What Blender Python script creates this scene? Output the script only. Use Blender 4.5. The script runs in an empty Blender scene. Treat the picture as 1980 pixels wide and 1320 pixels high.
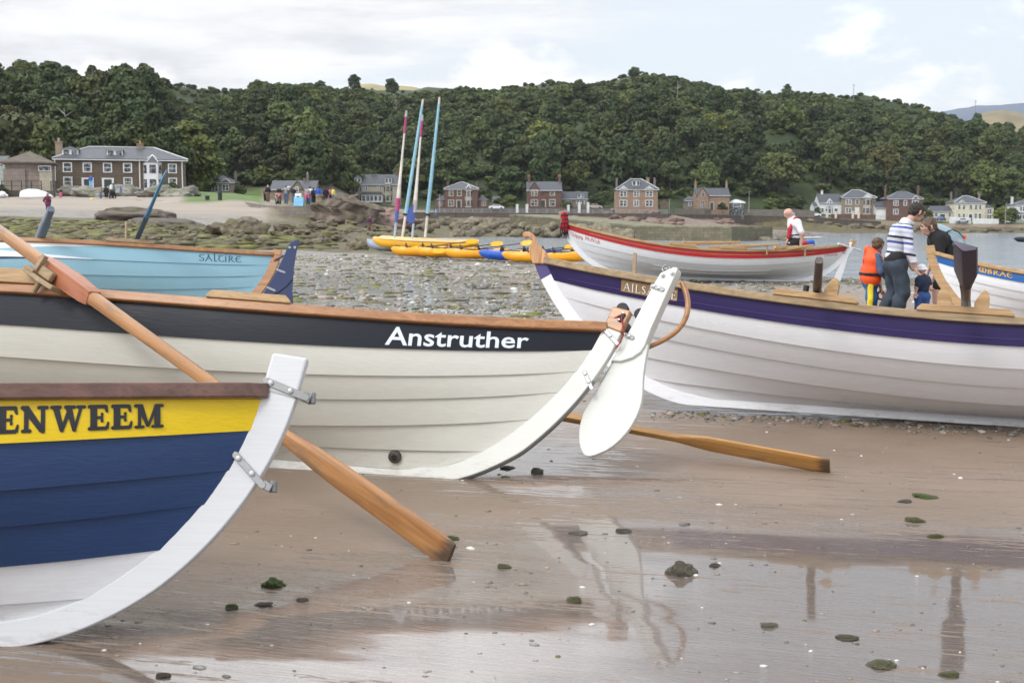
import bpy, bmesh, math, random
import numpy as np
from mathutils import Vector, Matrix, Euler, noise as mnoise
R = math.radians
random.seed(11)
rng = np.random.default_rng(11)
SC = bpy.context.scene
COL = SC.collection

# ------------------------------------------------------------------ camera
FPX, HZ, EYE = 2400.0, 438.0, 1.40
PITCH = math.atan((660 - HZ) / FPX)
cam = bpy.data.cameras.new('camera')
cam_o = bpy.data.objects.new('camera', cam)
COL.objects.link(cam_o)
cam_o.location = (0, 0, EYE)
cam_o.rotation_euler = (math.pi / 2 - PITCH, 0, 0)
cam.sensor_width = 36.0
cam.lens = 36.0 * FPX / 1980.0
cam.clip_start = 0.1
cam.clip_end = 20000
cam.dof.use_dof = True
cam.dof.focus_distance = 7.0
cam.dof.aperture_fstop = 9.0
SC.camera = cam_o
CP, SP = math.cos(PITCH), math.sin(PITCH)


def at(px, py, Y):
    """point at forward distance Y (world y) seen at photo position px, py"""
    a, b = (px - 990) / FPX, (660 - py) / FPX
    dy, dz = b * SP + CP, b * CP - SP
    t = Y / dy
    return Vector((a * t, Y, EYE + dz * t))


def ground_at(px, py, z=0.0):
    a, b = (px - 990) / FPX, (660 - py) / FPX
    dy, dz = b * SP + CP, b * CP - SP
    t = (z - EYE) / dz
    return Vector((a * t, dy * t, z))


# ------------------------------------------------------------------ light
SUN_EL, SUN_AZ = R(48), R(212)      # azimuth clockwise from +Y: behind the camera, a little to the left
sun = bpy.data.lights.new('sun', 'SUN')
sun.energy = 1.3
sun.angle = R(14)
sun.color = (1.0, 0.96, 0.9)
sun_o = bpy.data.objects.new('sun', sun)
COL.objects.link(sun_o)
sd = Vector((math.sin(SUN_AZ) * math.cos(SUN_EL), math.cos(SUN_AZ) * math.cos(SUN_EL), math.sin(SUN_EL)))
sun_o.rotation_euler = (-sd).to_track_quat('-Z', 'Y').to_euler()
sun_o.location = sd * 60 + Vector((0, 0, 40))

SC.view_settings.view_transform = 'Standard'
SC.view_settings.look = 'None'
SC.view_settings.exposure = -0.04
SC.view_settings.gamma = 1.0
SC.cycles.max_bounces = 6
SC.cycles.diffuse_bounces = 3
SC.cycles.glossy_bounces = 3
SC.cycles.transparent_max_bounces = 4
SC.cycles.use_denoising = True

# ------------------------------------------------------------------ node helpers
def nd(nt, kind, props=None, **ins):
    n = nt.nodes.new(kind)
    for k, v in (props or {}).items():
        setattr(n, k, v)
    for k, v in ins.items():
        key = int(k[1:]) if k[0] == 'i' and k[1:].isdigit() else k.replace('_', ' ')
        s = n.inputs[key]
        if isinstance(v, bpy.types.NodeSocket):
            nt.links.new(v, s)
        elif isinstance(v, bpy.types.Node):
            nt.links.new(v.outputs[0], s)
        else:
            s.default_value = v
    return n


def c4(c, k=1.0):
    return (c[0] * k, c[1] * k, c[2] * k, 1.0)


def math_n(nt, op, a, b=0.0, clamp=False):
    return nd(nt, 'ShaderNodeMath', {'operation': op, 'use_clamp': clamp}, i0=a, i1=b).outputs[0]


def mixc(nt, f, a, b, mode='MIX'):
    n = nt.nodes.new('ShaderNodeMix')
    n.data_type = 'RGBA'
    n.blend_type = mode
    for i, v in ((0, f), (6, a), (7, b)):
        if isinstance(v, bpy.types.NodeSocket):
            nt.links.new(v, n.inputs[i])
        else:
            n.inputs[i].default_value = v
    return n.outputs[2]


def smooth(nt, x, lo, hi):
    n = nd(nt, 'ShaderNodeMapRange', {'interpolation_type': 'SMOOTHSTEP'}, i0=x, i1=lo, i2=hi, i3=0.0, i4=1.0)
    return n.outputs[0]


def noise(nt, vec, scale, detail=3.0, rough=0.55, dist=0.0):
    return nd(nt, 'ShaderNodeTexNoise', None, Vector=vec, Scale=scale, Detail=detail, Roughness=rough, Distortion=dist)


def new_mat(name):
    m = bpy.data.materials.new(name)
    m.use_nodes = True
    nt = m.node_tree
    b = nt.nodes['Principled BSDF']
    return m, nt, b


def coords(nt, which='Object', scale=(1, 1, 1), rot=(0, 0, 0)):
    tc = nt.nodes.new('ShaderNodeTexCoord')
    mp = nd(nt, 'ShaderNodeMapping', None, Vector=tc.outputs[which], Scale=scale, Rotation=rot)
    return mp.outputs[0]


def bump(nt, b, height, strength=0.3, dist=0.01):
    n = nd(nt, 'ShaderNodeBump', None, Strength=strength, Distance=dist, Height=height)
    nt.links.new(n.outputs[0], b.inputs['Normal'])


MATS = {}


def pmat(name, col, rough=0.5, var=0.12, scale=6.0, stretch=(1, 1, 1), bmp=0.0, bscale=40.0, metal=0.0,
         coat=0.0, wear=None, wear_amt=0.5, wear_scale=3.0, spec=0.5, rand=0.0):
    """plain coloured surface with mottling, optional wear patches and bump"""
    if name in MATS:
        return MATS[name]
    m, nt, b = new_mat(name)
    v = coords(nt, 'Object', stretch)
    n1 = noise(nt, v, scale, 5.0, 0.6).outputs[0]
    f = smooth(nt, n1, 0.3, 0.7)
    c = mixc(nt, f, c4(col, 1 - var), c4([min(1, x) for x in col], 1 + var))
    if rand:
        oi = nt.nodes.new('ShaderNodeObjectInfo')
        k = nd(nt, 'ShaderNodeMapRange', None, i0=oi.outputs['Random'], i1=0.0, i2=1.0, i3=1 - rand, i4=1 + rand)
        c = mixc(nt, 1.0, c, k.outputs[0], 'MULTIPLY')
    if wear is not None:
        n2 = noise(nt, coords(nt, 'Object'), wear_scale, 8.0, 0.7).outputs[0]
        w = smooth(nt, n2, 1.0 - wear_amt, 1.0 - wear_amt + 0.06)
        c = mixc(nt, w, c, c4(wear))
    nt.links.new(c, b.inputs['Base Color'])
    b.inputs['Roughness'].default_value = rough
    b.inputs['Metallic'].default_value = metal
    b.inputs['Coat Weight'].default_value = coat
    b.inputs['Coat Roughness'].default_value = 0.15
    b.inputs['Specular IOR Level'].default_value = spec
    if bmp:
        n3 = noise(nt, v, bscale, 4.0, 0.6).outputs[0]
        bump(nt, b, n3, bmp, 0.01)
    MATS[name] = m
    return m


def boat_paint(name, col, rough=0.35, dirty=0.25, grain=0.25, scuff=(0.2, 0.19, 0.17), spec=.5):
    """brushed paint over planks: faint grain along the boat, soft grime, a few scuffs"""
    m, nt, b = new_mat(name)
    v = coords(nt, 'Object', (1.2, 14, 30))
    g = noise(nt, v, 3.0, 6.0, 0.65).outputs[0]
    big = noise(nt, coords(nt, 'Object', (0.6, 1, 1.6)), 2.2, 5.0, 0.6).outputs[0]
    c = mixc(nt, smooth(nt, g, 0.3, 0.72), c4(col, 0.965), c4([min(1, x * 1.03) for x in col]))
    dm = math_n(nt, 'MULTIPLY', smooth(nt, big, 0.5, 0.78), dirty)
    c = mixc(nt, dm, c, c4([x * 0.7 + 0.25 * s for x, s in zip(col, scuff)]))
    sp = noise(nt, coords(nt, 'Object', (2.0, 6, 9)), 6.0, 9.0, 0.75).outputs[0]
    c = mixc(nt, math_n(nt, 'MULTIPLY', smooth(nt, sp, 0.70, 0.76), 0.55), c, c4(scuff))
    # sand splashed on the lowest planks
    pz = nd(nt, 'ShaderNodeSeparateXYZ', None, Vector=nt.nodes.new('ShaderNodeNewGeometry').outputs['Position']).outputs[2]
    spl = noise(nt, coords(nt, 'Object', (1.5, 5, 5)), 5.0, 8.0, 0.75).outputs[0]
    sm = smooth(nt, math_n(nt, 'SUBTRACT', spl, math_n(nt, 'MULTIPLY', pz, 1.1)), 0.42, 0.60)
    c = mixc(nt, math_n(nt, 'MULTIPLY', sm, .32), c, (.21, .165, .13, 1))
    nt.links.new(c, b.inputs['Base Color'])
    b.inputs['Specular IOR Level'].default_value = spec
    rr = nd(nt, 'ShaderNodeMapRange', None, i0=big, i1=0.3, i2=0.7, i3=rough * 0.8, i4=min(1, rough * 1.4))
    nt.links.new(rr.outputs[0], b.inputs['Roughness'])
    bump(nt, b, math_n(nt, 'ADD', g, math_n(nt, 'MULTIPLY', big, 0.6)), grain, 0.004)
    MATS[name] = m
    return m


def wood(name, c1, c2, rough=0.45, grain=14.0, coat=0.2, worn=0.0, axis=0):
    """grain runs along local x (axis 0) or z (axis 2)"""
    m, nt, b = new_mat(name)
    st = [grain, grain, grain]
    st[axis] = 0.7
    v = coords(nt, 'Object', st)
    g = noise(nt, v, 1.6, 6.0, 0.62, 0.6).outputs[0]
    st2 = [60, 60, 60]
    st2[axis] = 1.5
    g2 = noise(nt, coords(nt, 'Object', st2), 1.3, 5.0, 0.6).outputs[0]
    c = mixc(nt, smooth(nt, g, 0.32, 0.68), c4(c1), c4(c2))
    c = mixc(nt, math_n(nt, 'MULTIPLY', smooth(nt, g2, 0.45, 0.7), 0.45), c, c4(c1, 0.55))
    if worn:
        w = noise(nt, coords(nt, 'Object', (1.5, 5, 5)), 3.0, 8.0, 0.7).outputs[0]
        c = mixc(nt, math_n(nt, 'MULTIPLY', smooth(nt, w, 0.52, 0.68), worn), c, (0.13, 0.10, 0.075, 1))
    nt.links.new(c, b.inputs['Base Color'])
    b.inputs['Roughness'].default_value = rough
    b.inputs['Coat Weight'].default_value = coat
    b.inputs['Coat Roughness'].default_value = 0.2
    bump(nt, b, g2, 0.25, 0.003)
    MATS[name] = m
    return m


# ------------------------------------------------------------------ sky
W = bpy.data.worlds.new('World')
SC.world = W
W.use_nodes = True
nt = W.node_tree
for n in list(nt.nodes):
    nt.nodes.remove(n)
sky = nd(nt, 'ShaderNodeTexSky')
sky.sky_type = 'NISHITA'
sky.sun_disc = False
sky.sun_elevation = SUN_EL
sky.sun_rotation = SUN_AZ
sky.air_density = 1.3
sky.dust_density = 3.0
sky.ozone_density = 1.2
tc = nt.nodes.new('ShaderNodeTexCoord')
sep = nd(nt, 'ShaderNodeSeparateXYZ', None, Vector=tc.outputs['Generated'])
X_, Y_, Z_ = sep.outputs
zz = math_n(nt, 'ADD', math_n(nt, 'MAXIMUM', Z_, 0.0), 0.16)
cv = nd(nt, 'ShaderNodeCombineXYZ', None, X=math_n(nt, 'DIVIDE', X_, zz), Y=math_n(nt, 'MULTIPLY', math_n(nt, 'DIVIDE', Y_, zz), 1.3),
        Z=math_n(nt, 'MULTIPLY', Z_, 9.0)).outputs[0]
n_big = noise(nt, cv, 0.62, 7.0, 0.55, 0.35).outputs[0]
n_mid = noise(nt, cv, 1.9, 8.0, 0.6, 0.2).outputs[0]
# cumulus: keyed to direction so that the billows keep their height
vv = nd(nt, 'ShaderNodeMapping', None, Vector=tc.outputs['Generated'], Scale=(1.0, 1.0, 1.9), Location=(0.37, 0.1, 0.2)).outputs[0]
n_cu = noise(nt, vv, 5.0, 9.0, 0.58, 0.15).outputs[0]
# open blue sky lies to the right, low down
right = smooth(nt, math_n(nt, 'SUBTRACT', X_, math_n(nt, 'MULTIPLY', Z_, -0.35)), 0.02, 0.30)
cover = smooth(nt, math_n(nt, 'SUBTRACT', math_n(nt, 'ADD', n_big, math_n(nt, 'MULTIPLY', n_mid, 0.25)), math_n(nt, 'MULTIPLY', right, 0.24)), 0.38, 0.60)
low = smooth(nt, Z_, 0.22, 0.10)
cu_c = math_n(nt, 'ADD', n_cu, math_n(nt, 'MULTIPLY', math_n(nt, 'SUBTRACT', 0.115, Z_), 2.2))
cu_m = math_n(nt, 'MULTIPLY', math_n(nt, 'MULTIPLY', smooth(nt, cu_c, 0.47, 0.58), low), 0.95)
shade = smooth(nt, n_mid, 0.32, 0.66)
st_col = mixc(nt, shade, (0.82, 0.845, 0.885, 1), (1.06, 1.07, 1.09, 1))
cu_sh = smooth(nt, n_cu, 0.42, 0.66)
cu_col = mixc(nt, cu_sh, (1.05, 1.06, 1.07, 1), (1.4, 1.4, 1.39, 1))
high = nd(nt, 'ShaderNodeMapRange', {'interpolation_type': 'SMOOTHSTEP'}, i0=Z_, i1=0.165, i2=0.36, i3=1.0, i4=2.7).outputs[0]
sky_bg = nd(nt, 'ShaderNodeBackground', None, Color=sky.outputs[0], Strength=0.13)
blue_haze = nd(nt, 'ShaderNodeBackground', None, Color=(0.80, 0.865, 0.945, 1), Strength=1.2)
sk2 = nd(nt, 'ShaderNodeMixShader', None, i0=0.8, i1=sky_bg.outputs[0], i2=blue_haze.outputs[0])
st_bg = nd(nt, 'ShaderNodeBackground', None, Color=st_col, Strength=high)
cu_bg = nd(nt, 'ShaderNodeBackground', None, Color=cu_col, Strength=1.0)
m1 = nd(nt, 'ShaderNodeMixShader', None, i0=cover, i1=sk2.outputs[0], i2=st_bg.outputs[0])
m2 = nd(nt, 'ShaderNodeMixShader', None, i0=cu_m, i1=m1.outputs[0], i2=cu_bg.outputs[0])
out = nt.nodes.new('ShaderNodeOutputWorld')
nt.links.new(m2.outputs[0], out.inputs[0])


# ------------------------------------------------------------------ object helpers
def link(o, parent=None):
    COL.objects.link(o)
    if parent is not None:
        o.parent = parent
    return o


def tag(o, label=None, cat=None, group=None, kind=None):
    if label: o['label'] = label
    if cat: o['category'] = cat
    if group: o['group'] = group
    if kind: o['kind'] = kind
    return o


def empty(name, loc=(0, 0, 0), rot=(0, 0, 0), parent=None):
    o = bpy.data.objects.new(name, None)
    o.empty_display_size = 0.2
    o.location = loc
    o.rotation_euler = rot
    return link(o, parent)


class MB:
    """collects shapes and links them as ONE mesh object"""
    def __init__(self):
        self.v, self.f, self.m = [], [], []

    def add(self, vs, fs, mi=0):
        b = len(self.v)
        self.v += [tuple(x) for x in vs]
        self.f += [[i + b for i in f] for f in fs]
        self.m += [mi] * len(fs)
        return self

    def box(self, c, s, rot=None, mi=0, taper=1.0):
        M = Euler(rot).to_matrix() if rot is not None and not isinstance(rot, Matrix) else (rot or Matrix.Identity(3))
        vs = []
        for z in (-.5, .5):
            k = 1.0 if z < 0 else taper
            for x, y in ((-.5, -.5), (.5, -.5), (.5, .5), (-.5, .5)):
                vs.append(M @ Vector((x * s[0] * k, y * s[1] * k, z * s[2])) + Vector(c))
        return self.add(vs, [(3, 2, 1, 0), (4, 5, 6, 7), (0, 1, 5, 4), (1, 2, 6, 5), (2, 3, 7, 6), (3, 0, 4, 7)], mi)

    def prism(self, poly, o, u, v, t0, t1, mi=0):
        """outline poly (a, b) on plane o + a*u + b*v, thick along u x v from t0 to t1"""
        o, u, v = Vector(o), Vector(u), Vector(v)
        n = u.cross(v).normalized()
        k = len(poly)
        vs = [o + u * a + v * b + n * t0 for a, b in poly] + [o + u * a + v * b + n * t1 for a, b in poly]
        fs = [list(range(k))[::-1], list(range(k, 2 * k))]
        fs += [(i, (i + 1) % k, k + (i + 1) % k, k + i) for i in range(k)]
        return self.add(vs, fs, mi)

    def loft(self, rings, closed=True, cap=True, mi=0):
        k = len(rings[0])
        vs = [p for r in rings for p in r]
        fs = []
        for j in range(len(rings) - 1):
            for i in range(k if closed else k - 1):
                a, b = j * k + i, j * k + (i + 1) % k
                fs.append((a, b, b + k, a + k))
        if cap and closed:
            fs.append(list(range(k))[::-1])
            fs.append([(len(rings) - 1) * k + i for i in range(k)])
        return self.add(vs, fs, mi)

    def tube(self, pts, rad, n=8, mi=0, up=(0, 0, 1), sq=1.0, phase=0.0):
        pts = [Vector(p) for p in pts]
        if not isinstance(rad, (list, tuple)): rad = [rad] * len(pts)
        rings = []
        side = None
        for i, p in enumerate(pts):
            t = (pts[min(i + 1, len(pts) - 1)] - pts[max(i - 1, 0)]).normalized()
            if side is None:
                side = t.cross(Vector(up))
                if side.length < 1e-3: side = t.cross(Vector((1, 0, 0)))
            side = (side - t * side.dot(t)).normalized()
            w = side.cross(t).normalized()
            r = rad[i]
            ra, rb = r if isinstance(r, (tuple, list)) else (r, r * sq)
            rings.append([p + side * math.cos(a) * ra + w * math.sin(a) * rb
                          for a in [phase + 2 * math.pi * q / n for q in range(n)]])
        return self.loft(rings, mi=mi)

    def ball(self, c, r, seg=10, ring=6, mi=0):
        r = (r, r, r) if not isinstance(r, (tuple, list)) else r
        rings = []
        for j in range(ring + 1):
            th = math.pi * (j + 0.001) / (ring + 0.002)
            rings.append([(c[0] + r[0] * math.sin(th) * math.cos(a), c[1] + r[1] * math.sin(th) * math.sin(a), c[2] - r[2] * math.cos(th))
                          for a in [2 * math.pi * q / seg for q in range(seg)]])
        return self.loft(rings, mi=mi)

    def build(self, name, mats, parent=None, smooth=None, bevel=0.0, loc=None, fix=True):
        me = bpy.data.meshes.new(name)
        me.from_pydata(self.v, [], self.f)
        mats = mats if isinstance(mats, (list, tuple)) else [mats]
        for m in mats: me.materials.append(m)
        if len(mats) > 1:
            me.polygons.foreach_set('material_index', self.m)
        if fix:
            bm = bmesh.new(); bm.from_mesh(me)
            bmesh.ops.recalc_face_normals(bm, faces=bm.faces)
            bm.to_mesh(me); bm.free()
        if smooth is not None:
            me.polygons.foreach_set('use_smooth', [True] * len(me.polygons))
            if smooth < 170: me.set_sharp_from_angle(angle=R(smooth))
        me.update()
        o = bpy.data.objects.new(name, me)
        if loc is not None: o.location = loc
        link(o, parent)
        if bevel:
            b = o.modifiers.new('bevel', 'BEVEL')
            b.width = bevel; b.segments = 2; b.limit_method = 'ANGLE'; b.angle_limit = R(40)
        return o


def np_mesh(name, V, Fq, mats, parent=None, smooth=False, attrs=None, k=4):
    """fast mesh from numpy arrays: V (n,3), Fq (m,k)"""
    me = bpy.data.meshes.new(name)
    me.vertices.add(len(V)); me.vertices.foreach_set('co', np.ascontiguousarray(V, np.float32).ravel())
    me.loops.add(Fq.size); me.loops.foreach_set('vertex_index', np.ascontiguousarray(Fq, np.int32).ravel())
    me.polygons.add(len(Fq)); me.polygons.foreach_set('loop_start', np.arange(0, Fq.size, k, dtype=np.int32))
    if smooth: me.polygons.foreach_set('use_smooth', np.ones(len(Fq), bool))
    mats = mats if isinstance(mats, (list, tuple)) else [mats]
    for m in mats: me.materials.append(m)
    me.update(calc_edges=True)
    for nm, arr in (attrs or {}).items():
        a = me.attributes.new(nm, 'FLOAT', 'POINT'); a.data.foreach_set('value', np.ascontiguousarray(arr, np.float32))
    me.validate()
    o = bpy.data.objects.new(name, me)
    return link(o, parent)


def vnoise(x, y, seed=0):
    xi, yi = np.floor(x).astype(np.int64), np.floor(y).astype(np.int64)
    xf, yf = x - xi, y - yi
    u, v = xf * xf * (3 - 2 * xf), yf * yf * (3 - 2 * yf)
    def h(a, b):
        n = (a * 374761393 + b * 668265263 + seed * 974634777) & 0x7fffffff
        n = ((n ^ (n >> 13)) * 1274126177) & 0x7fffffff
        return ((n ^ (n >> 16)) & 0xffff) / 65535.0
    return (h(xi, yi) * (1 - u) + h(xi + 1, yi) * u) * (1 - v) + (h(xi, yi + 1) * (1 - u) + h(xi + 1, yi + 1) * u) * v


def fbm(x, y, oct=4, seed=0):
    s, a, t = 0, 1.0, 0
    for i in range(oct):
        s = s + a * vnoise(x * 2 ** i, y * 2 ** i, seed + i); t += a; a *= .5
    return s / t
# ------------------------------------------------------------------ terrain
SEA = -0.62
# profiles of ground height (distance: height) along bearings (photo column the bearing is seen in)
PROF = {
 -500: [(0,0),(12,0),(20,.05),(40,.2),(60,.7),(70,1.0),(88,2.1),(110,3.0),(145,4.6),(160,5.2),(175,6.2),(205,6.6),(225,9),(300,30),(480,57),(560,60),(900,54)],
 0:    [(0,0),(12,0),(20,.05),(40,.2),(60,.7),(70,1.0),(88,2.1),(110,3.0),(145,4.6),(160,5.2),(175,6.2),(205,6.6),(225,9),(300,30),(480,57),(560,60),(900,54)],
 300:  [(0,0),(12,0),(20,.05),(40,.2),(60,.6),(75,1.0),(95,2.0),(118,3.0),(145,4.5),(160,5.3),(175,6.3),(210,7),(240,11),(320,32),(490,57),(560,59),(900,54)],
 372:  [(0,0),(12,0),(20,.05),(40,.2),(60,.5),(75,.85),(95,1.7),(118,3.0),(128,3.6),(131,4.2),(200,6.9),(330,10.3),(350,11),(430,36),(505,57),(590,59),(900,54)],
 450:  [(0,0),(12,0),(20,.05),(40,.2),(60,.45),(75,.8),(95,1.6),(118,3.0),(126,3.3),(129,4.05),(200,6.6),(330,10.2),(350,11),(420,36),(520,57),(600,58),(900,58)],
 600:  [(0,0),(12,0),(20,.05),(44,.22),(70,.55),(95,1.1),(112,1.8),(115.5,2.1),(116.5,3.2),(130,3.3),(300,6.7),(325,8),(420,36),(560,65),(640,66),(900,62)],
 700:  [(0,0),(12,0),(20,.05),(44,.2),(70,.4),(110,1.2),(130,1.8),(200,3),(300,5.5),(370,8.3),(395,9.5),(470,36),(590,66),(680,67),(900,64)],
 790:  [(0,0),(12,0),(20,.05),(44,.17),(60,.12),(100,.3),(200,.5),(250,.9),(300,2.6),(330,3.2),(336,3.3),(337,5.1),(350,6),(385,7.6),(400,9),(480,36),(600,66),(690,67),(900,64)],
 860:  [(0,0),(12,0),(20,.05),(47,.15),(56,-.4),(62,-1.0),(225,-1.0),(240,-.5),(262,1.4),(300,2.7),(335,3.2),(336,5.1),(349,5.2),(352,6.5),(375,7),(400,10),(480,36),(620,67),(700,67),(900,64)],
 1060: [(0,0),(12,0),(20,.05),(47,.15),(56,-.4),(62,-1.0),(225,-1.0),(240,-.5),(262,1.2),(300,2.5),(338,3.0),(339,5.0),(352,5.1),(355,6.4),(375,7),(395,10),(470,38),(620,71),(700,73),(900,68)],
 1290: [(0,0),(12,0),(20,.05),(33,.13),(42,-.3),(48,-.8),(240,-1.0),(290,-.5),(315,1.5),(345,2.8),(346,4.9),(358,5.0),(361,6),(380,7),(400,11),(480,42),(620,73),(700,74),(900,68)],
 1450: [(0,0),(12,0),(20,.05),(32,.12),(39,-.25),(45,-.7),(60,-1.3),(300,-1.3),(340,-.8),(362,.9),(383,1.7),(384,4.8),(396,4.9),(400,6),(410,7.5),(430,12),(490,40),(630,68),(700,69),(900,62)],
 1700: [(0,0),(12,0),(20,.05),(30,.1),(38,-.25),(45,-.7),(60,-1.3),(360,-1.3),(384,-.7),(391,.3),(395,.9),(396,3.0),(402,3.3),(410,4.3),(440,6),(460,12),(520,36),(640,65),(720,65),(900,58)],
 1850: [(0,0),(12,0),(20,.05),(30,.1),(38,-.25),(45,-.7),(60,-1.3),(365,-1.3),(386,-.7),(392,0),(395,.5),(396,2.0),(404,2.7),(415,3.0),(440,5),(460,10),(520,32),(640,56),(720,57),(900,52)],
 2000: [(0,0),(12,0),(20,.05),(30,.1),(38,-.25),(45,-.7),(60,-1.3),(365,-1.3),(386,-.7),(392,0),(395,.4),(396,1.7),(404,2.5),(415,2.9),(440,4),(460,8),(520,26),(650,46),(720,48),(900,46)],
 2600: [(0,0),(12,0),(20,.05),(30,.1),(38,-.25),(45,-.7),(60,-1.3),(375,-1.3),(392,-.7),(398,0),(402,.4),(403,1.7),(410,2.5),(425,2.9),(440,4),(470,7),(540,18),(650,34),(720,36),(900,34)],
}
AZ = np.array(sorted(PROF), float)


def ridge_wiggle(az, d):
    return fbm(az / 90.0 + 3.1, d / 60.0, 3, 5) - 0.5


def height(x, y):
    x, y = np.asarray(x, float), np.asarray(y, float)
    d = np.maximum(y, 0.0)
    az = np.clip(x / np.maximum(y, 2.0) * FPX + 990, -500, 2600)
    hs = np.stack([np.interp(d, [p[0] for p in PROF[int(a)]], [p[1] for p in PROF[int(a)]]) for a in AZ])
    i = np.clip(np.searchsorted(AZ, az) - 1, 0, len(AZ) - 2)
    t = (az - AZ[i]) / (AZ[i + 1] - AZ[i])
    take = lambda k: np.take_along_axis(hs, k[None], 0)[0]
    z = take(i) * (1 - t) + take(i + 1) * t
    z = np.where(y < 0, 0, z)
    # sand ripples, gravel humps, rocky shore, hillside gullies
    rip = (fbm((x * .96 - y * .28) * .6, (x * .28 + y * .96) * 3.4, 4, 2) - .5) * .022 * np.interp(d, [0, 3, 10, 16, 20, 400], [.25, .25, .3, 1, 1.6, 1.6])
    rocky = np.interp(d, [48, 60, 110, 330, 345], [0, 1, 1, 1, 0]) * np.interp(az, [430, 560, 1450, 1500], [.25, 1, 1, .3])
    rock = (np.abs(fbm(x * .22, y * .12, 4, 8) - .5) * 2.0 - .25) * .75 * rocky * np.where(z > -.9, 1, .25)
    shore = np.interp(d, [370, 384, 394, 396], [0, 1, 1, 0]) * np.interp(az, [1400, 1480], [0, 1]) * (fbm(x * .5, y * .4, 3, 9) - .35) * 1.0
    hill = np.interp(d, [230, 420], [0, 1]) * np.interp(z, [8, 25], [0, 1]) * (ridge_wiggle(az, d) * 9 + (fbm(x * .05, y * .05, 3, 4) - .5) * 5)
    return z + np.interp(d, [14, 40], [0, .05]) + rip + rock + shore + hill


def hz(x, y):
    return float(height(np.array([x]), np.array([y]))[0])


def on_ground(px, Y, lift=0.0):
    x = (px - 990) / FPX * Y * 1.0
    return Vector((x, Y, hz(x, Y) + lift))


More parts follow.
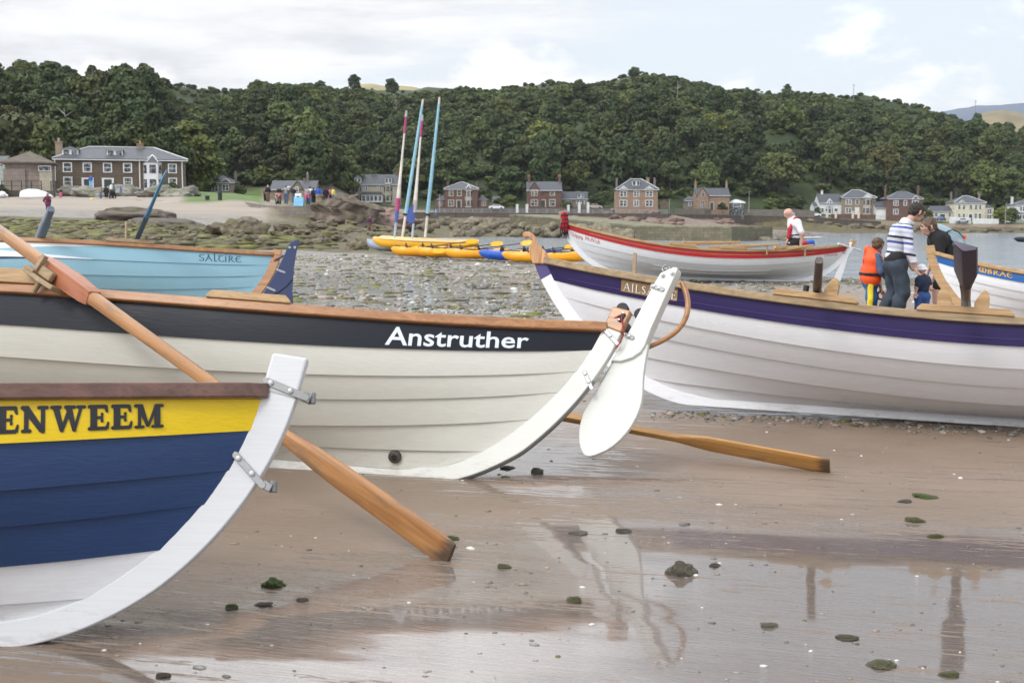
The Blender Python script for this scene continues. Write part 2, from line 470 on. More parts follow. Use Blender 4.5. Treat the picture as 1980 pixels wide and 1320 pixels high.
# ------------------------------------------------------------------ ground material
def make_ground_mat():
    m, nt, b = new_mat('beach_ground')
    P = nt.nodes.new('ShaderNodeNewGeometry').outputs['Position']
    at_ = lambda k: nd(nt, 'ShaderNodeAttribute', {'attribute_name': k}).outputs['Fac']
    gravel, weed, dry, grass, wet = at_('gravel'), at_('weed'), at_('dry'), at_('grass'), at_('wet')
    st = nd(nt, 'ShaderNodeMapping', {'vector_type': 'TEXTURE'}, Vector=P, Rotation=(0, 0, R(-15)), Scale=(2.6, 0.30, 1)).outputs[0]
    st_f = nd(nt, 'ShaderNodeMapping', {'vector_type': 'TEXTURE'}, Vector=P, Rotation=(0, 0, R(-13)), Scale=(0.55, 0.05, 1)).outputs[0]
    s1 = noise(nt, st, 1.0, 5.0, 0.6, 0.5).outputs[0]
    s2 = noise(nt, st_f, 1.0, 6.0, 0.65, 0.4).outputs[0]
    s3 = noise(nt, nd(nt, 'ShaderNodeMapping', {'vector_type': 'TEXTURE'}, Vector=P, Rotation=(0, 0, R(-17)), Scale=(0.16, 0.018, 1)).outputs[0], 1.0, 4.0, 0.6, 0.3).outputs[0]
    big = noise(nt, P, 0.8, 4.0, 0.5).outputs[0]
    grain = noise(nt, P, 160.0, 3.0, 0.7).outputs[0]
    # wetness: attribute field + streaks
    w = math_n(nt, 'ADD', wet, math_n(nt, 'MULTIPLY', math_n(nt, 'SUBTRACT', s1, 0.5), .9))
    w = math_n(nt, 'ADD', w, math_n(nt, 'MULTIPLY', math_n(nt, 'SUBTRACT', s2, 0.5), 2.5))
    film = smooth(nt, math_n(nt, 'ADD', w, math_n(nt, 'MULTIPLY', math_n(nt, 'SUBTRACT', s3, 0.5), 2.0)), 0.46, 0.58)
    damp = smooth(nt, w, -0.05, 0.5)
    sand = mixc(nt, smooth(nt, big, .35, .65), (0.215, 0.157, 0.114, 1), (0.262, 0.195, 0.147, 1))
    sand = mixc(nt, smooth(nt, s2, .55, .75), sand, (0.19, 0.135, 0.102, 1))
    sand = mixc(nt, math_n(nt, 'MULTIPLY', damp, .5), sand, (0.205, 0.150, 0.112, 1))
    sand = mixc(nt, smooth(nt, grain, .60, .72), sand, (0.12, 0.10, 0.085, 1))
    sand = mixc(nt, math_n(nt, 'MULTIPLY', film, .75), sand, (0.135, 0.103, 0.084, 1))
    # gravel
    vo = nd(nt, 'ShaderNodeTexVoronoi', None, Vector=P, Scale=9.0)
    vo2 = nd(nt, 'ShaderNodeTexVoronoi', None, Vector=P, Scale=3.1)
    gcol = mixc(nt, vo.outputs['Color'], (0.15, 0.137, 0.118, 1), (0.36, 0.33, 0.295, 1))
    gcol = mixc(nt, smooth(nt, noise(nt, P, .45, 6, .7).outputs[0], .52, .66), gcol, (0.13, 0.125, 0.055, 1))
    gm = smooth(nt, math_n(nt, 'ADD', gravel, math_n(nt, 'MULTIPLY', math_n(nt, 'SUBTRACT', noise(nt, P, .9, 6, .7).outputs[0], .5), 1.1)), .35, .6)
    # weed / rocks
    wn = noise(nt, P, .5, 8.0, .7).outputs[0]
    wcol = mixc(nt, smooth(nt, wn, .4, .62), (0.085, 0.068, 0.042, 1), (0.155, 0.145, 0.045, 1))
    wcol = mixc(nt, smooth(nt, noise(nt, P, 1.7, 6, .7).outputs[0], .46, .6), wcol, (0.15, 0.128, 0.092, 1))
    dn = noise(nt, nd(nt, 'ShaderNodeMapping', None, Vector=P, Scale=(.05, .5, 1)).outputs[0], 1.0, 6, .65).outputs[0]
    dcol = mixc(nt, smooth(nt, dn, .35, .65), (0.285, 0.24, 0.195, 1), (0.36, 0.305, 0.25, 1))
    dcol = mixc(nt, smooth(nt, dn, .60, .72), dcol, (0.14, 0.115, 0.09, 1))
    gr = noise(nt, P, .25, 6, .6).outputs[0]
    grcol = mixc(nt, smooth(nt, gr, .3, .7), (0.07, 0.13, 0.026, 1), (0.13, 0.19, 0.045, 1))
    c = mixc(nt, gm, sand, gcol)
    wm = smooth(nt, math_n(nt, 'ADD', weed, math_n(nt, 'MULTIPLY', math_n(nt, 'SUBTRACT', wn, .5), .9)), .4, .6)
    c = mixc(nt, wm, c, wcol)
    c = mixc(nt, dry, c, dcol)
    c = mixc(nt, grass, c, grcol)
    hillm = at_('hill')
    hcol = mixc(nt, smooth(nt, noise(nt, P, .09, 6, .65).outputs[0], .35, .65), (0.030, 0.042, 0.018, 1), (0.050, 0.066, 0.024, 1))
    c = mixc(nt, hillm, c, hcol)
    nt.links.new(c, b.inputs['Base Color'])
    off = math_n(nt, 'MAXIMUM', math_n(nt, 'MAXIMUM', math_n(nt, 'MULTIPLY', gm, math_n(nt, 'SUBTRACT', .8, math_n(nt, 'MULTIPLY', film, .55))), wm), math_n(nt, 'MAXIMUM', dry, math_n(nt, 'MAXIMUM', grass, hillm)))
    r0 = nd(nt, 'ShaderNodeMapRange', None, i0=damp, i1=0.0, i2=1.0, i3=0.55, i4=0.34).outputs[0]
    r1 = math_n(nt, 'ADD', math_n(nt, 'MULTIPLY', r0, math_n(nt, 'SUBTRACT', 1.0, film)), math_n(nt, 'MULTIPLY', film, 0.16))
    r2 = math_n(nt, 'ADD', math_n(nt, 'MULTIPLY', r1, math_n(nt, 'SUBTRACT', 1.0, off)), math_n(nt, 'MULTIPLY', off, 0.7))
    nt.links.new(r2, b.inputs['Roughness'])
    sp = nd(nt, 'ShaderNodeMapRange', None, i0=film, i1=0.0, i2=1.0, i3=0.42, i4=0.55).outputs[0]
    sp = math_n(nt, 'MULTIPLY', sp, math_n(nt, 'SUBTRACT', 1.0, math_n(nt, 'MULTIPLY', off, .6)))
    nt.links.new(sp, b.inputs['Specular IOR Level'])
    nt.links.new(math_n(nt, 'MULTIPLY', film, math_n(nt, 'SUBTRACT', 1.0, off)), b.inputs['Coat Weight'])
    rc = nd(nt, 'ShaderNodeMapRange', None, i0=s3, i1=.35, i2=.65, i3=.025, i4=.09).outputs[0]
    nt.links.new(rc, b.inputs['Coat Roughness'])
    nofilm = math_n(nt, 'SUBTRACT', 1.0, math_n(nt, 'MULTIPLY', film, 0.90))
    hgt = math_n(nt, 'ADD', math_n(nt, 'ADD', math_n(nt, 'MULTIPLY', s2, 1.3), math_n(nt, 'MULTIPLY', s3, .5)), math_n(nt, 'MULTIPLY', grain, .10))
    hgt = math_n(nt, 'ADD', hgt, math_n(nt, 'MULTIPLY', vo.outputs['Distance'], math_n(nt, 'MULTIPLY', gm, 4.0)))
    hgt = math_n(nt, 'ADD', hgt, math_n(nt, 'MULTIPLY', wn, math_n(nt, 'MULTIPLY', wm, 8.0)))
    hgt = math_n(nt, 'ADD', math_n(nt, 'MULTIPLY', hgt, math_n(nt, 'SUBTRACT', 1.0, math_n(nt, 'MULTIPLY', film, .985))), math_n(nt, 'MULTIPLY', math_n(nt, 'MULTIPLY', s3, film), 2.2))
    bn = nd(nt, 'ShaderNodeBump', None, Strength=.55, Distance=0.018, Height=hgt)
    nt.links.new(bn.outputs[0], b.inputs['Normal'])
    return m


def sst(x, a, b):
    t = np.clip((x - a) / (b - a), 0, 1)
    return t * t * (3 - 2 * t)


def build_ground():
    rows = np.concatenate([[-60, -25, -8, -2, 0.5, 1.4], np.geomspace(2.0, 60, 330), np.geomspace(61, 900, 300)])
    u = np.linspace(-1, 1, 521)
    Y = np.repeat(rows[:, None], len(u), 1)
    half = np.interp(rows, [-60, 0, 2, 900], [70, 16, 13, 760])
    # finer near the middle of the strip
    uu = np.sign(u) * np.abs(u) ** 1.25
    X = uu[None] * half[:, None]
    Z = height(X.ravel(), Y.ravel()).reshape(X.shape)
    d = np.maximum(Y, .5); az = X / np.maximum(Y, 2) * FPX + 990
    n = fbm(X * .35, Y * .35, 4, 21) - .5
    n2 = fbm(X * .06, Y * .06, 4, 31) - .5
    # smooth wet sand in front, pebbles behind the second rank of boats, weed and rocks, dry sand on the left
    gravel = sst(d + n * 6, 12.5, 17) * (1 - sst(d + n * 10, 48, 64))
    gravel *= 1 - .75 * sst(az, 1500, 1650) * (1 - sst(d, 24, 27))
    weed = sst(d + n2 * 30, 46, 64) * (1 - sst(d + n2 * 16, 82, 92)) * (1 - sst(az, 480, 640))
    weed = np.maximum(weed, sst(d + n2 * 20, 48, 58) * sst(az, 430, 600) * (1 - sst(d, 330, 338)))
    weed = np.maximum(weed, sst(az, 1380, 1450) * sst(d, 350, 372) * (1 - sst(d, 395, 396)))
    weed = np.maximum(weed, .5 * sst(az, 1300, 1500) * sst(d, 26, 28) * (1 - sst(d, 36, 40)))
    gravel = np.maximum(gravel, .9 * sst(d + n2 * 14, 82, 90) * (1 - sst(d + n2 * 14, 106, 118)) * (1 - sst(az, 480, 600)))
    dry = sst(d + n2 * 14, 100, 117) * (1 - sst(az, 480, 600)) * (1 - sst(d, 168, 172))
    dry = np.maximum(dry, .35 * sst(az, 1500, 1650) * sst(d, 15, 18) * (1 - sst(d, 24, 28)))
    grass = sst(d, 128.5, 129.5) * sst(az, 345, 372) * (1 - sst(az, 505, 520)) * (1 - sst(d, 340, 352))
    grass = np.maximum(grass, sst(d, 171, 174) * (1 - sst(az, 365, 380)) * (1 - sst(d, 215, 225)))
    grass = np.maximum(grass, sst(d, 397, 398.5) * sst(az, 1660, 1700) * (1 - sst(d, 402, 406)))
    hillf = sst(d - np.interp(az, [640, 1290, 1450, 1700], [346, 352, 392, 402]), 0, 5) * sst(az, 640, 700)
    hill = np.maximum(sst(Z, 9.5, 14) * (d > 200), hillf * (d > 300))
    wet = np.full(X.shape, .12)
    for px, py, rx, ry, a in [(1700, 1190, 2.2, 1.3, .62), (1400, 1060, 1.1, .55, .32), (1960, 1100, 1.2, .6, .30), (1010, 870, .75, 1.2, .75), (900, 905, .5, .25, .6),
                              (1130, 1060, .30, .34, .45), (1800, 965, 1.6, .35, -.18), (1250, 1010, .5, .2, .25), (480, 1240, 1.1, .30, .42), (900, 1260, 1.2, .35, .40), (700, 1130, .55, .16, .42),
                              (1250, 1290, .9, .4, .35), (300, 1300, .7, .22, .4), (1150, 950, .8, .22, .30), (1320, 720, 2.0, 2.2, .5), (800, 560, 5, 5.0, .75), (1000, 590, 3.0, 3.5, .8),
                              (600, 560, 4, 4.0, .5), (1550, 900, 1.2, .25, -.25), (1500, 850, 2.0, .5, -.25), (700, 960, .9, .5, -.45), (620, 1040, .5, .4, -.3), (60, 1300, .5, .2, -.5)]:
        g = ground_at(px, py)
        wet += a * np.exp(-((X - g.x) / rx) ** 2 - ((Y - g.y) / ry) ** 2)
    nr, nc = X.shape
    idx = np.arange(nr * nc).reshape(nr, nc)
    F = np.stack([idx[:-1, :-1], idx[:-1, 1:], idx[1:, 1:], idx[1:, :-1]], -1).reshape(-1, 4)
    V = np.stack([X, Y, Z], -1).reshape(-1, 3)
    o = np_mesh('ground', V, F, make_ground_mat(), smooth=True,
                attrs=dict(gravel=gravel.ravel(), weed=weed.ravel(), dry=dry.ravel(), grass=grass.ravel(), hill=hill.ravel(), wet=wet.ravel()))
    tag(o, kind='structure')


build_ground()


# ------------------------------------------------------------------ sea
def build_sea():
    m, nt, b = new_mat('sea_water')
    P = nt.nodes.new('ShaderNodeNewGeometry').outputs['Position']
    a = nd(nt, 'ShaderNodeMapping', None, Vector=P, Scale=(.9, 1.5, 1), Rotation=(0, 0, R(12))).outputs[0]
    n1 = noise(nt, a, 1.1, 5, .6, .3).outputs[0]
    n2 = noise(nt, a, 0.22, 4, .55).outputs[0]
    c = mixc(nt, smooth(nt, n2, .35, .65), (0.22, 0.25, 0.285, 1), (0.34, 0.37, 0.40, 1))  # base colour lightened to stand in for sky reflection lost to the ripples
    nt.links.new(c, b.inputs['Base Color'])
    b.inputs['Roughness'].default_value = 0.14
    b.inputs['IOR'].default_value = 1.33
    bump(nt, b, math_n(nt, 'ADD', n1, math_n(nt, 'MULTIPLY', n2, 1.5)), 0.42, 0.14)
    rows = np.geomspace(36, 1200, 60)
    u = np.linspace(-1, 1, 40)
    Y = np.repeat(rows[:, None], 40, 1); X = u[None] * (rows[:, None] * .9 + 20) + rows[:, None] * .25
    idx = np.arange(X.size).reshape(X.shape)
    F = np.stack([idx[:-1, :-1], idx[:-1, 1:], idx[1:, 1:], idx[1:, :-1]], -1).reshape(-1, 4)
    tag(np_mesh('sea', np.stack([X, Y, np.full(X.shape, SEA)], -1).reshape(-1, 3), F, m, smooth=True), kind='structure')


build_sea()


# ------------------------------------------------------------------ far hills
def far_hill(name, pts, d0, d1, mat, base=0):
    """ridge through photo-bearing/height points at distance d0 falling back to d1"""
    V, F = [], []
    xs = np.linspace(pts[0][0], pts[-1][0], 90)
    ys = np.interp(xs, [p[0] for p in pts], [p[1] for p in pts])
    rows = [(d0 * .82, -0.0), (d0 * .9, .55), (d0 * .96, .88), (d0, 1.0), ((d0 + d1) / 2, .9), (d1, 0.0)]
    for dd, k in rows:
        for px, py in zip(xs, ys):
            top = at(px, py, d0)
            zt = base + (top.z - base) * k
            wob = (fbm(np.array([px * .02]), np.array([dd * .01]), 3, 3)[0] - .5) * (top.z - base) * .06 * (k > 0)
            V.append(((px - 990) / FPX * dd, dd, zt + wob))
    n = len(xs)
    for j in range(len(rows) - 1):
        F += [(j * n + i, j * n + i + 1, (j + 1) * n + i + 1, (j + 1) * n + i) for i in range(n - 1)]
    o = np_mesh(name, np.array(V), np.array(F), mat, smooth=True)
    tag(o, kind='structure')


far_hill('pasture_hill', [(560, 235), (640, 185), (700, 164), (760, 164), (830, 173), (890, 179), (960, 200), (1050, 240)], 860, 1200,
         pmat('dry_pasture', (0.30, 0.255, 0.115), .9, .2, .03, bmp=0), 20)
far_hill('moor_hill', [(1700, 245), (1840, 208), (1880, 204), (1925, 207), (1980, 199), (2080, 190), (2300, 185), (2600, 215)], 1500, 1950,
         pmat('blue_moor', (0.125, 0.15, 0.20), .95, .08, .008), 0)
far_hill('heath_hill', [(1820, 262), (1880, 222), (1930, 214), (1990, 224), (2100, 218), (2400, 250)], 1050, 1400,
         pmat('dry_heath', (0.23, 0.19, 0.115), .95, .3, .012), 0)

# ------------------------------------------------------------------ stones and boulders
def rock_mat(name, c1, c2, weedc, weed_amt):
    m, nt, b = new_mat(name)
    P = nt.nodes.new('ShaderNodeNewGeometry')
    pos = P.outputs['Position']
    ob = coords(nt, 'Object')
    n1 = noise(nt, ob, 1.3, 7, .65).outputs[0]
    n2 = noise(nt, ob, 5.0, 6, .7).outputs[0]
    oi = nt.nodes.new('ShaderNodeObjectInfo').outputs['Random']
    c = mixc(nt, smooth(nt, math_n(nt, 'ADD', n1, math_n(nt, 'MULTIPLY', math_n(nt, 'SUBTRACT', oi, .5), .35)), .35, .65), c4(c1), c4(c2))
    c = mixc(nt, smooth(nt, n2, .55, .7), c, c4(c1, .5))
    up = nd(nt, 'ShaderNodeSeparateXYZ', None, Vector=P.outputs['Normal']).outputs[2]
    wn = noise(nt, pos, .8, 6, .7).outputs[0]
    w = smooth(nt, math_n(nt, 'ADD', wn, math_n(nt, 'MULTIPLY', up, .12)), 1 - weed_amt, 1 - weed_amt + .12)
    c = mixc(nt, w, c, c4(weedc))
    nt.links.new(c, b.inputs['Base Color'])
    b.inputs['Roughness'].default_value = .75
    bump(nt, b, math_n(nt, 'ADD', n1, math_n(nt, 'MULTIPLY', n2, .6)), .8, .12)
    MATS[name] = m
    return m


rock_mat('shore_rock', (0.125, 0.10, 0.07), (0.24, 0.20, 0.145), (0.125, 0.115, 0.05), .46)
rock_mat('dark_rock', (0.085, 0.068, 0.055), (0.18, 0.14, 0.11), (0.10, 0.085, 0.04), .45)
rock_mat('red_rock', (0.16, 0.10, 0.082), (0.26, 0.175, 0.145), (0.12, 0.10, 0.05), .38)
rock_mat('bank_rock', (0.17, 0.155, 0.135), (0.27, 0.25, 0.22), (0.12, 0.13, 0.05), .42)
rock_mat('wet_stone', (0.15, 0.13, 0.095), (0.25, 0.22, 0.175), (0.12, 0.12, 0.04), .5)
rock_mat('green_stone', (0.13, 0.105, 0.075), (0.21, 0.17, 0.12), (0.085, 0.125, 0.022), .62)
MATS['wet_stone'].node_tree.nodes['Principled BSDF'].inputs['Roughness'].default_value = .35
MATS['green_stone'].node_tree.nodes['Principled BSDF'].inputs['Roughness'].default_value = .4


def rock_bm(seed, sub=3, rough=.35, flat=.7, strata=0.0):
    bm = bmesh.new()
    bmesh.ops.create_icosphere(bm, subdivisions=sub, radius=1.0)
    off = Vector((seed * 7.3, seed * 3.1, seed * 1.7))
    for v in bm.verts:
        p = v.co.copy()
        n = mnoise.noise(p * 1.1 + off) * rough * 1.2 + mnoise.noise(p * 2.7 + off) * rough * .6 + mnoise.noise(p * 6.5 + off) * rough * .28
        # blocky facets
        q = Vector([math.copysign(abs(c) ** .8, c) for c in p]).normalized()
        s = 1 + n
        v.co = Vector((q.x * s, q.y * s, q.z * s * flat))
        if strata:
            v.co.x += strata * .12 * math.sin(v.co.z * 13 + v.co.x * 2 + seed)
            v.co.z += strata * .05 * math.sin(v.co.z * 19 + v.co.x * 5)
    return bm


def rock_obj(name, seed, mat, sub=3, rough=.35, flat=.7, strata=0.0, smooth_a=None):
    bm = rock_bm(seed, sub, rough, flat, strata)
    me = bpy.data.meshes.new(name)
    bm.to_mesh(me); bm.free()
    me.materials.append(MATS[mat])
    if smooth_a:
        me.polygons.foreach_set('use_smooth', [True] * len(me.polygons)); me.set_sharp_from_angle(angle=R(smooth_a))
    o = bpy.data.objects.new(name, me)
    return link(o)


PROTO = {}


def put_rock(name, mat, key, px, Y, w, h, label, cat='rock', group=None, sink=.3, dep=None, rz=None, sub=3, z=None, strata=0.0, rough=.35):
    """w, h in metres; stands on the ground on that bearing and distance"""
    k = (mat, key, sub, strata, rough)
    if k not in PROTO:
        o = rock_obj(name, key * 1.37 + .5, mat, sub, rough, .75, strata, 38)
        PROTO[k] = o
    else:
        o = PROTO[k].copy(); COL.objects.link(o); o.name = name
    x = (px - 990) / FPX * Y
    zz_ = hz(x, Y) if z is None else z
    o.location = (x, Y, zz_ + h * (.5 - sink))
    o.scale = (w / 2, (dep or w * .8) / 2, h / 2 / .75)
    o.rotation_euler = (random.uniform(-.15, .15), random.uniform(-.15, .15), random.uniform(0, 6.28) if rz is None else rz)
    return tag(o, label, cat, group)


# big outcrops
put_rock('outcrop', 'dark_rock', 1, 668, 112, 5.4, 3.4, 'dark layered rock outcrop beside the end of the slipway wall', dep=6, rz=.2, sub=5, strata=1.0, sink=.22)
put_rock('outcrop', 'red_rock', 2, 716, 116, 6.2, 2.7, 'reddish sloping rock ledge running right from the dark outcrop', dep=5, rz=-.15, sub=5, strata=.8, sink=.25)
put_rock('outcrop', 'red_rock', 3, 745, 150, 8, 2.6, 'low pinkish rock ridge behind the reddish sloping ledge', dep=9, rz=.1, sub=5, strata=.8, sink=.2)
put_rock('outcrop', 'dark_rock', 4, 268, 93, 6.2, 1.9, 'low dark seaweed covered reef below the dry sand', dep=8, rz=.05, sub=5, rough=.22, sink=.66)
put_rock('outcrop', 'dark_rock', 5, 335, 86, 5.6, 1.5, 'lower dark tail of the reef sloping to the weed', dep=7, rz=-.1, sub=5, rough=.22, sink=.70)
put_rock('boulder', 'shore_rock', 1, 476, 73, 2.6, 1.45, 'largest brown boulder among the weedy rocks behind the blue skiff rudder', dep=2.4, rz=.4, sub=5, sink=.25, rough=.26)
put_rock('boulder', 'shore_rock', 2, 425, 75, 2.3, 1.0, 'long low brown rock joined to the left of the largest boulder', dep=2, rz=.2, sub=4, sink=.3)

# weedy boulders: left shore, behind the dinghies, below the sea wall, round the pier
for i in range(46):
    px = random.uniform(150, 640); Y = random.uniform(60, 84)
    s = random.uniform(.3, .8) * random.choice([.7, 1, 1.25])
    put_rock('shore_boulder', 'shore_rock', i % 5 + 1, px, Y, s * 1.5, s * .75, 'brown weedy boulder on the left foreshore below the sand', group='weedy boulders on the left foreshore', sub=4, rough=.55, sink=.4)
for i in range(56):
    px = random.uniform(560, 880); Y = random.uniform(66, 150)
    s = random.uniform(.45, 1.25)
    put_rock('shore_boulder', 'shore_rock', i % 5 + 1, px, Y, s * 1.9, s * .7, 'brown boulder on the rocky shore behind the yellow dinghies', group='boulders on the rocky shore behind the dinghies', sub=4, rough=.55, sink=.4)
for i in range(70):
    px = random.uniform(770, 1130); Y = random.uniform(238, 285)
    s = random.uniform(1.1, 2.4)
    put_rock('shore_boulder', 'shore_rock', i % 5 + 1, px, Y, s * 1.7, s * .95, 'brown boulder of the bank across the pool by the pier', group='boulders of the bank across the pool', sub=3)
for i in range(26):
    px = random.uniform(1400, 1560); Y = random.uniform(176, 200)
    s = random.uniform(.5, 1.5) * (1.25 - (px - 1400) / 260)
    put_rock('pier_boulder', 'shore_rock', i % 5 + 1, px, Y, s * 2.2, s * .9, 'olive rock in the water off the pier end', group='rocks off the pier end', sub=3, z=SEA - .05)
for i in range(46):
    px = random.uniform(1090, 1560) if i % 2 else random.uniform(1090, 1400); Y = random.uniform(320, 366)
    s = random.uniform(1.0, 2.2)
    put_rock('shore_boulder', 'red_rock', i % 5 + 1, px, Y, s * 2.4, s * .8, 'reddish rock at the foot of the far sea wall', group='reddish rocks at the foot of the sea wall', sub=3)
for i in range(44):
    px = random.uniform(1560, 2040); Y = random.uniform(387, 394)
    s = random.uniform(.7, 1.6)
    put_rock('shore_boulder', 'dark_rock', i % 5 + 1, px, Y, s * 2.8, s * 1.0, 'dark weedy rock on the far tideline below the green', group='dark rocks on the far tideline', sub=3)
for i in range(9):
    px = 150 + i * 28 + random.uniform(-8, 8); Y = random.uniform(152, 160)
    put_rock('bank_boulder', 'bank_rock', i % 4 + 1, px, Y, random.uniform(3.0, 5.2), random.uniform(1.2, 1.9), 'grey rock of the bank below the long brown house', group='grey rocks below the long brown house', sub=4)
for px, Y, w, h, l in [(690, 58, 1.0, .55, 'round brown rock in the pool behind the kayaks'), (780, 60, 1.2, .5, 'flat dark rock lying beyond the yellow dinghies'),
                       (988, 52, 1.25, .62, 'brown lump of rock in the pool between the blue kayak and pier'), (868, 55, 1.3, .7, 'grey rock at the pool edge behind the orange paddles')]:
    put_rock('pool_rock', 'shore_rock', 3, px, Y, w, h, l, sub=4)

# stones in front
for px, py, w, h, mat, l in [
    (1323, 1108, .115, .085, 'wet_stone', 'largest grey brown stone sitting in the wet film in front'),
    (517, 1133, .085, .055, 'green_stone', 'green mossy stone on the sand below the yellow and navy skiff'),
    (868, 1043, .07, .028, 'green_stone', 'flat weedy stone beside the tip of the nearer oar'),
    (1805, 961, .13, .022, 'green_stone', 'long flat green stone on the sand right of the farther oar'),
    (1761, 970, .07, .02, 'dark_rock', 'small dark brown slab next to the long green stone'),
    (1782, 1008, .085, .04, 'wet_stone', 'dark pointed stone standing on the right of the wet sand'),
    (1825, 1038, .07, .03, 'wet_stone', 'rounded dark stone right of the dark pointed one'),
    (1040, 914, .075, .05, 'wet_stone', 'grey stone in the bright wet strip behind the white rudder'),
    (982, 905, .09, .025, 'dark_rock', 'flat dark stone near the stern of the cream skiff'),
    (1113, 1163, .06, .035, 'wet_stone', 'dark pebble with a pointed top between the oars'),
    (975, 1096, .06, .022, 'wet_stone', 'brown pebble right of the tip of the nearer oar'),
    (1210, 1027, .075, .02, 'dark_rock', 'dark flat pebble in the streak of water above the largest stone'),
    (1390, 1094, .045, .022, 'dark_rock', 'little black stone right of the largest stone'),
    (1500, 1210, .055, .025, 'wet_stone', 'black tipped pebble in the wet film low on the right'),
    (1722, 1287, .085, .03, 'wet_stone', 'round brown stone at the bottom right of the wet film'),
    (1655, 1232, .08, .014, 'dark_rock', 'thin dark slab of slate on the wet film'),
    (435, 1176, .05, .03, 'green_stone', 'yellowish stone below the green mossy stone'),
    (497, 1170, .065, .018, 'dark_rock', 'dark thin stone left of the brown puddle'),
    (1120, 1031, .09, .02, 'wet_stone', 'low brown stone half sunk above the white rudder reflection'),
    (296, 1307, .05, .018, 'dark_rock', 'dark pebble at the bottom left edge of the sand'),
    (575, 1160, .05, .015, 'dark_rock', 'dark flat pebble between the mossy stone and the puddle'),
    (1860, 1305, .06, .02, 'wet_stone', 'pebble at the bottom edge of the wet film on the right')]:
    g = ground_at(px, py)
    put_rock('stone', mat, (len(l) % 4) + 1, px, g.y, w, h, l, 'stone', dep=w * .75, rz=random.uniform(-.4, .4), sub=4, sink=.44, rough=.3)


def scatter_mesh(name, pts, mats, sub=1, label=None):
    """joined low stones: pts rows (x, y, z, sx, sy, sz, rot, mat)"""
    bm = bmesh.new(); bmesh.ops.create_icosphere(bm, subdivisions=sub, radius=1.0)
    bm.verts.ensure_lookup_table()
    base = np.array([v.co[:] for v in bm.verts]); faces = np.array([[v.index for v in f.verts] for f in bm.faces]); bm.free()
    nv = len(base); V, F, M = [], [], []
    r2 = np.random.default_rng(5)
    for i, (x, y, z, sx, sy, sz, rot, mi) in enumerate(pts):
        b = base * (1 + (r2.random((nv, 1)) - .5) * .5)
        c, s = math.cos(rot), math.sin(rot)
        bx, by = b[:, 0] * sx, b[:, 1] * sy
        V.append(np.stack([x + bx * c - by * s, y + bx * s + by * c, z + b[:, 2] * sz], -1)); F.append(faces + i * nv); M.append(np.full(len(faces), mi))
    o = np_mesh(name, np.concatenate(V), np.concatenate(F), mats, k=3, smooth=True)
    o.data.polygons.foreach_set('material_index', np.concatenate(M).astype(np.int32))
    return tag(o, label, kind='stuff')


def scatter_gravel():
    mats = [pmat('pebble_grey', (.27, .255, .24), .5, .3, 4), pmat('pebble_dark', (.12, .11, .10), .4, .3, 4), pmat('pebble_brown', (.27, .21, .16), .5, .3, 4),
            pmat('shell_white', (.66, .63, .58), .5, .1, 4), pmat('weed_scrap', (.10, .105, .03), .6, .4, 6)]
    pts = []
    r2 = np.random.default_rng(3)
    n = 0
    xs, ys, ss, ms = [], [], [], []
    while n < 15000:
        Y = 12.5 * (48 / 12.5) ** r2.random()
        az = r2.uniform(-120, 2150)
        x = (az - 990) / FPX * Y
        dens = np.interp(Y, [12.5, 15, 20, 48], [.05, .5, 1, 1]) * (1 if az < 1500 else (.9 if 26 < Y < 36 else .2))
        cl = fbm(np.array([x * .8]), np.array([Y * .8]), 3, 77)[0]
        if r2.random() > dens * np.interp(cl, [.35, .55], [.15, 1]): continue
        xs.append(x); ys.append(Y); ss.append(r2.lognormal(math.log(.021), .55) * np.interp(Y, [12, 40], [.8, 1.25])); ms.append(r2.choice([0, 1, 2, 3, 4], p=[.36, .26, .2, .04, .14])); n += 1
    zs = height(np.array(xs), np.array(ys))
    for x, y, z, s, mi in zip(xs, ys, zs, ss, ms):
        s = min(s, .14)
        pts.append((x, y, z + s * .1, s * r2.uniform(.8, 1.5), s * r2.uniform(.7, 1.1), s * r2.uniform(.35, .7), r2.uniform(0, 6.3), int(mi)))
    scatter_mesh('gravel', pts, mats, 1, 'grey and brown shingle behind the front boats')
    pts = []
    xs, ys = [], []
    for i in range(1300):
        Y = 3.0 * (12.8 / 3.0) ** r2.random(); az = r2.uniform(-100, 2100)
        xs.append((az - 990) / FPX * Y); ys.append(Y)
    zs = height(np.array(xs), np.array(ys))
    for x, y, z in zip(xs, ys, zs):
        s = min(r2.lognormal(math.log(.0042), .55), .018)
        mi = r2.choice([0, 1, 2, 3, 4], p=[.22, .42, .2, .1, .06])
        pts.append((x, y, z, s * r2.uniform(1, 2.0), s, s * .6, r2.uniform(-.5, .5), int(mi)))
    # debris line along the keel of the white skiff
    for i in range(420):
        az = r2.uniform(1260, 2050); py = 792 + (az - 1260) * .052 + abs(r2.normal(0, 9)); g = ground_at(az, py)
        s = min(r2.lognormal(math.log(.010), .5), .03)
        pts.append((g.x, g.y, hz(g.x, g.y) + s * .2, s * 1.3, s, s * .6, r2.uniform(0, 6), int(r2.choice([0, 1, 2, 4], p=[.2, .5, .2, .1]))))
    scatter_mesh('pebbles', pts, mats, 1, 'tiny pebbles and shell bits on the wet sand')


scatter_gravel()


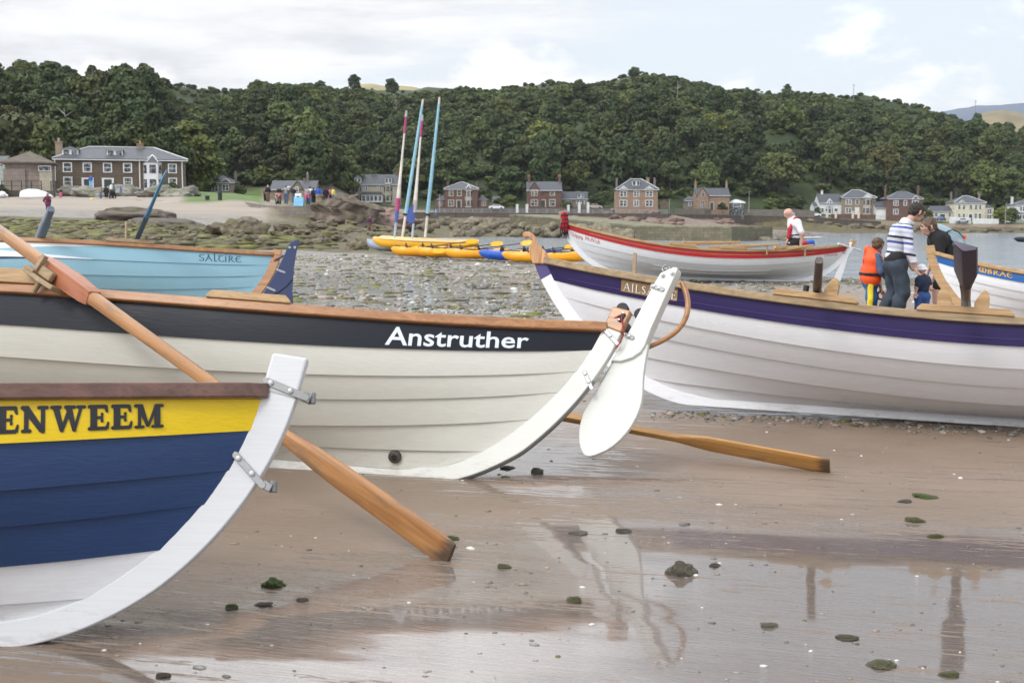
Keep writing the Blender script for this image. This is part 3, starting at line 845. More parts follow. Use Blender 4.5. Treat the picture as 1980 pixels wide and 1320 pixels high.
def scatter_weed():
    """low yellow green seaweed clumps lying on the left foreshore and over the shingle"""
    m = pmat('seaweed', (.13, .13, .03), .7, .5, .9, bmp=.6, bscale=8)
    m2 = pmat('seaweed_brown', (.095, .075, .035), .7, .4, .9, bmp=.6, bscale=8)
    r2 = np.random.default_rng(9); pts = []
    xs, ys, ss = [], [], []
    for i in range(1500):
        if i < 1000: az, Y, s = r2.uniform(-60, 640), r2.uniform(56, 86), r2.uniform(.15, .55)
        else: az, Y, s = r2.uniform(500, 1500), r2.uniform(16, 46), r2.uniform(.04, .14)
        xs.append((az - 990) / FPX * Y); ys.append(Y); ss.append(s)
    zs = height(np.array(xs), np.array(ys))
    for x, y, z, s in zip(xs, ys, zs, ss):
        if z < SEA: continue
        pts.append((x, y, z, s * r2.uniform(1, 2), s, s * .3, r2.uniform(-.5, .5), int(r2.random() < .45)))
    scatter_mesh('seaweed', pts, [m, m2], 1, 'yellow green seaweed on the foreshore')


scatter_weed()
# ------------------------------------------------------------------ skiffs
FIT = {
 'A': dict(X=-2.7891, Y=7.6052, Z=0.0062, hd=-0.3045, heel=0.4147, pt=-0.0187, p=1.7090, q=1.0855, r=2.2600, w=0.1051, w2=0.0899, k=0.2612, h=0.9664, a=0.9176, n=1.7316, ys=1.0555, zs=1.2069, zm=[0, 0.002, 0.0006, 0.0148, -0.0093, -0.0017, 0], fe=[1, 0.8489, 0.7061, 0.5665, 0.3795, 0.1535, 0]),
 'P': dict(X=-4.2072, Y=4.0386, Z=-0.0003, hd=0.0131, heel=0.2750, pt=-0.0071, p=2.1598, q=0.9835, r=1.9674, w=0.0867, w2=0.1045, k=0.1806, h=0.8788, a=0.9067, n=1.9170, ys=1.0126, zs=1.1939, zm=[0, 0.0025, -0.0053, 0.0065, -0.0053, -0.005, 0], fe=[1, 0.8311, 0.6617, 0.5162, 0.3257, 0.1254, 0]),
 'Q': dict(X=3.3815, Y=8.6722, Z=0.0014, hd=-0.2859, heel=0.2064, pt=-0.0258, p=2.1116, q=1.0359, r=1.7678, w=0.1058, w2=0.0787, k=0.4193, h=1.0660, a=1.2141, n=1.6600, ys=1.0071, zs=1.0171, zm=[0, 0.0134, 0.0148, 0.0107, -0.0208, -0.0302, 0], fe=[1, 0.8451, 0.7163, 0.5509, 0.3265, 0.1178, 0]),
 'S': dict(X=-6.5588, Y=16.2391, Z=0.1220, hd=0.0984, heel=0.4478, pt=-0.0101, p=1.8303, q=1.0545, r=2.2749, w=0.0986, w2=0.0965, k=0.1495, h=1.0248, a=0.8652, n=1.8129, ys=1.0434, zs=1.3269, zm=[0, 0.0021, -0.0046, -0.0005, 0.0, 0.0, 0], fe=[1, 0.833, 0.671, 0.4991, 0.34, 0.18, 0]),
 'K': dict(X=8.8199, Y=15.5668, Z=0.0344, hd=-0.3681, heel=0.1883, pt=0.0065, p=2.0373, q=1.0138, r=2.3550, w=0.1058, w2=0.1036, k=0.2067, h=1.0431, a=1.0037, n=1.9178, ys=0.9860, zs=0.7840, zm=[0, 0.0012, -0.0008, -0.0014, -0.0028, 0.0, 0], fe=[1, 0.8694, 0.7315, 0.5932, 0.3829, 0.18, 0]),
 'C': dict(X=4.5205, Y=28.6171, Z=0.1704, hd=0.1174, heel=0.0663, pt=-0.0376, p=2.1105, q=0.9960, r=1.9813, w=0.1070, w2=0.1179, k=0.2150, h=1.1772, a=1.4904, n=1.8293, ys=1.0040, zs=1.0576, zm=[0, 0.0042, -0.003, -0.0099, 0.0, 0.0, 0], fe=[1, 0.8788, 0.6763, 0.4992, 0.34, 0.18, 0]),
 'B': dict(X=12.4, Y=20.6, Z=.06, hd=-.30, heel=-.10, pt=.02, p=2.1, q=1.0, r=2.0, w=.10, w2=.10, k=.2, h=1.05, a=1.3, n=1.8, ys=1.0, zs=1.0, zm=[0] * 7, fe=[1, .84, .67, .5, .34, .18, 0]),
}
END = dict(A='R', P='R', S='R', Q='L', K='L', C='L', B='L')
ZK = .07
YM0 = [.865, .84, .75, .60, .42, .21, .02]
ZM0 = [.62, .45, .32, .22, .15, .105, ZK]
FE0 = [1, .83, .66, .50, .34, .18, 0]
NU = 97
UU = np.linspace(-1, 1, NU)
HL = 3.35


def prof(t, a, n, k):
    t = np.asarray(t, float)
    return HL - a + (a - k) * np.clip(1 - np.clip(1 - t, 0, 1) ** n, 0, 1) ** (1 / n) + k * t


class Hull:
    """clinker double-ender in its own frame: +x towards the photo's right, -y the side facing the camera"""
    def __init__(s, key):
        v = FIT[key]; e = END[key]; s.v, s.e = v, e
        bow, stern = (1.08, 1.5, 1.7, .2), (.93, 1.2, 1.7, .35)
        mine = (v['h'], v['a'], v['n'], v['k'])
        s.end = {e: mine, ('L' if e == 'R' else 'R'): bow if e == 'R' else stern}
        s.fe = {e: v['fe'], ('L' if e == 'R' else 'R'): FE0}
        ym = [y * v['ys'] if k < 6 else y for k, y in enumerate(YM0)]
        zm = [ZK + (z - ZK) * v['zs'] + d for z, d in zip(ZM0, v['zm'])]
        s.land = []
        for k in range(7):
            zz = {}; xx = {}
            for q in 'LR':
                h, a, n, kk = s.end[q]
                zz[q] = ZK + (h - ZK) * s.fe[q][k]
                xx[q] = float(prof(s.fe[q][k], a, n, kk)) * (1 if q == 'R' else -1)
            x = (xx['L'] + xx['R']) / 2 + (xx['R'] - xx['L']) / 2 * UU
            y = (ym[k] - .019) * (1 - np.abs(UU) ** v['p']) ** v['q'] + .019
            z = zm[k] + (np.where(UU > 0, zz['R'], zz['L']) - zm[k]) * np.abs(UU) ** v['r']
            s.land.append(np.stack([x, y, z], -1))

    def pt(s, k, u, side=-1):
        c = s.land[k]
        x = np.clip(u * HL, c[0, 0], c[-1, 0])
        return Vector((x, np.interp(x, c[:, 0], c[:, 1]) * side, np.interp(x, c[:, 0], c[:, 2])))

    def normal(s, k, u, side=-1, f=0.5):
        a, b = s.pt(k, u, side), s.pt(k + 1, u, side)
        t = s.pt(k, min(u + .01, 1), side) - s.pt(k, max(u - .01, -1), side)
        n = (b - a).cross(t).normalized()
        return n if n.y * side > 0 else -n

    def strake(s, k, u, v, side=-1, off=0.0):
        """point on strake k: v 0 at its upper edge, 1 at its lower edge, standing off from the plank face"""
        a, b = s.pt(k, u, side), s.pt(k + 1, u, side)
        fade = min(1, max(.12, (1 - abs(u)) / .10))
        return a + (b - a) * v + s.normal(k, u, side) * (float(np.interp(v, [0, .33, .67, 1], [-.001, .0084, .0130, .0135])) * fade + off)

    def profile(s, q):
        h, a, n, kk = s.end[q]
        t = np.linspace(0, 1, 40) ** 1.5
        x = prof(t, a, n, kk); z = ZK + (h - ZK) * t
        inner = np.stack([x, z], -1)
        d = np.gradient(inner, axis=0); nn = np.stack([d[:, 1], -d[:, 0]], -1); nn /= np.linalg.norm(nn, axis=1)[:, None]
        w = np.interp(t, [0, .25, 1], [ZK, s.v['w'], s.v['w2']])
        outer = inner + nn * w[:, None]
        inner = inner - nn * .02
        sg = 1 if q == 'R' else -1
        inner[:, 0] *= sg; outer[:, 0] *= sg
        return inner, outer


def build_skiff(key, label, mats, group='rowing skiffs drawn up on the beach', band=None, ext=(.1, .1), wood_stem=False, keel_band=False):
    """mats: sheer, upper, lower, gunwale, stem, head; upper covers strakes 1..3, lower 4..5"""
    H = Hull(key); v = H.v
    root = empty('rowing_skiff', (v['X'], v['Y'], v['Z']), (-v['heel'], -v['pt'], v['hd']))
    tag(root, label, 'rowing boat', group)

    def planks(name, ks, mat):
        V, F = [], []
        for side in (-1, 1):
            for k in ks:
                a, b = H.land[k] * [1, side, 1], H.land[k + 1] * [1, side, 1]
                t = np.gradient(a, axis=0)
                n = np.cross(b - a, t); n /= np.linalg.norm(n, axis=1)[:, None] + 1e-9
                n *= np.sign(n[:, 1] * side + 1e-6)[:, None]
                fade = np.clip((1 - np.abs(UU)) / .10, .12, 1)[:, None]
                th = .013 * fade
                prow = [a - n * .001, a + (b - a) * .33 + n * (.4 * th + .003 * fade), a + (b - a) * .67 + n * (.75 * th + .003 * fade), b + n * th, b + n * th * .02 + (b - a) / np.linalg.norm(b - a, axis=1)[:, None] * .001]
                base = sum(len(q) for q in V)
                for r_ in prow: V.append(r_)
                for j in range(4):
                    for i in range(NU - 1):
                        q = (base + j * NU + i, base + j * NU + i + 1, base + (j + 1) * NU + i + 1, base + (j + 1) * NU + i)
                        F.append(q if side > 0 else q[::-1])
        o = np_mesh(name, np.concatenate(V), np.array(F), mat, root, smooth=True)
        o.data.set_sharp_from_angle(angle=R(35))
        return o

    planks('sheer_strake', [0], mats['sheer'])
    planks('upper_planking', [1, 2, 3], mats['upper'])
    planks('lower_planking', [4, 5], mats['lower'])
    # backbone: stem, keel and sternpost in one
    iL, oL = H.profile('L'); iR, oR = H.profile('R')
    T = .026
    inn = np.concatenate([iL[::-1], iR]); outr = np.concatenate([oL[::-1], oR])
    def strip(name, inn, outr, mat, T=T, mat2=None, zsplit=None):
        mb = MB(); n = len(inn); vs = []
        for y in (-T, T):
            vs += [(p[0], y, p[1]) for p in inn] + [(p[0], y, p[1]) for p in outr]
        fs = []; mi = []
        for i in range(n - 1):
            m_ = 1 if zsplit and outr[i][1] > zsplit and inn[i][0] * (1 if H.e == 'R' else -1) > 0 else 0
            for f in ((i, i + 1, n + i + 1, n + i), (2 * n + i, 3 * n + i, 3 * n + i + 1, 2 * n + i + 1), (n + i, n + i + 1, 3 * n + i + 1, 3 * n + i), (i, 2 * n + i, 2 * n + i + 1, i + 1)):
                fs.append(f); mi.append(m_)
        for e in (0, n - 1):
            fs.append((e, n + e, 3 * n + e, 2 * n + e)); mi.append(mi[0] if e == 0 else mi[-1])
        mb.v = vs; mb.f = fs; mb.m = mi
        return mb.build(name, [mat] + ([mat2] if mat2 else []), root, smooth=30, bevel=.005)
    zs = ZK + (H.end[H.e][0] - ZK) * H.fe[H.e][1] if mats.get('stem_band') else None
    strip('stem_and_keel', inn, outr, mats['stem'], mat2=mats.get('stem_band'), zsplit=zs)
    if keel_band:
        k = len(outr); c = outr[int(k * .30):int(k * .9)]
        d = np.gradient(c, axis=0); nn = np.stack([d[:, 1], -d[:, 0]], -1); nn /= np.linalg.norm(nn, axis=1)[:, None]
        strip('keel_band', c + nn * .001, c + nn * .009, MATS['dull_steel'], T=.014)
    for q, ex in zip('LR', ext):
        if not ex: continue
        i_, o_ = H.profile(q)
        di = (i_[-1] - i_[-2]); di = di / np.linalg.norm(di)
        st = lambda s_: np.stack([i_[-1] + di * s_, o_[-1] + di * s_])
        a, b = st(-.001), st(ex)
        b[1] = b[1] + di * .012
        mb = MB(); w = .032 if mats['head'] is not mats['stem'] else .027
        mb.prism([tuple(a[0]), tuple(a[1]), tuple(b[1]), tuple(b[0])], (0, 0, 0), (1, 0, 0), (0, 0, 1), -w, w)
        mb.build('stem_head' if q == H.e else 'post_head', mats['head'], root, bevel=.008)
    # gunwale
    mb = MB()
    for side in (-1, 1):
        rings = []
        for i in range(NU):
            p = H.land[0][i] * [1, side, 1]
            n = Vector((0, side, 0)); t = Vector(H.land[0][min(i + 1, NU - 1)] - H.land[0][max(i - 1, 0)]); t.y *= side
            n = (n - t.normalized() * n.dot(t.normalized())).normalized(); up = Vector((0, 0, 1)); P_ = Vector(p)
            k = min(1, (1 - abs(UU[i])) / .03 + .45)
            gi, go, gh = -.03 * k, .030 * k + .006, .027
            rings.append([P_ + n * gi + up * gh, P_ + n * go + up * gh, P_ + n * go - up * gh, P_ + n * gi - up * gh])
        mb.loft(rings)
    mb.build('gunwale', mats['gunwale'], root, bevel=.007, smooth=30)
    # inside: thwarts, floor
    for xx in (-1.9, -.95, 0, .95, 1.9):
        u = xx / HL; w_ = min(abs(H.pt(2, (abs(xx) + .1) / HL * sg_).y) for sg_ in (-1, 1)); z = H.pt(1, u).z
        mb = MB(); mb.box((xx, 0, z - .02), (.2, w_ * 2 - .03, .03)); mb.build('thwart', mats['gunwale'], root, bevel=.004)
    mb = MB(); mb.box((0, 0, H.land[5][NU // 2][2] + .05), (2.4, .30, .02)); mb.build('floorboards', mats['gunwale'], root)
    return H, root


def rest_frame(H, u, side=-1):
    """frame lying on the gunwale at u: origin, along, out, up in boat space"""
    p = H.pt(0, u, side); t = (H.pt(0, u + .02, side) - H.pt(0, u - .02, side)).normalized()
    up = Vector((0, 0, 1)); up = (up - t * up.dot(t)).normalized(); out = t.cross(up)
    if out.y * side < 0: out = -out
    return p + up * .027, t, out, up


def thole_pad(H, root, u, L=.46, hgt=.05, mat='pale_wood', pin=True, cheeks=None, side=-1, w=.045):
    p, t, o_, up = rest_frame(H, u, side)
    mb = MB(); a = L / 2; c = .03
    mb.prism([(-a, 0), (a, 0), (a, hgt - c), (a - c, hgt), (-a + c, hgt), (-a, hgt - c)], p, t, up, -w, w)
    pad = mb.build('thole_pad', MATS[mat], root, bevel=.005)
    if pin:
        mb = MB(); mb.tube([p + up * (hgt - .01), p + up * (hgt + .12)], [.014, .011], 8); mb.build('thole_pin', MATS[mat], root, smooth=60)
    if cheeks:
        for x0, flip in cheeks:
            mb = MB(); s = -1 if flip else 1
            poly = [(0, 0), (.09, 0), (.09, .075), (.072, .115), (.052, .122), (.026, .09), (0, .04)]
            poly = [(x0 + s * (x_ - .045), y_) for x_, y_ in poly]
            if s < 0: poly = poly[::-1]
            mb.prism(poly, p + up * (hgt - .002), t, up, -.022, .022)
            mb.build('thole_cheek', MATS[mat], root, bevel=.004)
    return p, t, o_, up


# ---- lettering -----------------------------------------------------
def font_flat(body, offset=0.0):
    cu = bpy.data.curves.new('lettering', 'FONT'); cu.body = body; cu.offset = offset; cu.resolution_u = 3
    ob = bpy.data.objects.new('lettering', cu); COL.objects.link(ob)
    me = ob.evaluated_get(bpy.context.evaluated_depsgraph_get()).to_mesh()
    vs = [tuple(v.co[:2]) for v in me.vertices]; fs = [list(p.vertices) for p in me.polygons]
    ob.to_mesh_clear() if hasattr(ob, 'to_mesh_clear') else None
    bpy.data.objects.remove(ob); bpy.data.curves.remove(cu)
    return vs, fs


def rib(p, q, w0, w1=None, n=4):
    w1 = w0 if w1 is None else w1
    d = Vector((q[0] - p[0], q[1] - p[1])); L = max(d.length, 1e-6); d /= L; nrm = Vector((-d.y, d.x))
    pts = []
    for i in range(n + 1):
        f = i / n; c = Vector(p) + d * L * f; w = w0 + (w1 - w0) * f
        pts += [tuple(c + nrm * w / 2), tuple(c - nrm * w / 2)]
    return pts, [(2 * i, 2 * i + 1, 2 * i + 3, 2 * i + 2) for i in range(n)]


def disc(c, r, n=10):
    return [(c[0] + r * math.cos(6.2832 * i / n), c[1] + r * math.sin(6.2832 * i / n)) for i in range(n)], [list(range(n))]


def arc(cx, cy, rx, ry, a0, a1, n=10):
    return [(cx + rx * math.cos(R(a0 + (a1 - a0) * i / n)), cy + ry * math.sin(R(a0 + (a1 - a0) * i / n))) for i in range(n + 1)]


# fat round-serif capitals: (width, [(x0, y0, x1, y1, w0, w1)], [(blob x, y, r)])
FAT = {
 'E': (.80, [(.22, .02, .22, .98, .26, .26), (.06, .925, .70, .925, .15, .15), (.06, .075, .72, .075, .15, .15), (.3, .5, .52, .5, .12, .12), (.66, .95, .72, .72, .16, .10), (.70, .05, .77, .30, .16, .08), (.53, .34, .53, .66, .09, .09)],
       [(.07, .925, .075), (.07, .075, .075), (.72, .73, .05), (.76, .29, .045), (.53, .36, .06), (.53, .64, .06)]),
 'N': (1.0, [(.20, .05, .20, .95, .17, .17), (.16, .93, .78, .06, .27, .20), (.80, .03, .80, .95, .16, .16), (.05, .925, .28, .925, .15, .15), (.07, .075, .34, .075, .14, .14), (.64, .925, .95, .925, .14, .14)],
       [(.06, .925, .075), (.08, .075, .07), (.33, .075, .07), (.65, .925, .07), (.94, .925, .07), (.80, .05, .08)]),
 'W': (1.3, [(.19, .95, .42, .05, .25, .16), (.42, .05, .66, .72, .13, .16), (.66, .95, .88, .05, .24, .16), (.88, .05, 1.13, .95, .12, .12), (.05, .925, .34, .925, .14, .14), (.54, .925, .86, .925, .14, .14), (1.0, .925, 1.26, .925, .13, .13)],
       [(.05, .925, .07), (.35, .925, .07), (.56, .925, .07), (.87, .925, .07), (1.0, .925, .065), (1.25, .925, .065), (.42, .06, .08), (.88, .06, .08)]),
 'M': (1.12, [(.20, .05, .20, .95, .13, .13), (.22, .95, .52, .07, .24, .12), (.52, .07, .86, .95, .10, .14), (.88, .05, .88, .95, .24, .24), (.05, .925, .30, .925, .14, .14), (.05, .07, .34, .07, .13, .13), (.70, .07, 1.07, .07, .13, .13), (.80, .925, 1.07, .925, .14, .14)],
       [(.06, .925, .07), (.06, .07, .065), (.34, .07, .065), (.71, .07, .065), (1.07, .07, .065), (1.07, .925, .07)]),
 'T': (.85, [(.42, .02, .42, .98, .26, .26), (.06, .92, .8, .92, .15, .15), (.25, .07, .6, .07, .14, .14), (.06, .95, .06, .7, .1, .08), (.8, .95, .8, .7, .1, .08)], []),
 'I': (.45, [(.22, .02, .22, .98, .26, .26), (.04, .92, .4, .92, .15, .15), (.04, .08, .4, .08, .15, .15)], []),
 'P': (.82, [(.22, .02, .22, .98, .26, .26), (.05, .92, .5, .92, .15, .15), (.3, .45, .55, .45, .12, .12), (.6, .9, .7, .7, .2, .24), (.7, .7, .6, .47, .24, .2), (.05, .08, .42, .08, .15, .15)], []),
}
# uncial and other pen letters: (width, [polylines with pen width])
def _pl(*ps): return list(ps)
PEN = {
 'S': (.62, [arc(.32, .73, .24, .22, 30, 270, 10) + arc(.30, .27, .26, .24, 90, -150, 10)]),
 'A': (.80, [_pl((.30, .98), (.52, .5), (.78, .03)), _pl((.40, .95), (.22, .4), (.02, .0)), _pl((.18, .38), (.58, .38))]),
 'l': (.42, [_pl((.12, 1.15), (.14, .5), (.16, .12)) + arc(.30, .14, .14, .12, 180, 330, 6)]),
 't': (.62, [_pl((.02, .86), (.2, .93), (.6, .9)), arc(.42, .42, .34, .4, 130, 320, 12)]),
 'i': (.30, [_pl((.15, .82), (.15, .02)), _pl((.13, 1.1), (.17, 1.06))]),
 'R': (.72, [_pl((.12, .95), (.12, .0)), arc(.14, .72, .34, .23, 90, -90, 10), _pl((.3, .48), (.5, .2), (.72, .02))]),
 'e': (.66, [arc(.42, .48, .36, .46, 60, 310, 14), _pl((.08, .52), (.56, .52))]),
 'C': (.70, [arc(.42, .48, .36, .46, 50, 310, 14)]),
 'U': (.80, [_pl((.06, .95), (.16, .5)) + arc(.4, .34, .24, .32, 180, 340, 8) + _pl((.64, .95)), _pl((.64, .5), (.66, .1), (.78, .0))]),
 'm': (1.0, [arc(.28, .45, .2, .5, 40, 330, 12), _pl((.5, .95), (.5, .02)), arc(.72, .45, .2, .5, 130, -150, 12)]),
 'B': (.66, [_pl((.12, .95), (.12, .0)), arc(.14, .72, .32, .23, 90, -90, 9), arc(.14, .25, .40, .25, 90, -90, 9)]),
 'b': (.6, [_pl((.1, 1.1), (.1, .0)), arc(.12, .3, .34, .3, 90, -90, 9)]),
 'o': (.6, [arc(.3, .32, .24, .3, 0, 360, 14)]), 'a': (.6, [arc(.28, .32, .24, .3, 30, 330, 12), _pl((.52, .62), (.52, .0))]),
 'T': (.7, [_pl((.02, .92), (.68, .92)), _pl((.35, .92), (.35, .0))]), 'I': (.3, [_pl((.15, .95), (.15, .0))]), 'L': (.6, [_pl((.1, .95), (.1, .03), (.55, .03))]),
 'E': (.6, [_pl((.55, .93), (.1, .93), (.1, .03), (.58, .03)), _pl((.1, .5), (.45, .5))]), 'O': (.8, [arc(.4, .48, .34, .46, 0, 360, 16)]),
 'h': (.55, [_pl((.1, 1.05), (.1, 0)), _pl((.1, .5), (.3, .66), (.46, .5), (.46, -.02))]), 'p': (.55, [_pl((.1, .66), (.1, -.35)), _pl((.1, .58), (.32, .66), (.48, .4), (.36, .04), (.1, .06))]),
 'y': (.55, [_pl((.08, .66), (.1, .1), (.3, .0), (.46, .1)), _pl((.46, .68), (.46, -.1), (.3, -.34), (.1, -.28))]), 'M': (.95, [_pl((.1, 0), (.14, .95), (.46, .3), (.8, .95), (.84, 0)), _pl((.02, .9), (.2, 1.0))]),
 'c': (.5, [_pl((.46, .56), (.26, .68), (.08, .4), (.2, .03), (.46, .08))]), 'N': (.8, [_pl((.12, 0), (.14, .95), (.62, .05), (.68, .95)), _pl((.02, .9), (.2, 1.0))]),
 's': (.46, [_pl((.42, .6), (.2, .66), (.1, .5), (.38, .24), (.3, .03), (.06, .06))]), ' ': (.4, []),
 'n': (.55, [_pl((.1, .66), (.1, 0)), _pl((.1, .5), (.3, .66), (.46, .5), (.46, 0))]), 'k': (.55, [_pl((.1, 1.05), (.1, 0)), _pl((.44, .66), (.12, .3), (.48, 0))]),
}
PEN['F'] = (.6, [_pl((.55, .93), (.1, .93), (.1, .0)), _pl((.1, .5), (.45, .5))])


def fat_word(w, gap=.07):
    parts, x = [], 0.0
    for ch in w:
        wd, st, bl = FAT[ch]
        for a in st:
            v_, f_ = rib((a[0] + x, a[1]), (a[2] + x, a[3]), a[4], a[5]); parts.append((v_, f_))
        for b in bl: parts.append(disc((b[0] + x, b[1]), b[2]))
        x += wd + gap
    return parts, x - gap


def pen_word(w, pen=.10, gap=.12, thin=None):
    parts, x = [], 0.0
    for ch in w:
        wd, sts = PEN[ch]
        for pl in sts:
            for a, b in zip(pl, pl[1:]):
                ang = abs(math.atan2(b[1] - a[1], b[0] - a[0]))
                k = pen if thin is None else pen * (thin + (1 - thin) * abs(math.sin(ang)))
                d = Vector((b[0] - a[0], b[1] - a[1])); d = d * (.35 * k / max(d.length, 1e-6))
                parts.append(rib((a[0] + x - d.x, a[1] - d.y), (b[0] + x + d.x, b[1] + d.y), k, n=1))
        x += wd + gap
    return parts, x - gap


def flat_word(w, offset=0.0):
    vs, fs = font_flat(w, offset)
    x0, x1 = min(v[0] for v in vs), max(v[0] for v in vs)
    y1 = font_cap(vs)
    return [([((v[0] - x0), v[1] / y1) for v in vs], fs)], x1 - x0


def font_cap(vs):
    return max(v[1] for v in vs)


def letter_on(H, root, k, parts, width, u0, u1, v_top, v_base, mat, name='lettering', off=.0012, side=-1, mapf=None):
    """letters bent on to strake k between u0 and u1 (reading left to right)"""
    bm = bmesh.new(); lay = {}
    for j, (vs, fs) in enumerate(parts):
        bv = [bm.verts.new((x_, y_, j * 1e-4)) for x_, y_ in vs]
        for f in fs:
            try: bm.faces.new([bv[i] for i in f])
            except ValueError: pass
    if len(parts) == 1:
        bmesh.ops.triangulate(bm, faces=bm.faces)
        bmesh.ops.subdivide_edges(bm, edges=[e for e in bm.edges if e.calc_length() > .25], cuts=2)
    for v_ in bm.verts:
        x_, y_, j = v_.co
        u = u0 + (u1 - u0) * x_ / width; vv = v_base + (v_top - v_base) * y_
        v_.co = (mapf or (lambda u, v, o: H.strake(k, u, v, side, o)))(u, vv, off + j * .35)
    bmesh.ops.recalc_face_normals(bm, faces=bm.faces)
    me = bpy.data.meshes.new(name); bm.to_mesh(me); bm.free(); me.materials.append(mat)
    o = bpy.data.objects.new(name, me)
    return link(o, root)


def u_at_px(H, root, k, v, px, lo=-1, hi=1):
    """boat station whose strake point is seen in that photo column (only used to read positions off the photograph)"""
    M = Euler((-H.v['heel'], -H.v['pt'], H.v['hd'])).to_matrix(); T = Vector((H.v['X'], H.v['Y'], H.v['Z']))
    best = None
    for u in np.linspace(lo, hi, 401):
        p = M @ H.strake(k, float(u), v) + T
        d = p.y * CP - (p.z - EYE) * SP
        if d < .5: continue
        q = 990 + FPX * p.x / d
        if best is None or abs(q - px) < best[0]: best = (abs(q - px), float(u))
    return best[1]


def boat_world(H):
    M = Euler((-H.v['heel'], -H.v['pt'], H.v['hd'])).to_matrix(); T = Vector((H.v['X'], H.v['Y'], H.v['Z']))
    return lambda p: M @ Vector(p) + T, lambda p: M.transposed() @ (Vector(p) - T)


# ---- paints --------------------------------------------------------
boat_paint('cream_paint', (.60, .59, .53), .32, .35)
boat_paint('black_paint', (.014, .016, .024), .34, .2, .3, scuff=(.04, .04, .045), spec=.22)
boat_paint('white_paint', (.74, .75, .78), .3, .3)
boat_paint('stem_white', (.60, .61, .63), .32, .25, .2)
boat_paint('offwhite_paint', (.58, .58, .54), .3, .3, .1)
boat_paint('yellow_paint', (.76, .53, .004), .33, .2, .5, scuff=(.4, .3, .03))
boat_paint('navy_paint', (.022, .050, .135), .33, .35, .5, scuff=(.05, .06, .09), spec=.35)
boat_paint('purple_paint', (.028, .019, .085), .4, .15, .2, scuff=(.05, .05, .09), spec=.2)
boat_paint('skyblue_paint', (.25, .44, .53), .35, .2, .2, scuff=(.13, .2, .26))
boat_paint('red_paint', (.43, .012, .018), .3, .2)
boat_paint('blue_paint', (.006, .105, .36), .35, .15)
boat_paint('maroon_paint', (.085, .016, .014), .3, .2)
boat_paint('rudder_white', (.66, .67, .63), .38, .12, .03)
boat_paint('indigo_paint', (.028, .042, .115), .4, .2, .15, scuff=(.06, .07, .12))
wood('oiled_wood', (.32, .140, .055), (.45, .22, .09), .4, 12, .3)
wood('brown_wood', (.105, .050, .036), (.17, .085, .062), .35, 12, .3)
wood('grey_wood', (.22, .155, .10), (.36, .27, .19), .6, 16, 0, .3)
wood('pale_wood', (.34, .20, .085), (.47, .30, .14), .55, 14, .1, .25)
wood('weathered_wood', (.27, .185, .10), (.38, .28, .165), .65, 18, 0, .35)
wood('oar_wood', (.31, .135, .043), (.43, .21, .075), .45, 10, .2, .6)
wood('oar_gold', (.42, .205, .055), (.53, .28, .09), .45, 10, .2, .45)
wood('sleeve_wood', (.35, .115, .055), (.42, .16, .08), .5, 8, .1)
wood('striped_wood', (.40, .17, .06), (.62, .36, .17), .4, 26, .2, 0, 2)
wood('dark_pole_wood', (.055, .035, .028), (.11, .07, .055), .45, 12, .2)
pmat('dull_steel', (.27, .27, .27), .45, .15, 9, metal=.9, bmp=.1)
pmat('bright_steel', (.36, .36, .36), .35, .1, 9, metal=.9)
pmat('black_rubber', (.012, .012, .014), .6, .2, 6)
pmat('letter_white', (.70, .74, .80), .4, .04, 6)
pmat('letter_black', (.016, .016, .020), .4, .2, 6)
pmat('letter_navy', (.02, .06, .13), .45, .1, 6)
pmat('letter_gold', (.66, .36, .03), .45, .1, 6)
pmat('letter_red', (.42, .06, .06), .5, .15, 6)
pmat('letter_tan', (.42, .19, .075), .5, .1, 6)
pmat('plate_wood', (.24, .145, .055), .45, .15, 6)


def bracket(mb_p, mat, root, a, b, w=.022, t=.006, n=Vector((0, -1, 0)), name='gudgeon', bolts=2):
    """flat strap from a to b (boat space) with rounded ends and bolt heads, standing on a face with normal n"""
    a, b = Vector(a), Vector(b); d = (b - a); L = d.length; d.normalize(); up = n.cross(d).normalized()
    poly = [(L * 0 - .0, -w / 2)] + []
    poly = [(w / 2 * math.cos(x_) * -1, w / 2 * math.sin(x_)) for x_ in [math.pi / 2 - math.pi * i / 6 for i in range(7)]]
    poly = [(-abs(p[0]), p[1]) for p in poly] + [(L + abs(p[0]), -p[1]) for p in poly]
    mb = MB(); mb.prism(poly, a, d, up, 0, t) if d.cross(up).dot(n) > 0 else mb.prism(poly[::-1], a, d, up, -t, 0)
    o = mb.build(name, mat, root, bevel=.0015)
    for i in range(bolts):
        c = a + d * (L * (.12 + .5 * i)) + n * (t + .003)
        mb = MB(); mb.tube([c - n * .006, c + n * .003, c + n * .004], [.009, .009, .005], 10, up=d); mb.build('bolt', MATS['bright_steel'], o, smooth=50)
    return o
M_ = MATS


def facing_plane(pts_px, Y, yaw=0.0, lean=0.0):
    """outline seen in the photo laid on an upright plane through (first point, Y): plane turned by yaw. returns origin, u, v and the outline in metres"""
    o = at(pts_px[0][0], pts_px[0][1], Y)
    u = Vector((math.cos(yaw), math.sin(yaw), 0)); v = Vector((-math.sin(yaw) * math.sin(lean), math.cos(yaw) * math.sin(lean), math.cos(lean)))
    n = u.cross(v)
    poly = []
    for px, py in pts_px:
        a = at(px, py, 1.0) - Vector((0, 0, EYE)); e = Vector((0, 0, EYE))
        t = (o - e).dot(n) / a.dot(n); p = e + a * t - o
        b = p.dot(v); poly.append((p.dot(u), b))
    return o, u, v, poly


def soft(pts, it=2):
    for _ in range(it):
        q = [pts[0]]
        for a, b in zip(pts, pts[1:]): q += [a * .75 + b * .25, a * .25 + b * .75]
        pts = q + [pts[-1]]
    return pts


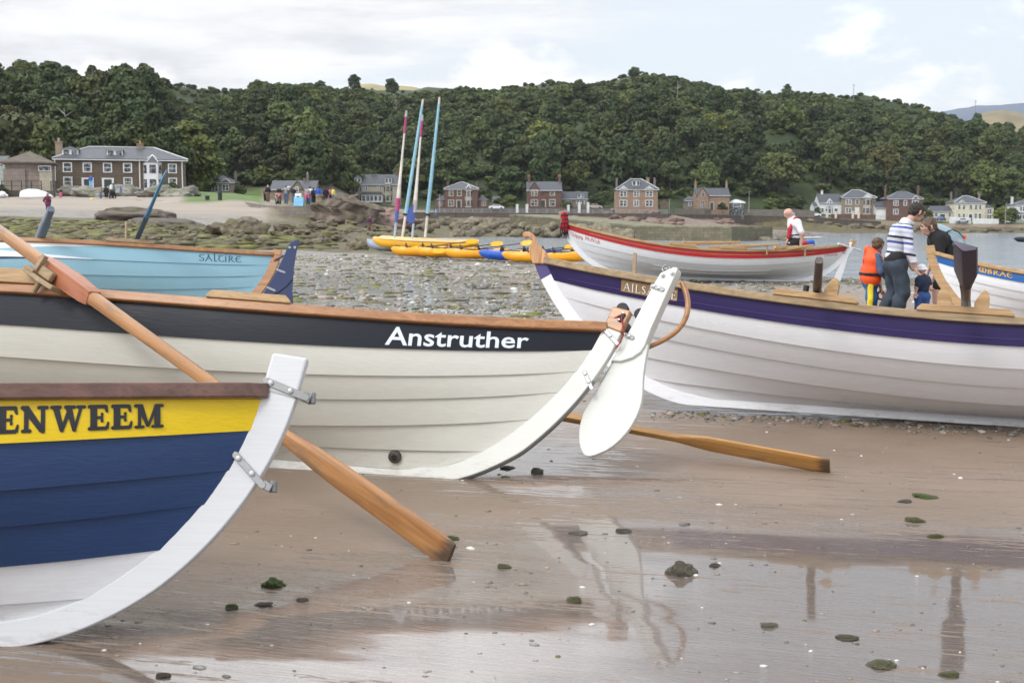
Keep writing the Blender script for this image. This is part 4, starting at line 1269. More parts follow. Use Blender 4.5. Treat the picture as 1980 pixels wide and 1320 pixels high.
def round_poly(poly, it=2):
    for _ in range(it):
        q = []
        for i in range(len(poly)):
            a, b = poly[i], poly[(i + 1) % len(poly)]
            q += [(a[0] * .75 + b[0] * .25, a[1] * .75 + b[1] * .25), (a[0] * .25 + b[0] * .75, a[1] * .25 + b[1] * .75)]
        poly = q
    return poly


def local_mesh(mb, root):
    """vertices given in world space, moved into the frame of root"""
    Mi = (Matrix.Translation(root.location) @ root.rotation_euler.to_matrix().to_4x4()).inverted()
    mb.v = [tuple(Mi @ Vector(p)) for p in mb.v]
    return mb


# ======================= cream skiff, black sheer strake =======================
HA, RA = build_skiff('A', 'cream clinker skiff with black top strake lettered Anstruther and white rudder', dict(sheer=M_['black_paint'], upper=M_['cream_paint'], lower=M_['cream_paint'],
                     gunwale=M_['oiled_wood'], stem=M_['offwhite_paint'], head=M_['oiled_wood']), ext=(.16, .125), keel_band=True)
wA, lA = boat_world(HA)
pts, wd = flat_word('Anstruther', .014)
uA0, uA1 = u_at_px(HA, RA, 0, .6, 744), u_at_px(HA, RA, 0, .6, 1022)
letter_on(HA, RA, 0, pts, wd, uA0, uA1, .30, .89, M_['letter_white'])
uP1 = u_at_px(HA, RA, 0, 0, 480)
thole_pad(HA, RA, uP1, .47, .045, 'pale_wood', pin=False)
uP0 = u_at_px(HA, RA, 0, 0, 78)
p0, t0_, o0, up0 = thole_pad(HA, RA, uP0, .55, .085, 'pale_wood', pin=False, w=.05)
# drain plug
uD = u_at_px(HA, RA, 5, .35, 762)
c = HA.strake(5, uD, .38); n = HA.normal(5, uD)
mb = MB(); mb.tube([c - n * .005, c + n * .012, c + n * .016], [.038, .036, .030], 20); dp = mb.build('drain_plug', pmat('corroded_brass', (.06, .048, .036), .6, .4, 20, bmp=.4), RA, smooth=40)
mb = MB(); mb.tube([c + n * .012, c + n * .020], [.020, .016], 16); mb.build('screw_cap', M_['black_rubber'], dp, smooth=40)
# stern fittings
tR = HA.land[0][-1]
nrm = Vector((0, -1, 0))
def stern_at(H, frac, d, side=-1, q='R'):
    i_, o_ = H.profile(q); j = frac * (len(i_) - 1); a = np.array([np.interp(j, range(len(i_)), i_[:, 0]), np.interp(j, range(len(i_)), i_[:, 1])])
    b = np.array([np.interp(j, range(len(i_)), o_[:, 0]), np.interp(j, range(len(i_)), o_[:, 1])]); p = a + (b - a) * d
    return Vector((p[0], .027 * side, p[1]))
bracket(None, M_['dull_steel'], RA, stern_at(HA, .985, .05) + Vector((-.02, -.006, .03)), stern_at(HA, .955, 1.08) + Vector((0, -.006, .0)), .024, .006)
bracket(None, M_['dull_steel'], RA, stern_at(HA, .80, .42) + Vector((0, -.001, 0)), stern_at(HA, .765, 1.2) + Vector((0, -.001, 0)), .022, .006)
hd_ = stern_at(HA, 1, .62) + Vector((.035, -.008, .085))
mb = MB(); mb.box(hd_ + Vector((0, -.004, -.012)), (.026, .012, .055), (0, .45, 0)); blk = mb.build('rope_cleat', M_['black_rubber'], RA, bevel=.004)
for dz in (.012, -.028):
    mb = MB(); cc = hd_ + Vector((dz * .45, -.011, dz)); mb.tube([cc, cc + Vector((0, -.003, 0))], .005, 8); mb.build('bolt', M_['bright_steel'], blk)
# red flecked rope along the gunwale to the cleat, then down to the rudder
rope = pmat('red_rope', (.34, .035, .028), .8, .5, 120, bmp=.6, bscale=300)
us = np.linspace(u_at_px(HA, RA, 0, 0, 930), .985, 14)
pth = [HA.pt(0, float(u), -1) + Vector((0, .05, .033 + .004 * math.sin(i * 1.3))) for i, u in enumerate(us)] + [hd_ + Vector((0, -.014, .0)), hd_ + Vector((.01, -.016, -.05)), hd_ + Vector((.028, -.012, -.10)), hd_ + Vector((.012, -.01, -.16)), hd_ + Vector((-.012, -.006, -.2))]
mb = MB(); mb.tube(pth, .0045, 7); mb.build('steering_line', rope, RA, smooth=80)
# round black fender ends behind the sternpost
for (px, py, r) in ((1204, 598, .036), (1238, 608, .034), (1210, 636, .034)):
    c = lA(at(px, py, 7.12)); mb = MB(); mb.tube([c + Vector((0, -.02, 0)), c + Vector((0, .035, 0))], [r, r * .98], 24); mb.build('rubber_roller', M_['black_rubber'], RA, smooth=40, bevel=.006)
# rudder: thick stock above, blade below, tiller arm behind
YR = 6.99
stock = [(1277, 527), (1261, 554), (1236, 602), (1213, 645), (1190, 685), (1181, 697), (1200, 698), (1222, 691), (1238, 680), (1246, 668), (1258, 636), (1282, 582), (1309, 523), (1310, 517), (1302, 516)]
blade = [(1181, 696), (1172, 716), (1150, 752), (1132, 780), (1120, 808), (1115.5, 834), (1117, 858), (1124, 876), (1134, 881), (1150, 877), (1175, 866), (1203, 842), (1224, 812), (1237, 780), (1240, 752), (1240, 730), (1244, 700), (1249, 672), (1252, 660), (1225, 675), (1200, 680)]
YAW = -.46
o_, u_, v_, poly = facing_plane(stock, YR, YAW, .40)
mb = MB(); mb.prism(poly, o_, u_, v_, -.078, .0); rud = local_mesh(mb, RA).build('rudder', M_['rudder_white'], RA, bevel=.006)
Mi = lambda p: lA(p)
_, _, _, pb = facing_plane([stock[0]] + blade, YR, YAW, .40)
mb = MB(); mb.prism(round_poly(pb[1:], 1), o_, u_, v_, -.056, -.022); local_mesh(mb, RA).build('rudder_blade', M_['rudder_white'], rud, bevel=.006)
def on_rudder(px, py, lift=0.0):
    _, _, _, q = facing_plane([stock[0], (px, py)], YR, YAW, .40)
    nn = u_.cross(v_)
    return lA(o_ + u_ * q[1][0] + v_ * q[1][1] + nn * lift)
rn = (RA.rotation_euler.to_matrix().inverted() @ (u_.cross(v_))).normalized()
if rn.y > 0: rn = -rn
lf = .002
for a, b in (((1262, 553), (1281, 560)), ((1206, 646), (1223, 653))):
    bracket(None, M_['dull_steel'], rud, on_rudder(*a, lf), on_rudder(*b, lf), .026, .005, n=rn, name='pintle_strap')
for px, py in ((1282, 533), (1300, 529)):
    c = on_rudder(px, py, .001); mb = MB(); mb.tube([c, c + rn * .006], [.014, .013], 14); mb.tube([c, c + rn * .012], [.008, .006], 8); mb.build('bolt', M_['dull_steel'], rud, smooth=40)
mb = MB(); mb.tube([on_rudder(1183, 696, -.03), on_rudder(1168, 722, -.03), on_rudder(1157, 742, -.03)], .006, 8); mb.build('pintle_rod', M_['bright_steel'], rud, smooth=60)
mb = MB(); c = on_rudder(1285, 521, -.02)
mb.tube([c + Vector((.02 * math.cos(a), .004 * math.sin(3 * a), .02 * math.sin(a) + .012)) for a in np.linspace(0, 6.2, 14)], .004, 6)
mb.tube([c + Vector((.006 + .014 * math.cos(a), .014 * math.sin(a), .008)) for a in np.linspace(0, 6.2, 12)], .004, 6)
mb.build('shackle', M_['bright_steel'], rud, smooth=60)
mb = MB(); q_ = [on_rudder(px, py, -.10) for px, py in ((1309, 535), (1318, 556), (1321, 580), (1316, 605), (1300, 628), (1276, 645), (1255, 655), (1225, 668), (1195, 682), (1172, 692))]
q_ = soft(q_); mb.tube(q_, [.021 - .007 * i / len(q_) for i in range(len(q_))], 10, sq=.8); mb.build('tiller_arm', M_['oiled_wood'], rud, smooth=60)

# ======================= yellow and navy skiff =======================
HP, RP = build_skiff('P', 'skiff with yellow top strake over navy planks and white bottom, cut by the frame', dict(sheer=M_['yellow_paint'], upper=M_['navy_paint'], lower=M_['white_paint'],
                     gunwale=M_['brown_wood'], stem=M_['stem_white'], head=M_['stem_white']), ext=(.14, .135))
parts, wd = fat_word('PITTENWEEM')
_, wE = fat_word('PITT'); _, wA_ = fat_word('PITTE')
uB, uE = u_at_px(HP, RP, 0, .5, 40), u_at_px(HP, RP, 0, .5, 318)
# ENWEEM: the E crosses the frame edge; N starts at px 42
xN = fat_word('PITTE')[1] + .07
u1 = uE; u0 = uE - (uE - uB) * wd / (wd - xN)
letter_on(HP, RP, 0, parts, wd, u0, u1, .27, .82, M_['letter_black'])
bracket(None, M_['dull_steel'], RP, stern_at(HP, 1, .18) + Vector((-.005, -.002, .035)), stern_at(HP, .985, 1.25) + Vector((.01, -.002, .03)), .026, .006)
bracket(None, M_['dull_steel'], RP, stern_at(HP, .80, .05) + Vector((0, -.002, .0)), stern_at(HP, .765, 1.2) + Vector((.0, -.002, .0)), .024, .006)
for fr, dz in ((.985, .03), (.765, 0)):
    c = stern_at(HP, fr, 1.25) + Vector((.01, .02, dz)); mb = MB(); mb.box(c, (.035, .05, .03), (0, .45, 0)); mb.tube([c + Vector((.018, .0, -.02)), c + Vector((.018, 0, .02))], .014, 10); mb.build('gudgeon_eye', M_['dull_steel'], RP, bevel=.003)

# ======================= white skiff, purple sheer strake =======================
HQ, RQ = build_skiff('Q', 'white clinker skiff with deep purple top strake, name board and carved wooden bow head', dict(sheer=M_['purple_paint'], upper=M_['white_paint'], lower=M_['white_paint'],
                     gunwale=M_['weathered_wood'], stem=M_['white_paint'], head=M_['weathered_wood'], stem_band=boat_paint('purple_stem_paint', (.05, .035, .16), .4, .15)), ext=(0, .1))
wQ, lQ = boat_world(HQ)
beak = [(1036, 511), (1041, 505), (1042, 497), (1036, 487), (1030, 476), (1026, 468), (1023, 463), (1019, 462), (1015, 460), (1013, 454), (1018, 450), (1025, 449), (1033, 452), (1039, 459), (1043, 468), (1047, 478), (1052, 484), (1058, 491), (1062, 500), (1064, 509), (1063, 511)]
beak = [(1031, 487 + 24), (1027, 498), (1023, 484), (1028, 473), (1030, 466), (1026, 460), (1019, 459), (1016, 462), (1012, 458), (1011, 452), (1016, 449), (1024, 449), (1031, 453), (1036, 460), (1040, 470), (1044, 477), (1051, 482), (1057, 489), (1061, 498), (1064, 511)]
stem_top = wQ((-HL - .0, 0, HQ.end['L'][0]))
o_, u_, v_, poly = facing_plane(beak, stem_top.y, -.25, 0.16)
mb = MB(); mb.prism(round_poly(poly, 1)[::-1] if False else poly, o_, u_, v_, -.03, .03)
local_mesh(mb, RQ).build('bow_head', M_['striped_wood'], RQ, bevel=.010)
# name board
uq0, uq1 = u_at_px(HQ, RQ, 0, .4, 1201), u_at_px(HQ, RQ, 0, .4, 1312)
mb = MB(); rows_ = []
for i in range(25):
    u = uq0 + (uq1 - uq0) * i / 24
    rows_.append([HQ.strake(0, u, .20, -1, .001), HQ.strake(0, u, .20, -1, .009), HQ.strake(0, u, .80, -1, .009), HQ.strake(0, u, .80, -1, .001)])
mb.loft(rows_); plate = mb.build('name_board', M_['plate_wood'], RQ, bevel=.002)
nparts, nw = [], 0
SER = {'A': (.80, [(.06, .04, .40, .98, .045, .05), (.40, .98, .72, .04, .10, .10), (.18, .36, .56, .36, .05, .05), (-.02, .02, .16, .02, .04, .04), (.60, .02, .84, .02, .04, .04)]),
       'I': (.36, [(.18, .02, .18, .98, .10, .10), (.06, .02, .30, .02, .04, .04), (.06, .98, .30, .98, .04, .04)]),
       'L': (.64, [(.16, .02, .16, .98, .10, .10), (.04, .98, .28, .98, .04, .04), (.04, .02, .60, .02, .05, .05), (.60, .0, .62, .24, .06, .03)]),
       'S': (.56, [(.46, .80, .30, .97, .05, .06), (.30, .97, .14, .85, .06, .10), (.14, .85, .14, .68, .10, .11), (.14, .68, .44, .36, .11, .11), (.44, .36, .44, .16, .11, .10), (.44, .16, .26, .03, .10, .06), (.26, .03, .08, .2, .06, .05)]),
       'P': (.60, [(.16, .02, .16, .98, .10, .10), (.04, .02, .30, .02, .04, .04), (.04, .97, .34, .97, .05, .05), (.34, .97, .5, .84, .06, .10), (.5, .84, .5, .66, .10, .10), (.5, .66, .34, .5, .10, .06), (.34, .5, .16, .5, .05, .05)]),
       'E': (.62, [(.16, .02, .16, .98, .10, .10), (.04, .98, .56, .98, .05, .05), (.16, .5, .42, .5, .05, .05), (.04, .02, .58, .02, .05, .05), (.56, 1, .57, .78, .05, .03), (.58, 0, .6, .24, .06, .03), (.42, .6, .42, .4, .04, .04)])}
for word, f0, f1 in (('AILSA', .05, .60), ('SE', .79, .985)):
    x, nparts = 0, []
    for ch in word:
        w_, st = SER[ch]
        for a in st: nparts.append(rib((a[0] + x, a[1]), (a[2] + x, a[3]), a[4], a[5], 2))
        x += w_ + .10
    letter_on(HQ, RQ, 0, nparts, x - .1, uq0 + (uq1 - uq0) * f0, uq0 + (uq1 - uq0) * f1, .32, .72, M_['letter_white'], off=.0105)
# thin moulding line scored along the purple strake
mb = MB(); us = np.linspace(-.93, .9, 60); mb.tube([HQ.strake(0, float(u), .72, -1, .0015) for u in us], .0022, 5); mb.build('moulding_line', boat_paint('purple_line', (.07, .06, .17), .3, .1), RQ)
uq = u_at_px(HQ, RQ, 0, 0, 1574); pQ1 = thole_pad(HQ, RQ, uq, .58, .045, 'pale_wood', pin=False, cheeks=[(.10, False)])
uq = u_at_px(HQ, RQ, 0, 0, 1862); pQ2 = thole_pad(HQ, RQ, uq, .60, .045, 'pale_wood', pin=False, cheeks=[(-.13, True), (.10, False)])
mb = MB(); c = pQ1[0]; mb.tube([c + pQ1[1] * -.075 + pQ1[3] * .03, c + pQ1[1] * -.075 + pQ1[3] * .09], .02, 10); mb.build('thole_pin', M_['black_rubber'], RQ, smooth=50)

# ======================= pale blue skiff =======================
HS, RS = build_skiff('S', 'sky blue clinker skiff with white pennant stripes and wooden stem behind the cream skiff', dict(sheer=M_['skyblue_paint'], upper=M_['skyblue_paint'], lower=M_['skyblue_paint'],
                     gunwale=M_['oiled_wood'], stem=M_['oiled_wood'], head=M_['oiled_wood']), ext=(.1, .08))
wS, lS = boat_world(HS)
parts, wd = pen_word('SAltiRe', .12, .14, .5)
letter_on(HS, RS, 0, parts, wd, u_at_px(HS, RS, 0, .5, 385), u_at_px(HS, RS, 0, .5, 466), .30, .80, M_['letter_navy'], off=.002)
# white pointed stripes of the flag painted across the strakes
def flag(H, root, k, quad, mat, n=24, off=.0016):
    """quad: u0, u1, (v_top, v_bot) at u0 and at u1"""
    mb = MB(); rows_ = []
    for i in range(n + 1):
        f = i / n; u = quad[0] + (quad[1] - quad[0]) * f
        a = quad[2][0] + (quad[3][0] - quad[2][0]) * f; b = quad[2][1] + (quad[3][1] - quad[2][1]) * f
        rows_.append([H.strake(k, u, a, -1, off), H.strake(k, u, b, -1, off)])
    mb.loft(rows_, closed=False, cap=False); return mb.build('painted_stripe', mat, root)
flag(HS, RS, 0, (u_at_px(HS, RS, 0, .3, -60), u_at_px(HS, RS, 0, .1, 205), (.16, .62), (.10, .14)), M_['white_paint'])
flag(HS, RS, 0, (u_at_px(HS, RS, 0, .9, -60), u_at_px(HS, RS, 0, .95, 178), (.52, .99), (.96, .995)), M_['white_paint'])
flag(HS, RS, 0, (u_at_px(HS, RS, 0, .1, -60), u_at_px(HS, RS, 0, .1, 36), (.0, .16), (.0, .14)), M_['indigo_paint'])
flag(HS, RS, 1, (u_at_px(HS, RS, 1, .1, -60), u_at_px(HS, RS, 1, .1, 70), (.02, .2), (.02, .06)), M_['indigo_paint'])
rs = [(579.5, 463), (570, 465), (561, 470), (555, 480), (548, 497), (534, 525), (516, 557), (503, 576), (497, 596), (515, 612), (545, 618), (567, 612), (567.5, 593), (565.5, 562), (568.5, 516), (574, 484)]
Yr = float(wS((HL, 0, .9)).y) + .02
o_, u_, v_, poly = facing_plane(rs, Yr, .18, .2)
mb = MB(); mb.prism(poly, o_, u_, v_, -.02, .02); rudS = local_mesh(mb, RS).build('rudder', M_['indigo_paint'], RS, bevel=.006)
def on_rs(px, py, lift):
    _, _, _, q = facing_plane([rs[0], (px, py)], Yr, .18, .2); return lS(o_ + u_ * q[1][0] + v_ * q[1][1] + u_.cross(v_) * lift)
rnS = (RS.rotation_euler.to_matrix().inverted() @ u_.cross(v_)).normalized()
for a, b in (((536, 522), (550, 527)), ((517, 556), (531, 562))):
    bracket(None, M_['bright_steel'], rudS, on_rs(*a, .021), on_rs(*b, .021), .028, .006, n=rnS, name='pintle_strap', bolts=1)
for px in (560, 570):
    c = on_rs(px, 479, .021); mb = MB(); mb.tube([c, c + rnS * .008], .018, 12); mb.build('bolt', M_['bright_steel'], rudS)
mb = MB(); mb.tube([on_rs(px, py, .0225) for px, py in ((504, 576), (520, 573), (538, 566), (554, 554), (565, 541))], .007, 6); mb.build('blade_edge', M_['black_paint'], rudS)
mb = MB(); mb.tube([on_rs(530, 502, -.1), on_rs(549, 492, -.05)], .018, 8); mb.build('tiller_arm', M_['brown_wood'], rudS)
thole_pad(HS, RS, u_at_px(HS, RS, 0, 0, 252), .6, .05, 'weathered_wood', pin=False)
us_ = u_at_px(HS, RS, 0, 0, 243); p, t, o2, up = rest_frame(HS, us_)
mb = MB(); mb.tube([p, p + up * .30], [(.022, .014)] * 2, 4); mb.build('thole_pin', M_['weathered_wood'], RS)

# ======================= white skiff, red sheer strake (far) =======================
HC, RC = build_skiff('C', 'white skiff with red top strake and tartan scarf on its bow, propped upright', dict(sheer=M_['red_paint'], upper=M_['white_paint'], lower=M_['white_paint'],
                     gunwale=M_['pale_wood'], stem=M_['white_paint'], head=M_['pale_wood']), ext=(.28, .14))
wC, lC = boat_world(HC)
parts, wd = pen_word('Chippy McNish', .12, .08, .45)
letter_on(HC, RC, 1, parts, wd, u_at_px(HC, RC, 1, .3, 1104), u_at_px(HC, RC, 1, .3, 1160), .16, .60, M_['letter_red'], off=.003)
parts, wd = pen_word('FNiseaL', .12, .08, .45)
letter_on(HC, RC, 1, parts, wd, u_at_px(HC, RC, 1, .3, 1594), u_at_px(HC, RC, 1, .3, 1621), .10, .5, M_['letter_red'], off=.003)
mb = MB(); us = np.linspace(-.85, .7, 50); mb.tube([HC.strake(0, float(u), .55, -1, .003) for u in us], .006, 5); mb.build('moulding_line', M_['pale_wood'], RC)
for k, v_ in ((3, .05), (4, .05)):
    mb = MB(); us = np.linspace(-.42, .38, 40); mb.tube([HC.strake(k, float(u), v_, -1, .008) for u in us], .014, 6); mb.build('bilge_runner', M_['white_paint'], RC, smooth=50)
for px in (1320, 1418, 1520):
    thole_pad(HC, RC, u_at_px(HC, RC, 0, 0, px), .62, .07, 'pale_wood', pin=True)
rC = [(1648, 467), (1643, 470), (1636, 481), (1628, 500), (1620, 520), (1613, 538), (1611, 546), (1616, 551), (1624, 545), (1631, 525), (1638, 500), (1645, 478)]
Yr = float(wC((HL, 0, .8)).y) - .02
o_, u_, v_, poly = facing_plane(rC, Yr, .0, 0.03)
mb = MB(); mb.prism(poly, o_, u_, v_, -.03, .03); rudC = local_mesh(mb, RC).build('rudder', M_['white_paint'], RC, bevel=.01)
mb = MB(); a = lC(at(1621, 471, Yr - .4)); b = lC(at(1664, 484, Yr + .4)); mb.tube([a, b], .022, 8); mb.build('rudder_yoke', M_['white_paint'], rudC, smooth=60)
mb = MB(); mb.tube([lC(at(1596, 474, Yr - .25)), lC(at(1634, 489, Yr - .05))], .010, 6); mb.build('yoke_line', M_['pale_wood'], rudC)

# ======================= white skiff with bright blue strake =======================
HK, RK = build_skiff('K', 'white skiff with bright blue top strake, gold letters and varnished wooden stem', dict(sheer=M_['blue_paint'], upper=M_['white_paint'], lower=M_['white_paint'],
                     gunwale=M_['pale_wood'], stem=M_['pale_wood'], head=M_['pale_wood']), ext=(.11, .1))
parts, wd = pen_word('CUmBRAe', .17, .13, .5)
letter_on(HK, RK, 0, parts, wd, u_at_px(HK, RK, 0, .5, 1868), u_at_px(HK, RK, 0, .5, 1958), .22, .74, M_['letter_gold'], off=.002)

# ======================= maroon topped skiff =======================
HB, RB = build_skiff('B', 'white boat with dark maroon top strake beyond the blue topped skiff', dict(sheer=M_['maroon_paint'], upper=M_['white_paint'], lower=M_['white_paint'],
                     gunwale=M_['oiled_wood'], stem=M_['white_paint'], head=M_['white_paint']), ext=(.12, .1))
wB, lB = boat_world(HB)
parts, wd = pen_word('Boatie', .13, .12, .6)
letter_on(HB, RB, 0, parts, wd, u_at_px(HB, RB, 0, .5, 1946), u_at_px(HB, RB, 0, .5, 1990), .25, .8, M_['letter_tan'], off=.003)
mb = MB(); a = Vector(HB.land[0][0]); mb.tube([a + Vector((-.06, -.05, -.02)), a + Vector((-.12, -.07, .06)), a + Vector((-.02, -.06, .10)), a + Vector((.06, -.07, .02)), a + Vector((-.05, -.08, -.1)), a + Vector((-.04, -.09, -.3))], .022, 7)
mb.build('mooring_rope', pmat('hemp_rope', (.33, .25, .2), .9, .3, 60), RB, smooth=60)
for px, py in ((1240, 0),): pass


# ======================= oars and loose gear =======================
def oar(name, label, a, b, secs, mats, blade=None, roll=0.0, group='oars', cat='oar', extra=None):
    """a: handle end, b: blade tip (world). secs: (fraction, half width across, half depth, material)"""
    a, b = Vector(a), Vector(b); d = (b - a); L = d.length; d.normalize()
    x = d; z = Vector((0, 0, 1)); z = (z - x * x.dot(z)).normalized(); y = z.cross(x)
    Mw = Matrix((x, y, z)).transposed() @ Matrix.Rotation(roll, 3, 'X')
    root = empty(name, a, Mw.to_euler())
    tag(root, label, cat, group)
    for nm, mat, rs_, n, sm in secs:
        mb = MB(); rings = []
        for f, hw, hh in rs_:
            ring = []
            for q in range(n):
                an = 2 * math.pi * (q + .5) / n
                if n == 6:
                    ring = [(f * L, hw * a_, hh * b_) for a_, b_ in ((1, .5), (-1, .5), (-1, -.1), (-.1, -1), (.1, -1), (1, -.1))]; break
                if n == 4: ring.append((f * L, hw * (1 if math.cos(an) > 0 else -1), hh * (1 if math.sin(an) > 0 else -1)))
                else:
                    ca, sa = math.cos(an), math.sin(an); e = .55
                    ring.append((f * L, hw * math.copysign(abs(ca) ** e, ca), hh * math.copysign(abs(sa) ** e, sa)))
            rings.append(ring)
        if nm == 'blade' and mat.name.startswith('oar_') and mat.name != 'oar_blue':   # blackened, frayed tip
            mat = mat.copy(); t_ = mat.node_tree; b_s = t_.nodes['Principled BSDF']; src = b_s.inputs['Base Color'].links[0].from_socket
            ox = nd(t_, 'ShaderNodeSeparateXYZ', None, Vector=coords(t_, 'Object')).outputs[0]
            nz = noise(t_, coords(t_, 'Object', (6, 30, 30)), 1.5, 6, .7).outputs[0]
            fz = smooth(t_, math_n(t_, 'ADD', ox, math_n(t_, 'MULTIPLY', math_n(t_, 'SUBTRACT', nz, .5), .16)), L - .09, L - .02)
            t_.links.new(mixc(t_, math_n(t_, 'MULTIPLY', fz, .85), src, (.045, .035, .028, 1)), b_s.inputs['Base Color'])
        mb.loft(rings); mb.build(nm, mat, root, smooth=sm, bevel=.004 if n == 4 else 0)
    return root


# nearer oar: rests on the pad of the cream skiff, blade tip on the sand
tip = ground_at(872, 1085); tip.z = .025
mid = at(112, 528, (wA(p0).y - .06))
dd = (tip - mid)
hand = mid - dd * .42
o1 = oar('oar', 'long wooden oar resting on the cream skiff, worn blade tip on the sand', hand, tip, [
    ('shaft', M_['oar_wood'], [(0, .017, .017), (.05, .02, .02), (.10, .022, .022), (.12, .030, .030), (.255, .036, .036), (.3235, .036, .037), (.50, .031, .033), (.70, .027, .031), (.735, .027, .030)], 12, 35),
    ('sleeve', M_['sleeve_wood'], [(.258, .034, .037), (.275, .043, .046), (.30, .047, .05), (.335, .047, .05), (.365, .044, .046), (.378, .037, .040)], 4, None),
    ('blade', M_['oar_wood'], [(.733, .026, .030), (.76, .024, .038), (.80, .022, .052), (.84, .018, .060), (.97, .014, .062), (.995, .012, .060), (1, .011, .054)], 12, 40)], None, roll=-.12, group='oars of the cream skiff')
# kingpin block and plate under the sleeve (belongs to the skiff)
kp = lA(mid)
x_ = (RA.rotation_euler.to_matrix().inverted() @ dd).normalized()
z_ = Vector((0, 0, 1)); y_ = z_.cross(x_).normalized(); z2 = x_.cross(y_)
rot = Matrix((x_, y_, z2)).transposed()
mb = MB(); mb.prism([(-.17, -.05), (-.13, -.075), (.04, -.085), (.13, -.05), (.13, .05), (-.17, .05)], kp - z2 * .062 - y_ * .035, x_, y_, -.026, .0); mb.build('oar_plate', M_['weathered_wood'], RA, bevel=.004)
mb = MB(); mb.box(kp - y_ * .066 - z2 * .03 + x_ * .01, (.12, .034, .055), rot); mb.build('oar_cheek', M_['weathered_wood'], RA, bevel=.008)
mb = MB(); mb.box(kp - y_ * .082 - z2 * .01 - x_ * .065, (.03, .03, .12), rot); mb.box(kp - y_ * .095 - z2 * .055 - x_ * .085, (.09, .045, .02), rot); mb.build('thole_pin', M_['weathered_wood'], RA, bevel=.003)
mb = MB(); mb.tube([kp - z2 * .08 - x_ * .04 - y_ * .04, kp - z2 * .16 - x_ * .04 - y_ * .04], .016, 8); mb.build('thole_peg', M_['weathered_wood'], RA)
# farther oar: from behind the sternpost, blade flat on the sand to the right
t2 = ground_at(1604, 915); t2.z = .04
m2 = at(1095, 806, 7.75)
d2 = m2 - t2
o2_ = oar('oar', 'golden wooden oar with its blade lying flat on the sand right of the white rudder', t2 + d2 * 2.9, t2, [
    ('shaft', M_['oar_gold'], [(0, .018, .018), (.5, .034, .034), (.66, .027, .026), (.78, .024, .022), (.80, .024, .022)], 12, 35),
    ('blade', M_['oar_gold'], [(.795, .024, .022), (.81, .022, .024), (.826, .020, .038), (.85, .017, .056), (.99, .012, .060), (.999, .011, .058), (1, .010, .054)], 12, 40)], None, roll=.62, group='oars of the cream skiff')
# oars of the purple topped skiff, handles and a blade standing up towards the camera
b_ = wQ(pQ1[0] + pQ1[3] * .08)
e_ = at(1584, 503, b_.y - .55)
oar('oar', 'dark brown oar handle standing up from the purple topped skiff, small anchor on its end', e_, b_ + (b_ - e_) * 1.6, [
    ('shaft', M_['dark_pole_wood'], [(0, .022, .022), (.02, .026, .026), (.3, .029, .029), (1, .03, .03)], 16, 40)], None, group='oars of the purple topped skiff')
oo = bpy.data.objects[-1] if False else None
b_ = wQ(pQ2[0] + pQ2[3] * .10)
e_ = at(1866, 476, b_.y - .75)
bl = oar('oar', 'dark purple oar blade standing upright on the rail of the purple topped skiff', e_, b_ + (b_ - e_) * 1.0, [
    ('shaft', M_['dark_pole_wood'], [(.36, .036, .028), (.42, .029, .028), (.5, .027, .027), (.62, .03, .03), (1, .034, .034)], 12, 40),
    ('blade', boat_paint('purple_blade', (.035, .026, .055), .38, .5, .4, scuff=(.14, .12, .12)), [(0, .064, .030), (.004, .068, .034), (.03, .068, .036), (.24, .070, .034), (.35, .040, .032), (.40, .030, .030)], 6, 20)], None, roll=.3, group='oars of the purple topped skiff')
# oars of the pale blue skiff
for px0, py0, px1, py1, dy, lab, blue in ((265, 462, 322, 330, 1.1, 'blue bladed oar leaning up out of the sky blue skiff', True), (78, 458, 99, 404, .55, 'grey painted oar handle leaning up from the sky blue skiff', False)):
    u = u_at_px(HS, RS, 0, 0, px0); b_ = wS(HS.pt(0, u) + Vector((0, .06, .03))); b_ = at(px0, py0, b_.y); e_ = at(px1, py1, b_.y - dy)
    if blue:
        oar('oar', lab, e_, b_ + (b_ - e_) * .8, [('shaft', boat_paint('slate_paint', (.05, .075, .11), .4, .4), [(.30, .03, .03), (.36, .034, .034), (1, .036, .036)], 12, 40),
            ('blade', boat_paint('oar_blue', (.04, .17, .30), .35, .4), [(0, .006, .02), (.03, .014, .055), (.06, .018, .062), (.30, .024, .064), (.36, .03, .034)], 12, 40)], None, roll=.5, group='oars of the sky blue skiff')
    else:
        oar('oar', lab, e_, b_ + (b_ - e_) * 1.2, [('shaft', boat_paint('greyblue_paint', (.13, .165, .21), .4, .5), [(0, .038, .038), (.015, .042, .042), (.18, .042, .042), (.20, .055, .055), (1, .055, .055)], 14, 40)], None, group='oars of the sky blue skiff')
# oars laid in the red topped skiff
for k, (pa, pb, ya, yb) in enumerate((((1432, 468), (1318, 471), -.3, .6), ((1508, 472), (1370, 480), -.4, .5), ((1573, 474), (1484, 487), -.3, .4))):
    u = u_at_px(HC, RC, 0, 0, pb[0]); by = wC(HC.pt(0, u)).y
    a_ = at(pa[0], pa[1], by + .5 + ya); b_ = at(pb[0], pb[1], by + .12)
    oar('oar', ['pale wooden oar propped high over the thwarts of the red topped skiff, leftmost of three', 'pale wooden oar over the gunwale of the red topped skiff, middle of three', 'pale wooden oar by the bald man in the red topped skiff, rightmost of three'][k], a_, b_, [
        ('shaft', M_['pale_wood'], [(0, .03, .025), (.3, .035, .03), (.4, .05, .04), (1, .05, .045)], 8, 40)], None, group='oars of the red topped skiff')
    mb = MB(); mb.tube([(0, 0, 0), (0, 0, -.22)], .02, 6); q = mb.build('oar_rest', M_['weathered_wood'], RC); q.location = lC(a_ + (b_ - a_) * .18)


